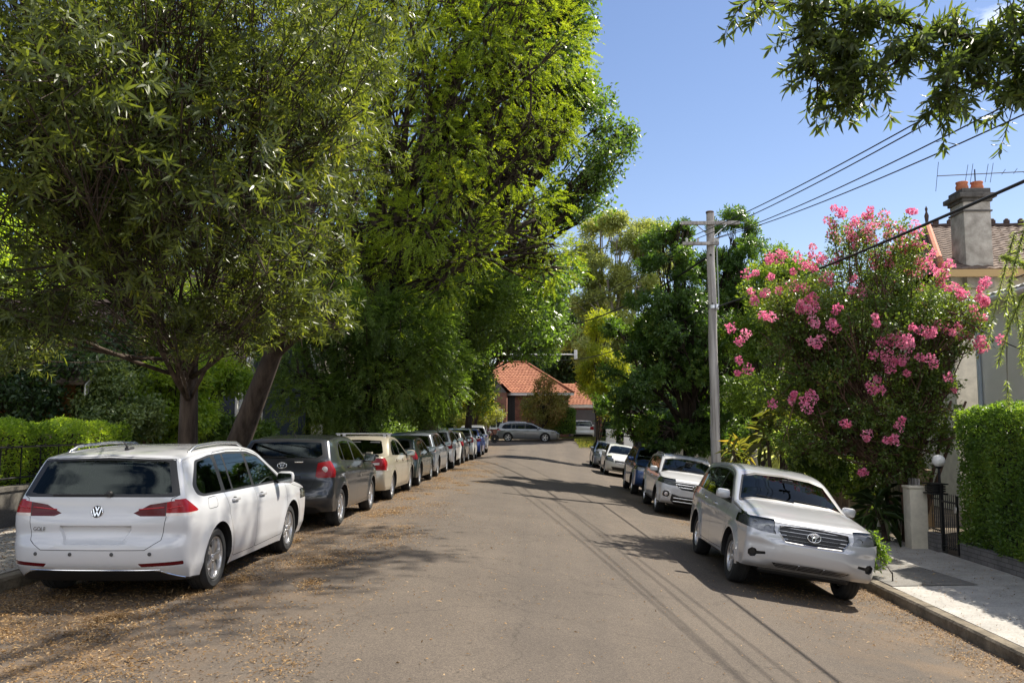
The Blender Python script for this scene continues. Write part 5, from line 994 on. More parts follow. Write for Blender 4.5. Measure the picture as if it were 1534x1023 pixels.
# garden shrubs behind the left hedge and trunks
lf_shrub = leafmat('bright_garden_leaf', (.06,.10,.018), (.16,.21,.030), (.27,.29,.06), .45, .42, None, .4)
small_tree('garden_shrub', 'bright yellow green garden shrub behind the straight trunk', 250, 19, [B(250,590,19,1.0,1,.9),B(210,620,19.5,.8),B(300,600,20,.8,.9,1.0),B(270,545,20,.8),B(330,560,21,.7),B(230,650,19,.7,.7,.4),B(310,650,20,.8,.8,.4)], gs(12,.22,.10,.055), lf_shrub, 3200, rad=.05, base=(-7.9,19,.2), seed=60, fz=.6)
small_tree('garden_shrub', 'pale leaved shrub between the straight trunk and the dark evergreen', 190, 17.5, [B(180,590,18,.6,.7,.7),B(200,630,18,.6),B(165,640,17.8,.5,.6,.5)], gs(12,.2,.09,.05), leafmat('grey_green_leaf', (.05,.075,.035), (.13,.16,.07), None, .35, .4, None, .5), 1300, rad=.04, base=(-8.9,17.9,.2), seed=61, fz=.5)
lf_black = leafmat('evergreen_leaf', (.012,.024,.010), (.030,.052,.018), (.08,.11,.03), .3, .4, None, .4)
small_tree('evergreen_shrub', 'big dark evergreen behind the low sunlit hedge', 60, 18, [B(60,570,18,1.6,1.4,1.2),B(0,600,17.5,1.4,1.4,1),B(130,560,18.5,1.2,1.3,1.2),B(-60,560,18,1.8,1.6,1.4),B(90,630,18,1.3,1.3,.6)], gs(12,.3,.12,.06), lf_black, 3600, rad=.12, base=(-10.2,18,.2), seed=62, fz=.9)
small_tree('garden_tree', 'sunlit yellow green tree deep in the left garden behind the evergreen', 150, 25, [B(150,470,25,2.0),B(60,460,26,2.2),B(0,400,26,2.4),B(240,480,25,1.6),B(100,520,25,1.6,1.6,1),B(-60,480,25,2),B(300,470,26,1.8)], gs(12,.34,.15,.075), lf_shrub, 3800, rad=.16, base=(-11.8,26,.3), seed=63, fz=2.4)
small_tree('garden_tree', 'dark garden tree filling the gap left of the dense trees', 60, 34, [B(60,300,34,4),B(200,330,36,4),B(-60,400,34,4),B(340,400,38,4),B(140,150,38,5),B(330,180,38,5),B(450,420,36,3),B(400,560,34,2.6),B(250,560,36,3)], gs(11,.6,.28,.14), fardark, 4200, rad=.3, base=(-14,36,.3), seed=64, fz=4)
small_tree('front_garden_shrub', 'low green shrubs by the leaning trunk before the dark gabled house', 370, 20.5, [B(370,648,20.5,.6,.6,.35),B(400,655,21,.5,.6,.3),B(345,655,20,.5,.6,.3)], gs(12,.18,.09,.05), lf_dark, 1000, rad=.03, base=(-6.7,20.7,.2), seed=65, fz=.3)
small_tree('verge_shrub', 'small leafy weed growing at the kerb beside the silver sport utility', 1310, 13.2, [B(1314,830,14.3,.16,.16,.2),B(1307,815,14.3,.13,.13,.18)], gs(10,.07,.07,.035), lf_hedge, 90, rad=.012, base=(5.6,14.3,walk(5.6,14.3)), seed=66, fz=.15, twigs=False)
small_tree('leafy_shrub', 'dark shrub under the pink-flowering tree beside the timber fence', 1210, 18.6, [B(1205,690,19.6,.5,.5,.5),B(1240,700,19.4,.5,.5,.4),B(1265,720,19,.45,.5,.4),B(1190,660,20,.4)], gs(10,.16,.10,.05), lf_dark, 900, rad=.03, base=(8.1,19.6,-.72), seed=67, fz=.4)

# dense shrubs filling the right hand gardens beyond the pole, and the left gardens beyond the gabled house
for i, (x, y, h, lab) in enumerate(((9.0,34,2.6,'dark garden shrub over the pale wall just past the two-domed tree'),(9.2,38,3.0,'second garden shrub over the pale wall, beyond the first'),(9.0,42.5,2.6,'round garden shrub over the pale wall beside the white hatchback'),(9.4,47,3.4,'tall garden shrub over the pale wall near the silver blue hatchback'),(9.2,51,3.2,'last garden shrub over the pale wall, by the corner pillars'),(-9.2,34,2.6,'garden shrub over the brick wall beside the silver blue wagon'),(-9.3,38.5,3.0,'garden shrub over the brick wall beside the white crossover'),(-9.2,43.5,2.8,'garden shrub over the brick wall near the tiny city car'),(-9.4,49,3.2,'garden shrub over the brick wall near the blue hatchback'),(-9.0,55,3.0,'last garden shrub over the brick wall, by the far left corner'))):
    z0 = walk(x, y); bl = [(np.array((x+dx, y+dy, z0+h*zz)), (r_, r_*1.2, r_*.9)) for dx, dy, zz, r_ in ((0,0,.62,1.2),(.3,1.5,.5,1.1),(-.1,-1.5,.5,1.1),(0,.6,.95,.8),(.1,-.6,.3,1.0))]
    tree('garden_shrub', lab, 'shrub', (x, y, z0), .07, (x, y, z0+.6), bl, gs(12, .28, .14, .07), lf_dark if i % 2 else lf_broad, bark_dark, 1100, 'shrubs over the garden walls', twigs=False, seed=100+i)
# street trees standing behind the viewpoint (they show in the cars' glass and paint)
for i, (x, y, h) in enumerate(((-7.2,-12,7.5),(7.6,-14,7.5),(-7.4,-24,9),(7.8,-27,9))):
    z0 = walk(x, y); bl = [(np.array((x+dx, y+dy, z0+h*zz)), (2.6, 2.6, 2.3)) for dx, dy, zz in ((0,0,.95),(1.6,1,.72),(-1.4,1,.7),(.2,-2,.75),(0,2,.55))]
    tree('street_tree', ('street tree on the left footpath level with the viewpoint','street tree on the right footpath level with the viewpoint','farther street tree down the left footpath','farther street tree down the right footpath')[i], 'tree', (x, y, z0), .2, (x, y, z0+2.6), bl, gs(10, .5, .26, .13), lf_broad, bark_grey, 1500, 'street trees behind the viewpoint', twigs=False, seed=120+i)
# ------------------------------------------------------------------ buildings, walls, fences, pole, wires
def brickmat(name, c1, c2, mortar, sc=1.0, bw=.23, bh=.076, rot=False):
    m = newmat(name); nt, N, L = nodes(m); b = N['Principled BSDF']; b.inputs['Roughness'].default_value = .9; setin(b, 'Specular IOR Level', .2)
    tc = N.new('ShaderNodeTexCoord'); sx = N.new('ShaderNodeSeparateXYZ'); L.new(tc.outputs['Object'], sx.inputs[0]); ad = N.new('ShaderNodeMath'); L.new(sx.outputs[0], ad.inputs[0]); L.new(sx.outputs[1], ad.inputs[1]); cb = N.new('ShaderNodeCombineXYZ'); L.new(ad.outputs[0], cb.inputs[0]); L.new(sx.outputs[2], cb.inputs[1])
    k = N.new('ShaderNodeTexBrick'); k.inputs['Scale'].default_value = sc; k.inputs['Brick Width'].default_value = bw; k.inputs['Row Height'].default_value = bh; k.inputs['Mortar Size'].default_value = .008; k.inputs['Color1'].default_value = rgba(c1); k.inputs['Color2'].default_value = rgba(c2); k.inputs['Mortar'].default_value = rgba(mortar); L.new(cb.outputs[0], k.inputs['Vector'])
    n = N.new('ShaderNodeTexNoise'); n.inputs['Scale'].default_value = 3; n.inputs['Detail'].default_value = 8; L.new(tc.outputs['Object'], n.inputs['Vector']); r = N.new('ShaderNodeValToRGB'); r.color_ramp.elements[0].position = .3; r.color_ramp.elements[0].color = (.7,.7,.7,1); r.color_ramp.elements[1].position = .7; r.color_ramp.elements[1].color = (1.15,1.12,1.1,1); L.new(n.outputs['Fac'], r.inputs[0])
    x = N.new('ShaderNodeMix'); x.data_type = 'RGBA'; x.blend_type = 'MULTIPLY'; x.inputs[0].default_value = 1; L.new(k.outputs['Color'], x.inputs[6]); L.new(r.outputs[0], x.inputs[7]); L.new(x.outputs[2], b.inputs['Base Color'])
    bp = N.new('ShaderNodeBump'); bp.inputs['Strength'].default_value = .5; bp.inputs['Distance'].default_value = .01; bp.invert = True; L.new(k.outputs['Fac'], bp.inputs['Height']); L.new(bp.outputs[0], b.inputs['Normal']); return m
tile_or = pmat('orange_tile', (.26,.085,.04), .85, scale=2.5, c2=(.42,.17,.085), bump=.3, bscale=12); tile_old = pmat('old_brown_tile', (.075,.05,.038), .95, scale=5, c2=(.22,.16,.12), bump=.4, bscale=10)
brick_red = brickmat('red_brick', (.20,.07,.045), (.30,.11,.07), (.28,.24,.2)); brick_gry = brickmat('painted_grey_brick', (.17,.165,.16), (.20,.195,.19), (.11,.105,.1), 1, .23, .08)
wallgrey = pmat('grey_render', (.80,.785,.76), .85, var=.05, scale=1.5, bump=.1, bscale=120, spec=.2); cream = pmat('cream_render', (.62,.57,.46), .85, var=.12, scale=4, bump=.15, spec=.2); whitep = pmat('white_trim', (.72,.71,.68), .6, var=.06, scale=5)
iron = pmat('black_iron', (.014,.014,.015), .45, .3); timber_dk = pmat('dark_timber', (.06,.038,.025), .85, scale=5, c2=(.12,.08,.055), stretch=(1,1,.15), bump=.4); timber_grey = pmat('weathered_pole_timber', (.22,.20,.185), .95, scale=9, c2=(.52,.49,.46), stretch=(1,1,.05), bump=1.0, bscale=30, spec=.15)
slate_blue = pmat('slate_blue_boards', (.05,.06,.075), .8, var=.15, scale=3); orange_w = pmat('ochre_wall', (.33,.15,.06), .9, var=.15, scale=3); glassw = pmat('window_pane', (.03,.035,.04), .06, spec=.8); darkin = pmat('dark_door', (.02,.02,.022), .6); lightroof = pmat('pale_metal_roof', (.55,.55,.53), .5, .3, var=.06, scale=3)
concr = pmat('stained_render', (.26,.235,.20), .95, scale=2.6, c2=(.50,.46,.40), bump=.4, bscale=25, spec=.15, detail=10); terracotta = pmat('terracotta', (.45,.15,.07), .8, var=.2, scale=6); sandst = pmat('sandstone_block', (.30,.22,.13), .9, scale=5, c2=(.44,.34,.22), bump=.4); rust = pmat('brown_gate_timber', (.075,.032,.02), .8, scale=3, c2=(.13,.06,.035), stretch=(1,1,.3), bump=.3)
opal = pmat('opal_globe', (.85,.85,.82), .12, coat=.6); garage_m = pmat('garage_door', (.10,.10,.115), .6, var=.08, scale=3); grassm = leafmat('grass_blade', (.026,.038,.011), (.075,.085,.022), (.26,.20,.09), .4, .5)
# tiled slope: rows of overlapping tiles as real steps, clipped to a convex polygon given in the slope's own plane
def slope(mb, corners, row=.34, lift=.035, mi=0, corr=0):
    """corners: eave-left, eave-right, ridge-right, ridge-left (3-D, planar). Rows run along the eave."""
    A, B_, C_, D_ = [Vector(c) for c in corners]; n = max(1, int((D_-A).length/row)); nr = (B_-A).cross(D_-A).normalized()
    for i in range(n):
        t0, t1 = i/n, (i+1)/n+.02; a0, b0, a1, b1 = A.lerp(D_, t0)+nr*lift, B_.lerp(C_, t0)+nr*lift, A.lerp(D_, min(1, t1)), B_.lerp(C_, min(1, t1))
        k = max(1, int((b0-a0).length/.3)); V = []; 
        for j in range(k*2+1):
            s = j/(k*2); w = nr*(.035 if j % 2 else 0); V += [a0.lerp(b0, s)+w, a1.lerp(b1, s)+w*.9, a0.lerp(b0, s)-nr*lift]
        mb.add(V, [(j*3, j*3+3, j*3+4, j*3+1) for j in range(k*2)]+[(j*3+2, j*3+5, j*3+3, j*3) for j in range(k*2)], mi)
def ridge(mb, a, b, r=.1, mi=0):
    a, b = Vector(a), Vector(b); n = max(1, int((b-a).length/.4)); mb.tube([a.lerp(b, i/(n*2)) for i in range(n*2+1)], [r*(1.0 if i % 2 else .85) for i in range(n*2+1)], 7, mi)
def finial(mb, p, h=.5):
    mb.lathe([(.09,0),(.11,.06),(.05,.12),(.08,h*.5),(.03,h*.7),(.05,h*.85),(.005,h)], 8, 0, Matrix.Translation(p))
def part(mb, name, mat, parent, angle=30): return mb.build(name, mat, parent, angle=angle)
def win(parent, p0, ux, w, h, out, fr=.07, bars=1, name='window', m=None):
    """framed window on a wall: p0 lower corner, ux unit vector along the wall, out outward normal"""
    p0, u, o = Vector(p0), Vector(ux), Vector(out); z = Vector((0,0,1)); P = lambda a, b, c: p0+u*a+z*b+o*c
    def bx(mb, a0, a1, b0, b1, c0, c1): mb.add([P(a, b, c) for c in (c0, c1) for a, b in ((a0,b0),(a1,b0),(a1,b1),(a0,b1))], [(0,1,2,3)[::-1],(4,5,6,7),(0,1,5,4),(1,2,6,5),(2,3,7,6),(3,0,4,7)])
    f = MB(); bx(f, 0, w, 0, fr, .003, .06); bx(f, 0, w, h-fr, h, .003, .06); bx(f, 0, fr, fr, h-fr, .003, .06); bx(f, w-fr, w, fr, h-fr, .003, .06); bx(f, fr, w-fr, h*.5-fr*.3, h*.5+fr*.3, .003, .05)
    for k in range(1, bars): bx(f, w*k/bars-fr*.3, w*k/bars+fr*.3, fr, h-fr, .004, .045)
    wo = f.build(name, m or whitep, parent); g = MB(); bx(g, fr*.9, w-fr*.9, fr*.9, h-fr*.9, .002, .02); g.build('pane', glassw, wo)
    s = MB(); bx(s, -.06, w+.06, -.08, -.002, .003, .10); s.build('sill', m or whitep, wo); return wo
# ---- far house with the orange tiled roof
X0 = at(735, 600, 74)[0]; g0 = .5; xl, xr_, yf = at(705,600,74)[0], at(852,600,74)[0], 75.0; ze, zr = at(0,588,74)[2], at(0,542,79)[2]
t = thing('brick_house', 'brick house with a steep orange tiled hip roof closing the end of the street', 'house', (xl, yf, g0)); O = Vector((xl, yf, g0)); w_, dp = xr_-xl, 10.0
m = MB(); m.box((0,0,-.3),(w_,dp,ze-g0-.05)); part(m, 'wall', brick_red, t)
m = MB(); e = .45; H = zr-g0; E = ze-g0; rx0, rx1, ry = at(746,542,79)[0]-xl, at(787,542,79)[0]-xl, dp*.45
slope(m, [(-e,-e,E),(w_+e,-e,E),(rx1,ry,H),(rx0,ry,H)]); slope(m, [(w_+e,-e,E),(w_+e,dp+e,E),(rx1,ry,H),(rx1,ry,H)]); slope(m, [(-e,dp+e,E),(-e,-e,E),(rx0,ry,H),(rx0,ry,H)]); slope(m, [(w_+e,dp+e,E),(-e,dp+e,E),(rx0,ry,H),(rx1,ry,H)])
ridge(m, (rx0,ry,H+.05), (rx1,ry,H+.05)); ridge(m, (rx1,ry,H+.05), (w_+e,-e,E+.08)); ridge(m, (rx0,ry,H+.05), (-e,-e,E+.08)); finial(m, (rx0,ry,H+.08)); finial(m, (rx1,ry,H+.08)); part(m, 'roof', tile_or, t)
m = MB(); m.box((-e-.02,-e-.06,E-.22),(w_+e+.02,-e-.005,E-.02)); m.box((-e,-e,E-.10),(w_+e,-.003,E-.05)); part(m, 'fascia', whitep, t)
px0 = at(757,600,74)[0]-xl; px1 = at(771,600,74)[0]-xl
m = MB(); m.box((px0,-.09,.05),(px1,-.004,E-.25)); part(m, 'entrance_door', darkin, t)
for k in (0, 1): m = MB(); m.box((px0+.12+k*.4, -.11, .3),(px0+.16+k*.4, -.092, E-.4)); part(m, 'door_bar', iron, t)
win(t, (px0-2.0,0,.75), (1,0,0), .9, 1.7, (0,-1,0))
gx0, gx1 = at(710,600,71)[0]-xl, at(758,600,71)[0]-xl; m = MB(); m.box((gx0,-2.6,-.2),(gx1,-.004,E-.05)); part(m, 'porch_wall', brick_red, t)
m = MB(); gz_ = E+1.7; slope(m, [(gx1+.3,-3,E),(gx1+.3,.9,E),((gx0+gx1)/2,.9,gz_),((gx0+gx1)/2,-3,gz_)]); slope(m, [(gx0-.3,.9,E),(gx0-.3,-3,E),((gx0+gx1)/2,-3,gz_),((gx0+gx1)/2,.9,gz_)]); part(m, 'gable_roof', tile_or, t)
m = MB(); m.prism([(gx0,E-.05),(gx1,E-.05),((gx0+gx1)/2,gz_-.15)], -2.6, -2.45, 1); part(m, 'gable_wall', pmat('gable_boards', (.16,.14,.13), .8), t)
win(t, ((gx0+gx1)/2-.1,-2.6,.9), (1,0,0), 1.1, 1.6, (0,-1,0), bars=2)
# ---- garage beside it
gl, gr = at(845,600,78)[0], at(902,600,78)[0]; t = thing('garage', 'single garage with a low orange tiled roof and dark door beside the far house', 'garage', (gl, 79, .6)); w_ = gr-gl; E = at(0,606,78)[2]-.6; H = at(0,588,80)[2]-.6
m = MB(); m.box((0,0,-.3),(w_,6,E-.05)); part(m, 'wall', brick_red, t); m = MB(); m.box((-.3,-.45,E-.28),(w_+.3,-.3,E)); part(m, 'fascia', whitep, t)
m = MB(); slope(m, [(-.35,-.4,E),(w_+.35,-.4,E),(w_*.35,3,H+.9),(0,3,H+.9)]); slope(m, [(w_+.35,-.4,E),(w_+.35,6.4,E),(w_*.35,3,H+.9),(w_*.35,3,H+.9)]); slope(m, [(w_+.35,6.4,E),(-.35,6.4,E),(0,3,H+.9),(w_*.35,3,H+.9)]); ridge(m, (w_*.35,3,H+.95), (w_+.35,-.4,E+.06)); part(m, 'roof', tile_or, t)
m = MB(); m.box((.25,-.05,0),(w_-.5,-.004,E-.45))
for k in range(5): m.box((.25,-.062,.35+k*.42),(w_-.5,-.052,.37+k*.42))
part(m, 'roller_door', garage_m, t)
# ---- slate blue gabled house behind the left trees
def gable_house(name, label, x0, x1, y0, y1, zb, ze_, zr_, wm, rm, trim):      # ridge along x, gable end faces the street (+x) ... built in local space at (x1, y0)
    t = thing(name, label, 'house', (x1, y0, zb)); a, b = x0-x1, y1-y0; e, r = ze_-zb, zr_-zb; mid = b/2
    m = MB(); m.prism([(0,-.3),(b,-.3),(b,e),(mid,r-.12),(0,e)], a, 0, 0); part(m, 'wall', wm, t)
    m = MB(); slope(m, [(a-.3,-.35,e-.2),(.35,-.35,e-.2),(.35,mid,r),(a-.3,mid,r)]); slope(m, [(.35,b+.35,e-.2),(a-.3,b+.35,e-.2),(a-.3,mid,r),(.35,mid,r)]); ridge(m, (a-.3,mid,r+.05), (.35,mid,r+.05)); part(m, 'roof', rm, t)
    for s, (p, q) in enumerate((((-.35,e-.22),(mid,r-.02)),((b+.35,e-.22),(mid,r-.02)))):
        m = MB(); m.add([(x, y, z+dz) for x in (.36,.40) for (y, z) in (p, q) for dz in (-.2,.03)], [(0,1,3,2),(4,6,7,5),(0,2,6,4),(1,5,7,3),(0,4,5,1),(2,3,7,6)]); part(m, 'bargeboard', trim, t)
    return t
t = gable_house('gabled_house', 'slate blue house with a white-trimmed gable half hidden behind the left trees', -16, -8.6, 24.2, 31.5, .3, 3.6, 6.6, slate_blue, tile_old, whitep)
m = MB(); m.box((.002,-.06,-.1),(.06,.06,3.5)); part(m, 'corner_post', whitep, t); win(t, (.0,1.2,.9), (0,1,0), 1.0, 1.5, (1,0,0), bars=2); win(t, (-3.2,0,.9), (1,0,0), 1.0, 1.5, (0,-1,0))
t = gable_house('gabled_house', 'low ochre walled house left of the slate blue one, behind the leaning trunk', -17, -9.6, 17.6, 23.6, .3, 2.7, 4.6, orange_w, tile_old, whitep); win(t, (0,3.6,.9), (0,1,0), 1.1, 1.2, (1,0,0))
for i, (yy, hh, wm, lab) in enumerate(((33, 3.6, pmat('cream_boards', (.2,.18,.15), .8, var=.08), 'cream boarded house behind the mid green street tree on the left'), (43, 3.8, brick_red, 'red brick house behind the far end of the left parked row'))):
    t = gable_house('gabled_house', lab, -17, -9.4, yy, yy+7.5, .35, hh, hh+2.6, wm, tile_old, whitep); win(t, (0,1.2,.9), (0,1,0), 1.2, 1.4, (1,0,0), bars=2); win(t, (0,4.8,.9), (0,1,0), 1.2, 1.4, (1,0,0), bars=2)
lwall = concrete('shade_toned_render', (.13,.12,.105))  # darker copy of the render: the wall's shade is put into its colour
# ---- left boundary: low rendered wall, railing
def wall(name, label, a, b, th, z0f, h, mat, cap=None, cat='wall', group=None):
    a, b = Vector((*a, z0f(*a))), Vector((*b, z0f(*b))); t = thing(name, label, cat, tuple(a), group=group); d = b-a; u = Vector((d.x, d.y, 0)).normalized(); n = Vector((-u.y, u.x, 0))*th/2; L_ = max(1, int(d.length/2.5)); m = MB()
    V = []
    for i in range(L_+1):
        p = d*i/L_; V += [p+n-Vector((0,0,.2)), p-n-Vector((0,0,.2)), p-n+Vector((0,0,h)), p+n+Vector((0,0,h))]
    m.add(V, [(i*4+j, i*4+(j+1) % 4, i*4+4+(j+1) % 4, i*4+4+j) for i in range(L_) for j in range(4)]+[(3,2,1,0),(L_*4,L_*4+1,L_*4+2,L_*4+3)]); part(m, 'wall_face' if cap else 'face', mat, t)
    if cap:
        m = MB(); n2 = n*1.25; V = []
        for i in range(L_+1):
            p = d*i/L_+Vector((0,0,h+.002)); V += [p+n2, p-n2, p-n2+Vector((0,0,.06)), p+n2+Vector((0,0,.06))]
        m.add(V, [(i*4+j, i*4+(j+1) % 4, i*4+4+(j+1) % 4, i*4+4+j) for i in range(L_) for j in range(4)]+[(3,2,1,0),(L_*4,L_*4+1,L_*4+2,L_*4+3)]); part(m, 'coping', cap, t)
    return t
wall('low_wall', 'low grey rendered wall along the left footpath behind the white station wagon', (-8.05,4), (-8.05,17), .22, lambda x, y: .19, .52, lwall, lwall)
def railing(name, label, a, b, z, h, gap, rad, mat, group=None, top=2):
    t = thing(name, label, 'railing', (*a, z), group=group); d = Vector((b[0]-a[0], b[1]-a[1], 0)); n = int(d.length/gap); m = MB()
    for k in range(top): zz = h-.03 if k == 0 else .12; m.tube([(0,0,zz), (d.x, d.y, zz)], rad*1.5, 6)
    part(m, 'rail', mat, t); m = MB()
    for i in range(n+1): p = d*i/n; m.tube([(p.x,p.y,.0),(p.x,p.y,h)], rad, 5)
    o = part(m, 'baluster', mat, t); o['kind'] = 'stuff'; return t
railing('iron_railing', 'dark iron railing on the low wall before the far-left hedge', (-8.05,6), (-8.05,16.9), .77, .62, .5, .011, iron)
# ---- right boundary, near: grey brick hedge wall, gate, posts, globe lamp
wall('low_wall', 'low grey painted brick wall under the tall right hedge', (7.83,5), (7.83,16.55), .2, lambda x, y: walk(7.7, y), .27, brick_gry)
def pillar(label, x, y, w, h, mat, z=None):
    z = walk(x, y) if z is None else z; t = thing('gate_pillar', label, 'pillar', (x, y, z)); m = MB(); m.bbox((-w/2,-w/2,-.2),(w/2,w/2,h), .008); part(m, 'shaft', mat, t); m = MB(); m.bbox((-w/2-.02,-w/2-.02,h+.001),(w/2+.02,w/2+.02,h+.05), .012); part(m, 'cap', mat, t); return t
pillar('cream rendered gate pillar between the pink-flowering tree and the iron gate', 7.52, 17.9, .34, 1.18, cream)
wall('low_wall', 'short low grey wall between the cream gate pillar and the iron gate', (7.75,17.72), (7.75,17.28), .18, lambda x, y: walk(7.7, y), .34, brick_gry)
t = thing('iron_gate', 'black iron bar gate between the cream pillar and the tall hedge', 'gate', (7.75, 17.25, walk(7.7, 17))); m = MB()
for z in (.14, .98): m.box((-.014,-.62,z-.016),(.014,.02,z+.016))
m.box((-.02,-.02,.03),(.02,.02,1.28)); m.box((-.02,-.64,.03),(.02,-.60,1.12)); part(m, 'gate_frame', iron, t)
for i in range(7): m = MB(); m.tube([(0,-.08-i*.082,.1),(0,-.08-i*.082,1.10)], .008, 6); m.lathe([(.013,0),(.001,.05)], 6, 0, Matrix.Translation((0,-.08-i*.082,1.10))); part(m, 'bar', iron, t)
m = MB(); m.bbox((-.03,-.64,.80),(.03,-.55,.92), .01); part(m, 'latch', alloy, t)
t = thing('iron_fence', 'short black iron fence panel on the low wall beside the cream pillar', 'fence', (7.75, 17.70, walk(7.7,17)+.345)); m = MB()
for z in (.06,.66): m.box((-.012,-.40,z-.012),(.012,0,z+.012))
part(m, 'rail', iron, t)
for i in range(5): m = MB(); m.tube([(0,-.03-i*.085,.0),(0,-.03-i*.085,.74)], .008, 6); part(m, 'bar', iron, t)
t = thing('letter_box', 'black slatted letter box on top of the iron fence by the gate', 'letter box', (7.75, 17.5, walk(7.7,17)+1.09)); m = MB(); m.bbox((-.16,-.2,0),(.16,.2,.03), .006)
for k in range(3): m.bbox((-.13,-.17,.05+k*.045),(.13,.17,.08+k*.045), .006)
m.bbox((-.10,-.14,.02),(.10,.14,.19), .006); part(m, 'case', iron, t); m = MB(); m.bbox((-.17,-.21,.191),(.17,.21,.215), .008); part(m, 'lid', iron, t)
lp = at(1406, 690, 17.2); t = thing('garden_lamp', 'black post lamp with a white globe beside the iron gate', 'lamp', (lp[0], lp[1], -.7)); m = MB(); m.tube([(0,0,0),(0,0,lp[2]+.7-.10)], [.03,.024], 10); m.lathe([(.06,0),(.05,.08),(.03,.12)], 12); part(m, 'post', iron, t); m = MB(); m.lathe([(.05,0),(.07,.03),(.06,.06)], 14, 0, Matrix.Translation((0,0,lp[2]+.7-.15))); part(m, 'collar', iron, t); m = MB(); m.sphere((0,0,lp[2]+.7), .125, 0, 24, 16); m.build('globe', opal, t, True)
# ---- grey rendered house on the right with brown door and downpipe
hx = 10.6; hy0, hy1 = 6.0, 21.4; zt = 4.6; t = thing('rendered_house', 'plain pale grey rendered house wall behind the tall hedge with a shallow metal roof', 'house', (hx, hy1, -.7)); m = MB(); m.box((0, hy0-hy1, -.3), (8, 0, zt+.7)); part(m, 'wall', wallgrey, t)
m = MB(); m.tube([(-.32, hy0-hy1, zt+.66), (-.32, .3, zt+.66)], .075, 8); m.box((-.28, hy0-hy1, zt+.60), (-.02, .3, zt+.66)); part(m, 'gutter', whitep, t)
m = MB(); slope(m, [(-.35,.35,zt+.74),(-.35,hy0-hy1,zt+.74),(4,hy0-hy1,zt+2.0),(4,-2.2,zt+2.0)], .9, .01); slope(m, [(8.3,.35,zt+.74),(-.35,.35,zt+.74),(4,-2.2,zt+2.0),(4,-2.2,zt+2.0)], .9, .01); part(m, 'roof', lightroof, t)
m = MB(); m.tube([(-.06,-.25,zt+.6),(-.06,-.25,0)], .045, 8); part(m, 'downpipe', pmat('pale_blue_pipe', (.45,.52,.60), .5), t)
m = MB(); m.box((-.05,-1.75,.2),(-.003,-.75,2.6)); part(m, 'shutter_door', pmat('olive_brown_door', (.17,.135,.075), .7, var=.1), t)
for yy in (-1.85,-.75): m = MB(); m.box((-.08,yy,.0),(-.004,yy+.10,2.72)); part(m, 'door_jamb', whitep, t)
# ---- older house behind it: brown tiled roof, chimney
c0 = at(1400,395,27); c1 = at(1620,395,25); rz = at(0,332,29)[2]; ez = at(0,405,25)[2]; bx, by = at(1395,400,26)[0], 25.2
t = thing('old_house', 'older house with a weathered brown tiled roof and ridge cresting behind the grey one', 'house', (bx, by, -.6)); m = MB(); m.box((.3,.3,-.2),(13,9.5,ez+.6-.05)); part(m, 'wall', cream, t); E = ez+.6; H = rz+.6
m = MB(); slope(m, [(-.2,-.2,E),(13.4,-.2,E),(13.4,4.6,H),(1.6,4.6,H)], .26, .03); slope(m, [(-.2,9.8,E),(-.2,-.2,E),(1.6,4.6,H),(1.6,4.6,H)], .26, .03); slope(m, [(13.4,9.8,E),(-.2,9.8,E),(1.6,4.6,H),(13.4,4.6,H)], .26, .03); part(m, 'roof', tile_old, t)
m = MB(); ridge(m, (1.6,4.6,H+.05), (13.4,4.6,H+.05), .09)
for k in range(24): x = 1.9+k*.48; m.bbox((x-.10,4.56,H+.12),(x+.10,4.64,H+.24), .02); m.lathe([(.05,0),(.07,.03),(.03,.06)], 8, 0, Matrix.Translation((x,4.6,H+.23)))
finial(m, (1.6,4.6,H+.05), .7); part(m, 'ridge_tiles', pmat('dark_ridge_tile', (.06,.04,.032), .9, var=.3, scale=6), t); m = MB(); ridge(m, (1.62,4.62,H+.10), (-.2,-.2,E+.13), .11); part(m, 'hip_tiles', terracotta, t); m = MB(); m.box((-.25,-.32,E-.22),(13.4,-.21,E-.01)); part(m, 'fascia', pmat('ochre_fascia', (.45,.30,.13), .7), t)
cx_, cyy, ctop = at(1471,300,25)[0], 25.65, at(0,276,25)[2]; cb = at(0,412,25)[2]; t2 = thing('chimney', 'tall stained rendered chimney with two terracotta pots beside the brown tiled roof', 'chimney', (cx_, cyy, cb-.35)); h = ctop-cb+.35; w2 = .39
m = MB(); m.bbox((-w2,-.42,0),(w2,.42,h-.42), .015); part(m, 'stack', concr, t2); m = MB(); m.bbox((-w2-.04,-.46,h-.72),(w2+.04,.46,h-.67), .012); m.bbox((-w2-.05,-.47,h-.419),(w2+.05,.47,h-.32), .015); m.bbox((-w2-.14,-.56,h-.318),(w2+.14,.56,h-.18), .02); m.bbox((-w2-.02,-.44,h-.178),(w2+.02,.44,h-.02), .015); part(m, 'cornice', pmat('sooty_render', (.06,.055,.05), .95, scale=3, c2=(.13,.12,.11), bump=.4), t2)
for x in (-.2,.24): m = MB(); m.lathe([(.13,0),(.17,.06),(.18,.14),(.15,.22),(.17,.25),(.17,.29),(.12,.30),(.11,.1)], 16, 0, Matrix.Translation((x,0,h-.02))); m.build('chimney_pot', terracotta, t2, True)
ap = Vector((cx_+.30, cyy+.2, ctop)); t = thing('aerial', 'thin metal television aerial on a mast at the chimney top', 'aerial', tuple(ap)); m = MB(); m.tube([(0,0,-.5),(0,0,.72)], .018, 6); part(m, 'mast', iron, t); m = MB(); m.tube([(-1.15,-.1,.50),(1.6,.15,.68)], .014, 6); part(m, 'boom', iron, t)
for k, (s, hh) in enumerate(((-1.12,.45),(-.25,.30),(-.1,.32),(.35,.28),(.5,.3),(.85,.08),(1.2,.08),(1.5,.08))): m = MB(); z = .58+.065*s; m.tube([(s-.06,0,z-hh),(s+.06,0,z+hh)], .008, 5); part(m, 'element', iron, t)
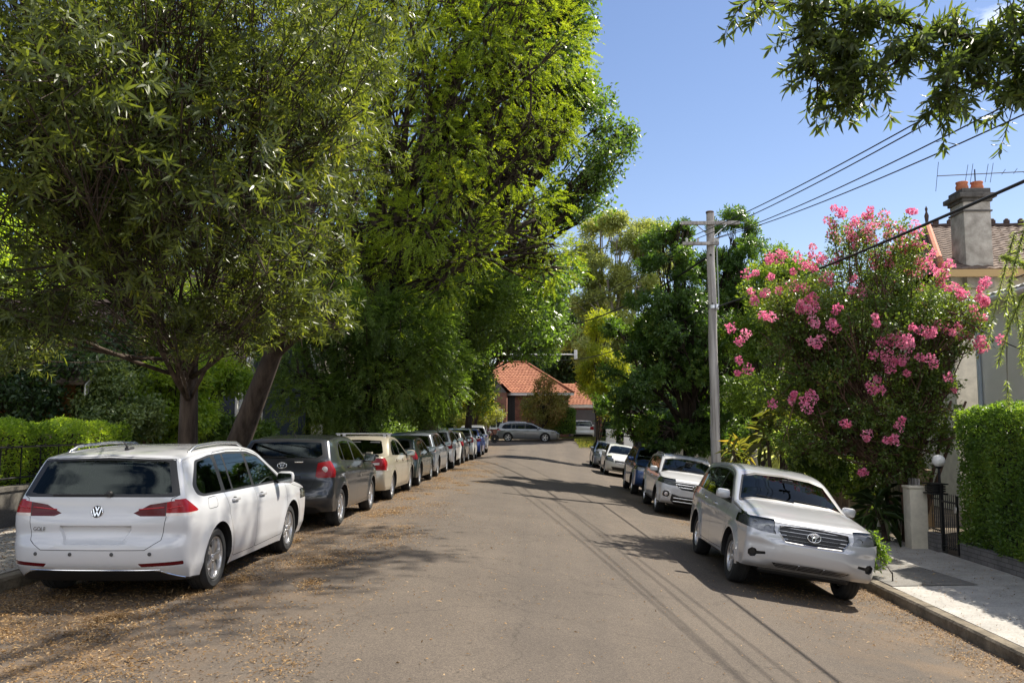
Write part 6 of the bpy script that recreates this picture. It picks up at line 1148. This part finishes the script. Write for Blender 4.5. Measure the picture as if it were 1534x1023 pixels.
# ---- right side fences beyond the pole
t = thing('timber_fence', 'low dark timber paling fence behind the silver sport utility', 'fence', (7.85, 30.0, -.72)); m = MB()
for z in (.35,.95): m.box((-.03,-10.6,z-.04),(.0,0,z+.04))
part(m, 'rail', timber_dk, t); pm2 = MB()
for i in range(78): y = -.07-i*.135; pm2.box((-.055,y-.055,.04),(-.033,y+.055,1.22+random.uniform(-.01,.02)))
o = part(pm2, 'palings', timber_dk, t)
pillar('cream gatepost with a flat cap just beside the power pole', 7.6, 30.4, .5, 1.55, cream); pillar('pale timber fence post behind the silver sport utility roof', 7.75, 24.0, .16, 1.45, sandst)
t = thing('arched_gate', 'round-topped brown timber gate set in a sandstone surround behind the silver sport utility', 'gate', (8.2, 21.4, -.72)); A = [(math.cos(a)*.78, 1.35+math.sin(a)*.78) for a in np.linspace(0, math.pi, 17)]; m = MB(); m.prism([(-.78,0)]+[(-p[0], p[1]) for p in A][::1]+[(.78,0)] if False else [(.78,0)]+A+[(-.78,0)], -.05, .05, 1); part(m, 'leaf', rust, t)
m = MB(); B2 = [(math.cos(a)*1.0, 1.35+math.sin(a)*1.0) for a in np.linspace(0, math.pi*.62, 12)]; A2 = [(math.cos(a)*.79, 1.35+math.sin(a)*.79) for a in np.linspace(0, math.pi*.62, 12)]
for i in range(11): m.prism([B2[i], B2[i+1], A2[i+1], A2[i]], -.14, .14, 1)
for z in np.arange(0, 1.34, .34): m.bbox((.79,-.15,z),(1.16,.15,min(1.345, z+.33)), .015)
part(m, 'stone_surround', sandst, t); m = MB(); m.bbox((-.82,-.12,.0),(.78,-.06,.62), .01); part(m, 'lower_panel', sandst, t)
t = thing('lattice_screen', 'grey lattice screen behind the yucca stems on the right', 'screen', (9.4, 26.5, -.7)); m = MB()
for i in range(22): m.box((-.01,-3+i*.28,0),(.01,-2.97+i*.28,2.9)); 
for i in range(11): m.box((-.012,-3,.1+i*.27),(.0,3.1,.13+i*.27))
o = part(m, 'lattice', pmat('grey_lattice', (.22,.21,.19), .8), t)
def rosette(label, x, y, z, h, n, L, W, lm, seed):
    r = np.random.default_rng(seed); t = thing('yucca', label, 'plant', (x, y, z)); m = MB(); hd = []
    for k in range(3): p = np.array((r.normal()*.25, r.normal()*.25, h*(.7+.4*r.random()))); m.tube(bez((r.normal()*.05, r.normal()*.05, 0), p, 0, .15, 6, r), [.07,.06,.055,.05,.05,.045], 8); hd.append(p)
    part(m, 'stem', bark_grey, t); hd = np.array(hd); A = np.tile((0,0,1.), (len(hd), 1)); g = whorl(hd, A, r.random(len(hd)), n, L, W, (5, 130), .5, r, .3); leaves('crown', *g, lm, t, True, .2, .5)
ly = leafmat('strap_leaf', (.03,.04,.012), (.085,.085,.025), (.30,.20,.05), .4, .4)
p = at(1105,655,24); rosette('tall yellow leaved yucca between the power pole and the lattice screen', p[0], p[1], -.72, 1.7, 20, .55, .05, ly, 71)
p = at(1165,600,22); rosette('yellowing strap-leaved plant under the pink blossom', p[0], p[1], -.72, 2.6, 30, .7, .06, ly, 72)
p = at(1200,630,22.5); rosette('pale grey palm-like plant above the arched gate', p[0], p[1], -.72, 2.3, 30, .9, .05, leafmat('pale_frond', (.16,.18,.14), (.30,.32,.26), None, .35, .4), 73)
p = at(1322,740,18.4); rosette('dark strap-leaved clump at the foot of the pink-flowering tree', p[0], p[1], -.72, .8, 26, .7, .06, lf_black, 74)
t = thing('picket_fence', 'weathered picket fence panel behind the mirror of the silver sport utility', 'fence', (7.8, 20.6, -.73)); m = MB()
for z in (.3,1.05): m.box((-.02,-2.4,z-.03),(.02,0,z+.03))
part(m, 'rail', timber_grey, t)
for i in range(16): y = -.06-i*.15; m = MB(); m.box((-.045,y-.04,.03),(-.022,y+.04,1.32)); part(m, 'picket', timber_grey if i > 3 else whitep, t)
wall('boundary_wall', 'long pale rendered front wall running beyond the two-domed tree on the right', (7.9,31.2), (7.9,52), .25, lambda x, y: walk(7.7, y), 1.25, concr, concr)
for k, (yy, lab) in enumerate(((53.0,'tall pale pillar at the corner before the far garage'),(55.4,'second pale pillar at the corner, nearer the garage hedge'))): pp = at(915+k*26, 650, yy); pillar(lab, pp[0], pp[1], .55, 1.95, wallgrey)
for (x0, x1, yy, hh, wm, lab) in ((9.8, 18, 33, 3.4, brick_red, 'dark brick house deep behind the two-domed tree on the right'), (10.5, 19, 44, 3.6, brick_red, 'brick house behind the far end of the right parked row')):
    t = thing('street_house', lab, 'house', (x0, yy, -.5)); m = MB(); m.box((0,0,-.3),(x1-x0,8,hh)); part(m, 'wall', wm, t); m = MB(); w_ = x1-x0; slope(m, [(-.4,-.4,hh),(w_+.4,-.4,hh),(w_*.65,4,hh+2.6),(w_*.35,4,hh+2.6)]); slope(m, [(-.4,8.4,hh),(-.4,-.4,hh),(w_*.35,4,hh+2.6),(w_*.35,4,hh+2.6)]); slope(m, [(w_+.4,-.4,hh),(w_+.4,8.4,hh),(w_*.65,4,hh+2.6),(w_*.65,4,hh+2.6)]); slope(m, [(w_+.4,8.4,hh),(-.4,8.4,hh),(w_*.35,4,hh+2.6),(w_*.65,4,hh+2.6)]); part(m, 'roof', tile_old, t)
    win(t, (0,3.2,.9), (0,-1,0), 1.1, 1.4, (-1,0,0), bars=2); win(t, (0,6.2,.9), (0,-1,0), 1.1, 1.4, (-1,0,0), bars=2)
# ---- power pole
pb = at(1073, 690, 26.6); px, py = pb[0], pb[1]; pz = walk(px, py); tp = at(1066.5, 311, 26.6); ztop = tp[2]; t = thing('power_pole', 'weathered grey timber power pole with two crossarms beside the white sport utility', 'pole', (px, py, pz)); hP = ztop-pz
m = MB(); n = 12; m.tube([(-.03*i/n+.012*math.sin(i*1.7), .01*math.sin(i*2.1), hP*i/n) for i in range(n+1)], [.155-.035*i/n for i in range(n+1)], 14); part(m, 'post', timber_grey, t, 50)
m = MB(); m.lathe([(.128,0),(.13,.05),(.10,.07),(.001,.075)], 14, 0, Matrix.Translation((-.03,0,hP))); part(m, 'cap', timber_dk, t)
za = at(0,328,26.6)[2]-pz; zb2 = at(0,360,26.6)[2]-pz; zc = at(0,457,26.6)[2]-pz
m = MB(); m.bbox((-.97,-.21,za-.055),(.86,-.10,za+.055), .01); part(m, 'crossarm', timber_grey, t); m = MB(); m.bbox((-.93,-.22,zb2-.05),(.2,-.11,zb2+.05), .01); part(m, 'crossarm', timber_grey, t)
m = MB(); m.tube([(-.5,-.16,za-.05),(-.07,-.15,za-.42)], .016, 5); m.tube([(.46,-.16,za-.05),(.06,-.15,za-.42)], .016, 5); part(m, 'brace', alloy, t)
whitei = pmat('porcelain', (.6,.6,.57), .25, coat=.5); cable = pmat('cable_black', (.015,.015,.016), .6); grey_c = pmat('grey_cable', (.30,.33,.32), .5)
for x in (-.8,-.45,.1,.16): m = MB(); m.lathe([(.02,0),(.045,.03),(.03,.06),(.05,.09),(.03,.13),(.001,.14)], 10, 0, Matrix.Translation((x,-.165,zb2+.05))); m.build('insulator', whitei, t, True)
m = MB(); m.tube([(.15,-.06,zb2-.05),(.175,-.05,zc+.2),(.17,-.05,zc+.05)], .022, 6); part(m, 'conduit', grey_c, t); m = MB(); m.lathe([(.16,-.05),(.16,.05)], 14, 0, Matrix.Translation((.0,0,zc))); m.bbox((.06,-.22,zc-.12),(.14,-.15,zc+.06), .01); part(m, 'cable_bracket', alloy, t)
def wire(label, a, b, sag, r, mat=cable, name='overhead_wire', group='overhead wires'):
    a, b = Vector(a), Vector(b); mid = a; m = MB(); n = 40; m.tube([(b-a)*(i/n)-Vector((0,0,4*sag*(i/n)*(1-i/n))) for i in range(n+1)], r, 5); o = m.build(name, mat, None, True); o.location = a; return tag(o, label, 'wire', group)
W = lambda x, z: (px+x, py-.16, pz+z)
for k, (x0, px_, py_, lab) in enumerate(((-.8,1474,127,'thin wire, topmost of the four running from the pole to the upper right'),(-.45,1474,137,'thin wire just under the topmost one right of the pole'),(.10,1488,168,'third thin wire below the top pair right of the pole'),(.16,1505,185,'lowest of the four thin wires right of the pole, ending nearest the chimney'))):
    d = 12.0; q = at(px_, py_, d); a = Vector(W(x0, zb2+.17)); tt = (a.y-q[1])/(a.y+16); bx_ = a.x+(q[0]-a.x)/tt; sg = 1.05; bz = (q[2]-a.z*(1-tt)+4*sg*tt*(1-tt))/tt; wire(lab, a, (bx_, -16, bz), sg, .012)
q = at(1420, 322, 13.2); a = Vector(W(.15, zc)); tt = (a.y-q[1])/(a.y+16); bx_ = a.x+(q[0]-a.x)/tt; bz = (q[2]-a.z*(1-tt)+4*.6*tt*(1-tt))/tt; wire('thick black cable from the pole crossing before the pink blossoms to the right', a, (bx_, -16, bz), .6, .026)
far = at(800, 478, 62)
for k, (x0, z0, dz, lab, rr2) in enumerate(((-.8,zb2+.17,1.3,'upper thin wire running from the pole down to the left trees',.014),(-.45,zb2+.17,.9,'middle thin wire running from the pole into the left trees',.014),(-.05,zb2-.35,0,'thick dark cable running from the pole down to the left above the road',.034),(-.03,zc+.1,-2.2,'lower cable from the pole crossing toward the far left corner',.02))): wire(lab, W(x0, z0), (far[0]-1, far[1], far[2]+dz), 1.2, rr2)
a = at(728,531,58); b = at(862,531,58); t = thing('street_light_arm', 'white horizontal pipe arm above the roof of the far house', 'light arm', tuple(b)); m = MB(); m.tube([(0,0,0), Vector(a)-Vector(b)], .045, 8); part(m, 'arm', whitep, t); m = MB(); m.bbox((-.09,-.1,-.35),(.12,.1,.3), .03); part(m, 'lamp_head', whitep, t); m = MB(); m.tube([Vector(a)-Vector(b), Vector(a)-Vector(b)+Vector((0,0,-a[2]+.2))], .09, 8); part(m, 'post', timber_grey, t)
wire('service cable from the thick cable to the grey house wall behind the blossoms', at(1440,478,17.6), (10.6, 18.9, 3.2), .05, .012); m = MB()
wall('boundary_wall', 'low pale garden wall before the far brick house', (-16,70.6), (-4.6,70.6), .25, lambda x, y: .55, .8, concr, concr)
# ---- bits at the far left corner
p = at(728,648,62); t = thing('motorcycle', 'small dark motorcycle parked on the verge left of the grey station wagon', 'motorcycle', (p[0], p[1], gz(p[0], p[1])+.1)); 
for x in (-.62,.62): m = MB(); m.lathe([(.30,-.05),(.31,0),(.30,.05),(.24,.04),(.24,-.04),(.30,-.05)], 20, 0, Matrix.Translation((x,0,.30)), axis=1); m.lathe([(.24,.01),(.05,.02),(.05,-.02),(.24,-.01)], 10, 0, Matrix.Translation((x,0,.30)), axis=1); part(m, 'wheel', rubber, t)
m = MB(); m.bbox((-.25,-.12,.35),(.28,.12,.68), .08); m.tube([(.62,0,.3),(.42,0,.95)], .035, 6); m.tube([(-.62,0,.3),(0,0,.5)], .03, 6); part(m, 'engine', black, t); m = MB(); m.sphere((.12,0,.80), .2, 0, 12, 8, (1.2,.7,.7)); part(m, 'fuel_tank', darkred, t); m = MB(); m.bbox((-.65,-.12,.74),(-.02,.12,.84), .05); part(m, 'seat', black, t); m = MB(); m.tube([(.42,-.35,1.0),(.42,.35,1.0)], .018, 6); part(m, 'handlebar', iron, t)
p = at(709,640,60); t = thing('wheelie_bin', 'green wheeled bin by the flowering shrub at the far corner', 'bin', (p[0], p[1], gz(p[0], p[1])+.12)); m = MB(); m.add([(-.22,-.25,.08),(.22,-.25,.08),(.22,.25,.08),(-.22,.25,.08),(-.29,-.34,.95),(.29,-.34,.95),(.29,.34,.95),(-.29,.34,.95)], [(3,2,1,0),(0,1,5,4),(1,2,6,5),(2,3,7,6),(3,0,4,7)]); part(m, 'body', pmat('bin_green', (.02,.13,.05), .5), t); m = MB(); m.bbox((-.31,-.37,.951),(.31,.37,1.03), .03); part(m, 'lid', pmat('lid_green', (.03,.25,.09), .5), t)
p = at(562,660,27); pillar('slim cream gatepost under the dense trees on the left', -7.9, 30.5, .35, 1.5, cream)
wall('boundary_wall', 'dark red brick garden wall along the left footpath past the leaning trunk', (-8.1,21.5), (-8.1,58), .25, lambda x, y: walk(-7.8, y), .85, brick_red, concr)
# ---- grass and fallen leaves
def grass(name, label, x0, x1, y0, y1, zf, n, L, W, seed):
    r = np.random.default_rng(seed); P = np.column_stack([r.uniform(x0, x1, n), r.uniform(y0, y1, n), np.zeros(n)]); P[:, 2] = [zf(a, b) for a, b in P[:, :2]]; D = norm(r.normal(size=(n, 3))*.45+np.array((0,0,1.))); o = leaves(name, P, D, rdir(n, r), L*(.5+r.random(n)), W, r.random(n), grassm, None); o['kind'] = 'stuff'; return tag(o, label, 'grass')
grass('grass', 'strip of green verge grass along the far kerb before the brick house', at(690,660,70)[0], at(925,660,70)[0], 69.3, 71, lambda x, y: walk(-6, 70)-.02, 5000, .14, .03, 81)
grass('grass', 'bright patch of lawn at the driveway before the garage', at(862,660,66)[0], at(905,660,66)[0], 60, 69, lambda x, y: gz(5.2, y)+.10, 5000, .16, .03, 82)
lit = leafmat('fallen_leaf', (.065,.040,.018), (.20,.128,.060), (.46,.33,.18), .15, .7, (1.2,1,.7), .2)
def litter(n, seed):
    r = np.random.default_rng(seed); P = []
    cl = [(-5.4+3.6*r.random()**1.4, 2.4+38*r.random()**1.5, r.uniform(.12,.6)) for _ in range(330)]+[(r.uniform(3.2,5.2), r.uniform(3.5,30), r.uniform(.15,.6)) for _ in range(70)]
    for x, y, s in cl:
        k = int(n/len(cl)*r.uniform(.2, 2.0)*(1.2 if x < -3 else .75)); P.append(np.column_stack([x+r.normal(size=k)*s*.6, y+r.normal(size=k)*s]))
    k = n//2; xs = -5.45+np.abs(r.normal(size=k))*1.15; P.append(np.column_stack([xs, 2.4+22*r.random(k)**1.5])); k = n//34; P.append(np.column_stack([r.uniform(-3, 4.6, k), 2.2+20*r.random(k)**1.5])); k = n//8; P.append(np.column_stack([5.2-np.abs(r.normal(size=k))*.35, r.uniform(3, 26, k)]))
    k = n//7; P.append(np.column_stack([r.uniform(-7.9,-5.7, k), r.uniform(5, 24, k)])); k = n//60; P.append(np.column_stack([r.uniform(5.45,7.6, k), r.uniform(6, 20, k)]))
    P = np.vstack(P); P = P[(P[:, 0] > -7.9) & (P[:, 0] < 7.6) & (np.abs(P[:, 0]+5.58) > .1) & (np.abs(P[:, 0]-5.33) > .1)]; z = np.array([gz(a, b) if -5.5 < a < 5.25 else walk(a, b) for a, b in P])+.006+.012*r.random(len(P)); P = np.column_stack([P, z]); n_ = len(P)
    D = rdir(n_, r)*np.array((1,1,.18)); N_ = np.array((0,0,1.))+r.normal(size=(n_, 3))*.3; o = leaves('fallen_leaves', P, D, N_, .02+.05*r.random(n_)**2.5, .006+.010*r.random(n_), r.random(n_), lit, None, False, .15, .2); o['kind'] = 'stuff'; tag(o, 'tan fallen leaves drifted along the gutters and scattered on the asphalt', 'leaf litter')
litter(80000, 90)
mb = MB(); r_ = np.random.default_rng(92)
for k, (x, y) in enumerate(((-2.6,5.0),(-2.1,5.6),(-3.6,4.2),(-2.9,6.3),(4.2,5.4),(3.7,7.2),(-1.9,7.0))):
    a = r_.uniform(0, 3.1); L_ = r_.uniform(.2,.5); m = MB(); m.tube([(math.cos(a)*L_*s, math.sin(a)*L_*s+.03*math.sin(s*9), .005) for s in np.linspace(-.5,.5,7)], [.004]*7, 5); o = m.build('fallen_twig', bark_grey); o.location = (x, y, gz(x, y)+.006); tag(o, 'thin dry twig lying among the fallen leaves', 'twig', 'fallen twigs on the road')
# ------------------------------------------------------------------ the parked cars
white = paint('white_paint', (.53,.535,.55)); white2 = paint('warm_white_paint', (.70,.70,.68)); charcoal = paint('charcoal_paint', (.035,.037,.042), .5)
beige = paint('beige_paint', (.46,.41,.315), .35); dgreen = paint('dark_green_paint', (.018,.035,.034), .4); sblue = paint('silver_blue_paint', (.34,.37,.41), .7)
silver = paint('silver_paint', (.47,.48,.50), .28, .28); navy = paint('navy_paint', (.02,.06,.19), .35); bluep = paint('bright_blue_paint', (.015,.06,.30), .3); dgrey = paint('dark_grey_paint', (.06,.06,.065), .6); greym = paint('grey_paint', (.20,.21,.215), .65)
def put(t, x, y, d, yaw=0): ground_place(t, x, y, yaw, d['wb'], d['W']-.25); return t
LEFTG, RIGHTG = 'cars parked along the left kerb', 'cars parked along the right kerb'
def row_left(t, rear_axle, d, xr=-3.38, yaw=0): put(t, xr-d['W']/2, rear_axle-d['ro']+d['L']/2, d, yaw)
def row_right(t, front_axle, d, xl=2.93, yaw=0): put(t, xl+d['W']/2, front_axle+(d['L']-d['ro']-d['wb'])-d['L']/2, d, math.pi+yaw) if False else ground_place(t, xl+d['W']/2, front_axle-(d['L']-d['ro']-d['wb'])+d['L']/2, math.pi+yaw, d['wb'], d['W']-.25)
d = D_wagon(); c = make_car('station_wagon', d, white, (5, True), True, ex_wagon, 'white station wagon with silver roof rails, nearest car on the left', LEFTG); row_left(c, 9.1, d, -3.36)
d = D_hatch(); c = make_car('hatchback', d, charcoal, (7, False), True, ex_hatch, 'charcoal hatchback with round-lensed red tail lamps behind the white station wagon', LEFTG); row_left(c, 14.8, d, -3.36)
d = variant(D_sedan(), H=1.44); c = make_car('sedan', d, beige, (5, False), True, ex_sedan, 'beige sedan with a boot spoiler and roof bars parked ahead of the charcoal hatchback', LEFTG); row_left(c, 19.9, d, -3.36)
d = variant(D_hatch(), 4.15, 1.74, 1.36, rw=.31); c = make_car('hatchback', d, dgreen, (5, False), False, None, 'dark green low hatchback parked ahead of the beige sedan', LEFTG); row_left(c, 24.4, d, -3.36)
d = variant(D_wagon(), 4.75, 1.80, 1.47, rw=.33); c = make_car('station_wagon', d, sblue, (5, True), False, None, 'silver blue station wagon with privacy glass between the dark green hatchback and a white wagon', LEFTG); row_left(c, 28.7, d, -3.36)
d = variant(D_suv(), 4.5, 1.80, 1.52, rw=.335); c = make_car('sport_utility', d, white2, (5, False), False, None, 'white crossover wagon with a grey lower bumper seen from behind in the left row', LEFTG); row_left(c, 34.0, d, -3.36)
d = variant(D_hatch(), 3.75, 1.68, 1.42); c = make_car('hatchback', d, dgrey, (5, False), False, None, 'dark grey small hatchback mostly hidden ahead of the white crossover', LEFTG); row_left(c, 38.3, d, -3.34)
d = variant(D_hatch(), 2.75, 1.60, 1.53, rw=.29); c = make_car('city_car', d, white2, (5, False), False, None, 'tiny white two-seat city car parked just behind the blue hatchback', LEFTG); row_left(c, 42.1, d, -3.2)
d = variant(D_hatch(), 3.95, 1.70, 1.50); c = make_car('hatchback', d, bluep, (5, False), False, None, 'bright blue hatchback near the far end of the left row', LEFTG); row_left(c, 46.4, d, -3.15)
d = variant(D_wagon(), 4.8, 1.84, 1.62, rw=.34); c = make_car('station_wagon', d, silver, (5, True), False, None, 'silver wagon in front of the bright blue hatchback, last in the left row', LEFTG); row_left(c, 51.6, d, -3.2, R(3))
d = D_suv_a(); c = make_car('sport_utility', d, silver, (5, True), True, ex_suv_a, 'silver sport utility facing the camera with barred chrome grille, nearest car on the right', RIGHTG); row_right(c, 13.4, d, 2.74)
d = D_suv_b(); c = make_car('sport_utility', d, white, (5, True), True, ex_suv_b, 'white sport utility with chrome ringed fog lamps behind the silver one', RIGHTG); row_right(c, 24.2, d, 3.05)
d = variant(D_suv(), 4.63, 1.79, 1.68, rw=.35); d['cuts'] += [(42,'e',[(-.02,.72),(.36,.74),(.42,.88),(-.02,.92)],.01,dict(lo=d['L']-.6)),(43,'e',[(-.02,.4),(.5,.4),(.55,.55),(-.02,.56)],.01,dict(lo=d['L']-.6))]
def ex_navy(t, sh, d): sport_rack(t, sh, d); ex_simple_front(.82, .36)(t, sh, d)
c = make_car('sport_utility', d, navy, (5, False), False, ex_navy, 'dark blue sport utility with a black bike carrier on its roof', RIGHTG); row_right(c, 30.5, d, 3.05)
d = variant(D_hatch(), 4.05, 1.72, 1.50); c = make_car('hatchback', d, white2, (5, False), False, ex_simple_front(.70, .36), 'white hatchback parked behind the dark blue sport utility on the right', RIGHTG); row_right(c, 42.0, d, 2.95)
d = variant(D_hatch(), 4.0, 1.70, 1.47); c = make_car('hatchback', d, sblue, (5, False), False, ex_simple_front(.70, .36), 'pale silver blue hatchback, farthest car in the right row', RIGHTG); row_right(c, 48.2, d, 2.75)
d = variant(D_wagon(), 4.9, 1.90, 1.48, rw=.335); c = make_car('station_wagon', d, greym, (5, True), True, lambda t, sh, d: rail_pair(t, sh, d, .55, 2.5, lambda y: np.interp(y, [.5,.9,1.5,2.1,2.6], [1.40,1.445,1.465,1.45,1.42]), alloy, .014, .03), 'grey station wagon parked side-on across the end of the street')
p = at(791, 660, 67); ground_place(c, p[0], 67.2, -math.pi/2, d['wb'], 1.6)
d = variant(D_suv(), 4.6, 1.85, 1.66, rw=.35); c = make_car('sport_utility', d, white2, (5, False), False, None, 'white sport utility standing in the driveway before the far garage'); p = at(873, 655, 73); ground_place(c, p[0], 75.2, 0, d['wb'], 1.6)
# ------------------------------------------------------------------ camera, sun, sky
cam = bpy.data.cameras.new('camera'); cam.sensor_width = 36; cam.lens = 36*F/1534; cam.clip_end = 3000; cam.clip_start = .1
co = bpy.data.objects.new('camera', cam); col.objects.link(co)
co.matrix_world = Matrix(((RT[0],UP[0],-FW[0],CAM[0]),(RT[1],UP[1],-FW[1],CAM[1]),(RT[2],UP[2],-FW[2],CAM[2]),(0,0,0,1))); scene.camera = co
SUN = Vector((.515,.385,.769)).normalized()
sl = bpy.data.lights.new('sun', 'SUN'); sl.energy = 4.8; sl.angle = R(.53); sl.color = (1, .93, .81)
so = bpy.data.objects.new('sun', sl); col.objects.link(so); so.location = (20, 30, 60); so.rotation_euler = SUN.to_track_quat('Z', 'Y').to_euler()
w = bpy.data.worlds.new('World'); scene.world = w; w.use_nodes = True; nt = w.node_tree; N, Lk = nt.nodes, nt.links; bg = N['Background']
sk = N.new('ShaderNodeTexSky'); sk.sky_type = 'NISHITA'; sk.sun_disc = False; sk.sun_elevation = math.asin(SUN.z); sk.sun_rotation = math.atan2(SUN.x, SUN.y)
sk.air_density = 1.0; sk.dust_density = .15; sk.ozone_density = 1.6
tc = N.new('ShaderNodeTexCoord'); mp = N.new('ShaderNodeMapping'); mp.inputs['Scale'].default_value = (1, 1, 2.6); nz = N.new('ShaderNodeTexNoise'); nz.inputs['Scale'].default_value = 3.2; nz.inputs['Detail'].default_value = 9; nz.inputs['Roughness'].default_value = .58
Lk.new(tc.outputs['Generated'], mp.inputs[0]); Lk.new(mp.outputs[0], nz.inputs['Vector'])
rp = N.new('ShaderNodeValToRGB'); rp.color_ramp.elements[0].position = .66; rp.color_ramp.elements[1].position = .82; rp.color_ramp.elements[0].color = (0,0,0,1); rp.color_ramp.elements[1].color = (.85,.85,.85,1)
sy = N.new('ShaderNodeSeparateXYZ'); Lk.new(tc.outputs['Generated'], sy.inputs[0]); bk = N.new('ShaderNodeMapRange'); bk.inputs[1].default_value = .45; bk.inputs[2].default_value = -.5; bk.inputs[3].default_value = 0; bk.inputs[4].default_value = .23; Lk.new(sy.outputs[1], bk.inputs[0]); ad = N.new('ShaderNodeMath'); Lk.new(nz.outputs['Fac'], ad.inputs[0]); Lk.new(bk.outputs[0], ad.inputs[1]); Lk.new(ad.outputs[0], rp.inputs[0]); mx = N.new('ShaderNodeMix'); mx.data_type = 'RGBA'; mx.inputs[7].default_value = (11.5, 11.5, 11.8, 1)  # more bright cloud added in the unseen sky behind the camera, as fill light
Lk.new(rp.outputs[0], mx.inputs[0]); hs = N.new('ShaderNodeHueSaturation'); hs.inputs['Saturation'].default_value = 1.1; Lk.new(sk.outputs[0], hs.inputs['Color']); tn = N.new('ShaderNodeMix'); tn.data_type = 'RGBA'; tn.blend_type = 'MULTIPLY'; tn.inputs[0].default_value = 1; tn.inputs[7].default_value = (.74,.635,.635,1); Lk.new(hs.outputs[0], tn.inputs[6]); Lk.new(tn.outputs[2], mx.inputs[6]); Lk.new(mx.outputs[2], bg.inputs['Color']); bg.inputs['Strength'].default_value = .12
v = scene.view_settings; v.view_transform = 'Standard'; v.look = 'None'; v.exposure = .95; v.gamma = 1; v.use_curve_mapping = False
scene.render.engine = 'CYCLES'; cy = scene.cycles; cy.use_denoising = True; cy.max_bounces = 7; cy.diffuse_bounces = 3; cy.glossy_bounces = 4; cy.transmission_bounces = 4; cy.transparent_max_bounces = 12; cy.caustics_reflective = False; cy.caustics_refractive = False
cy.sample_clamp_indirect = 6
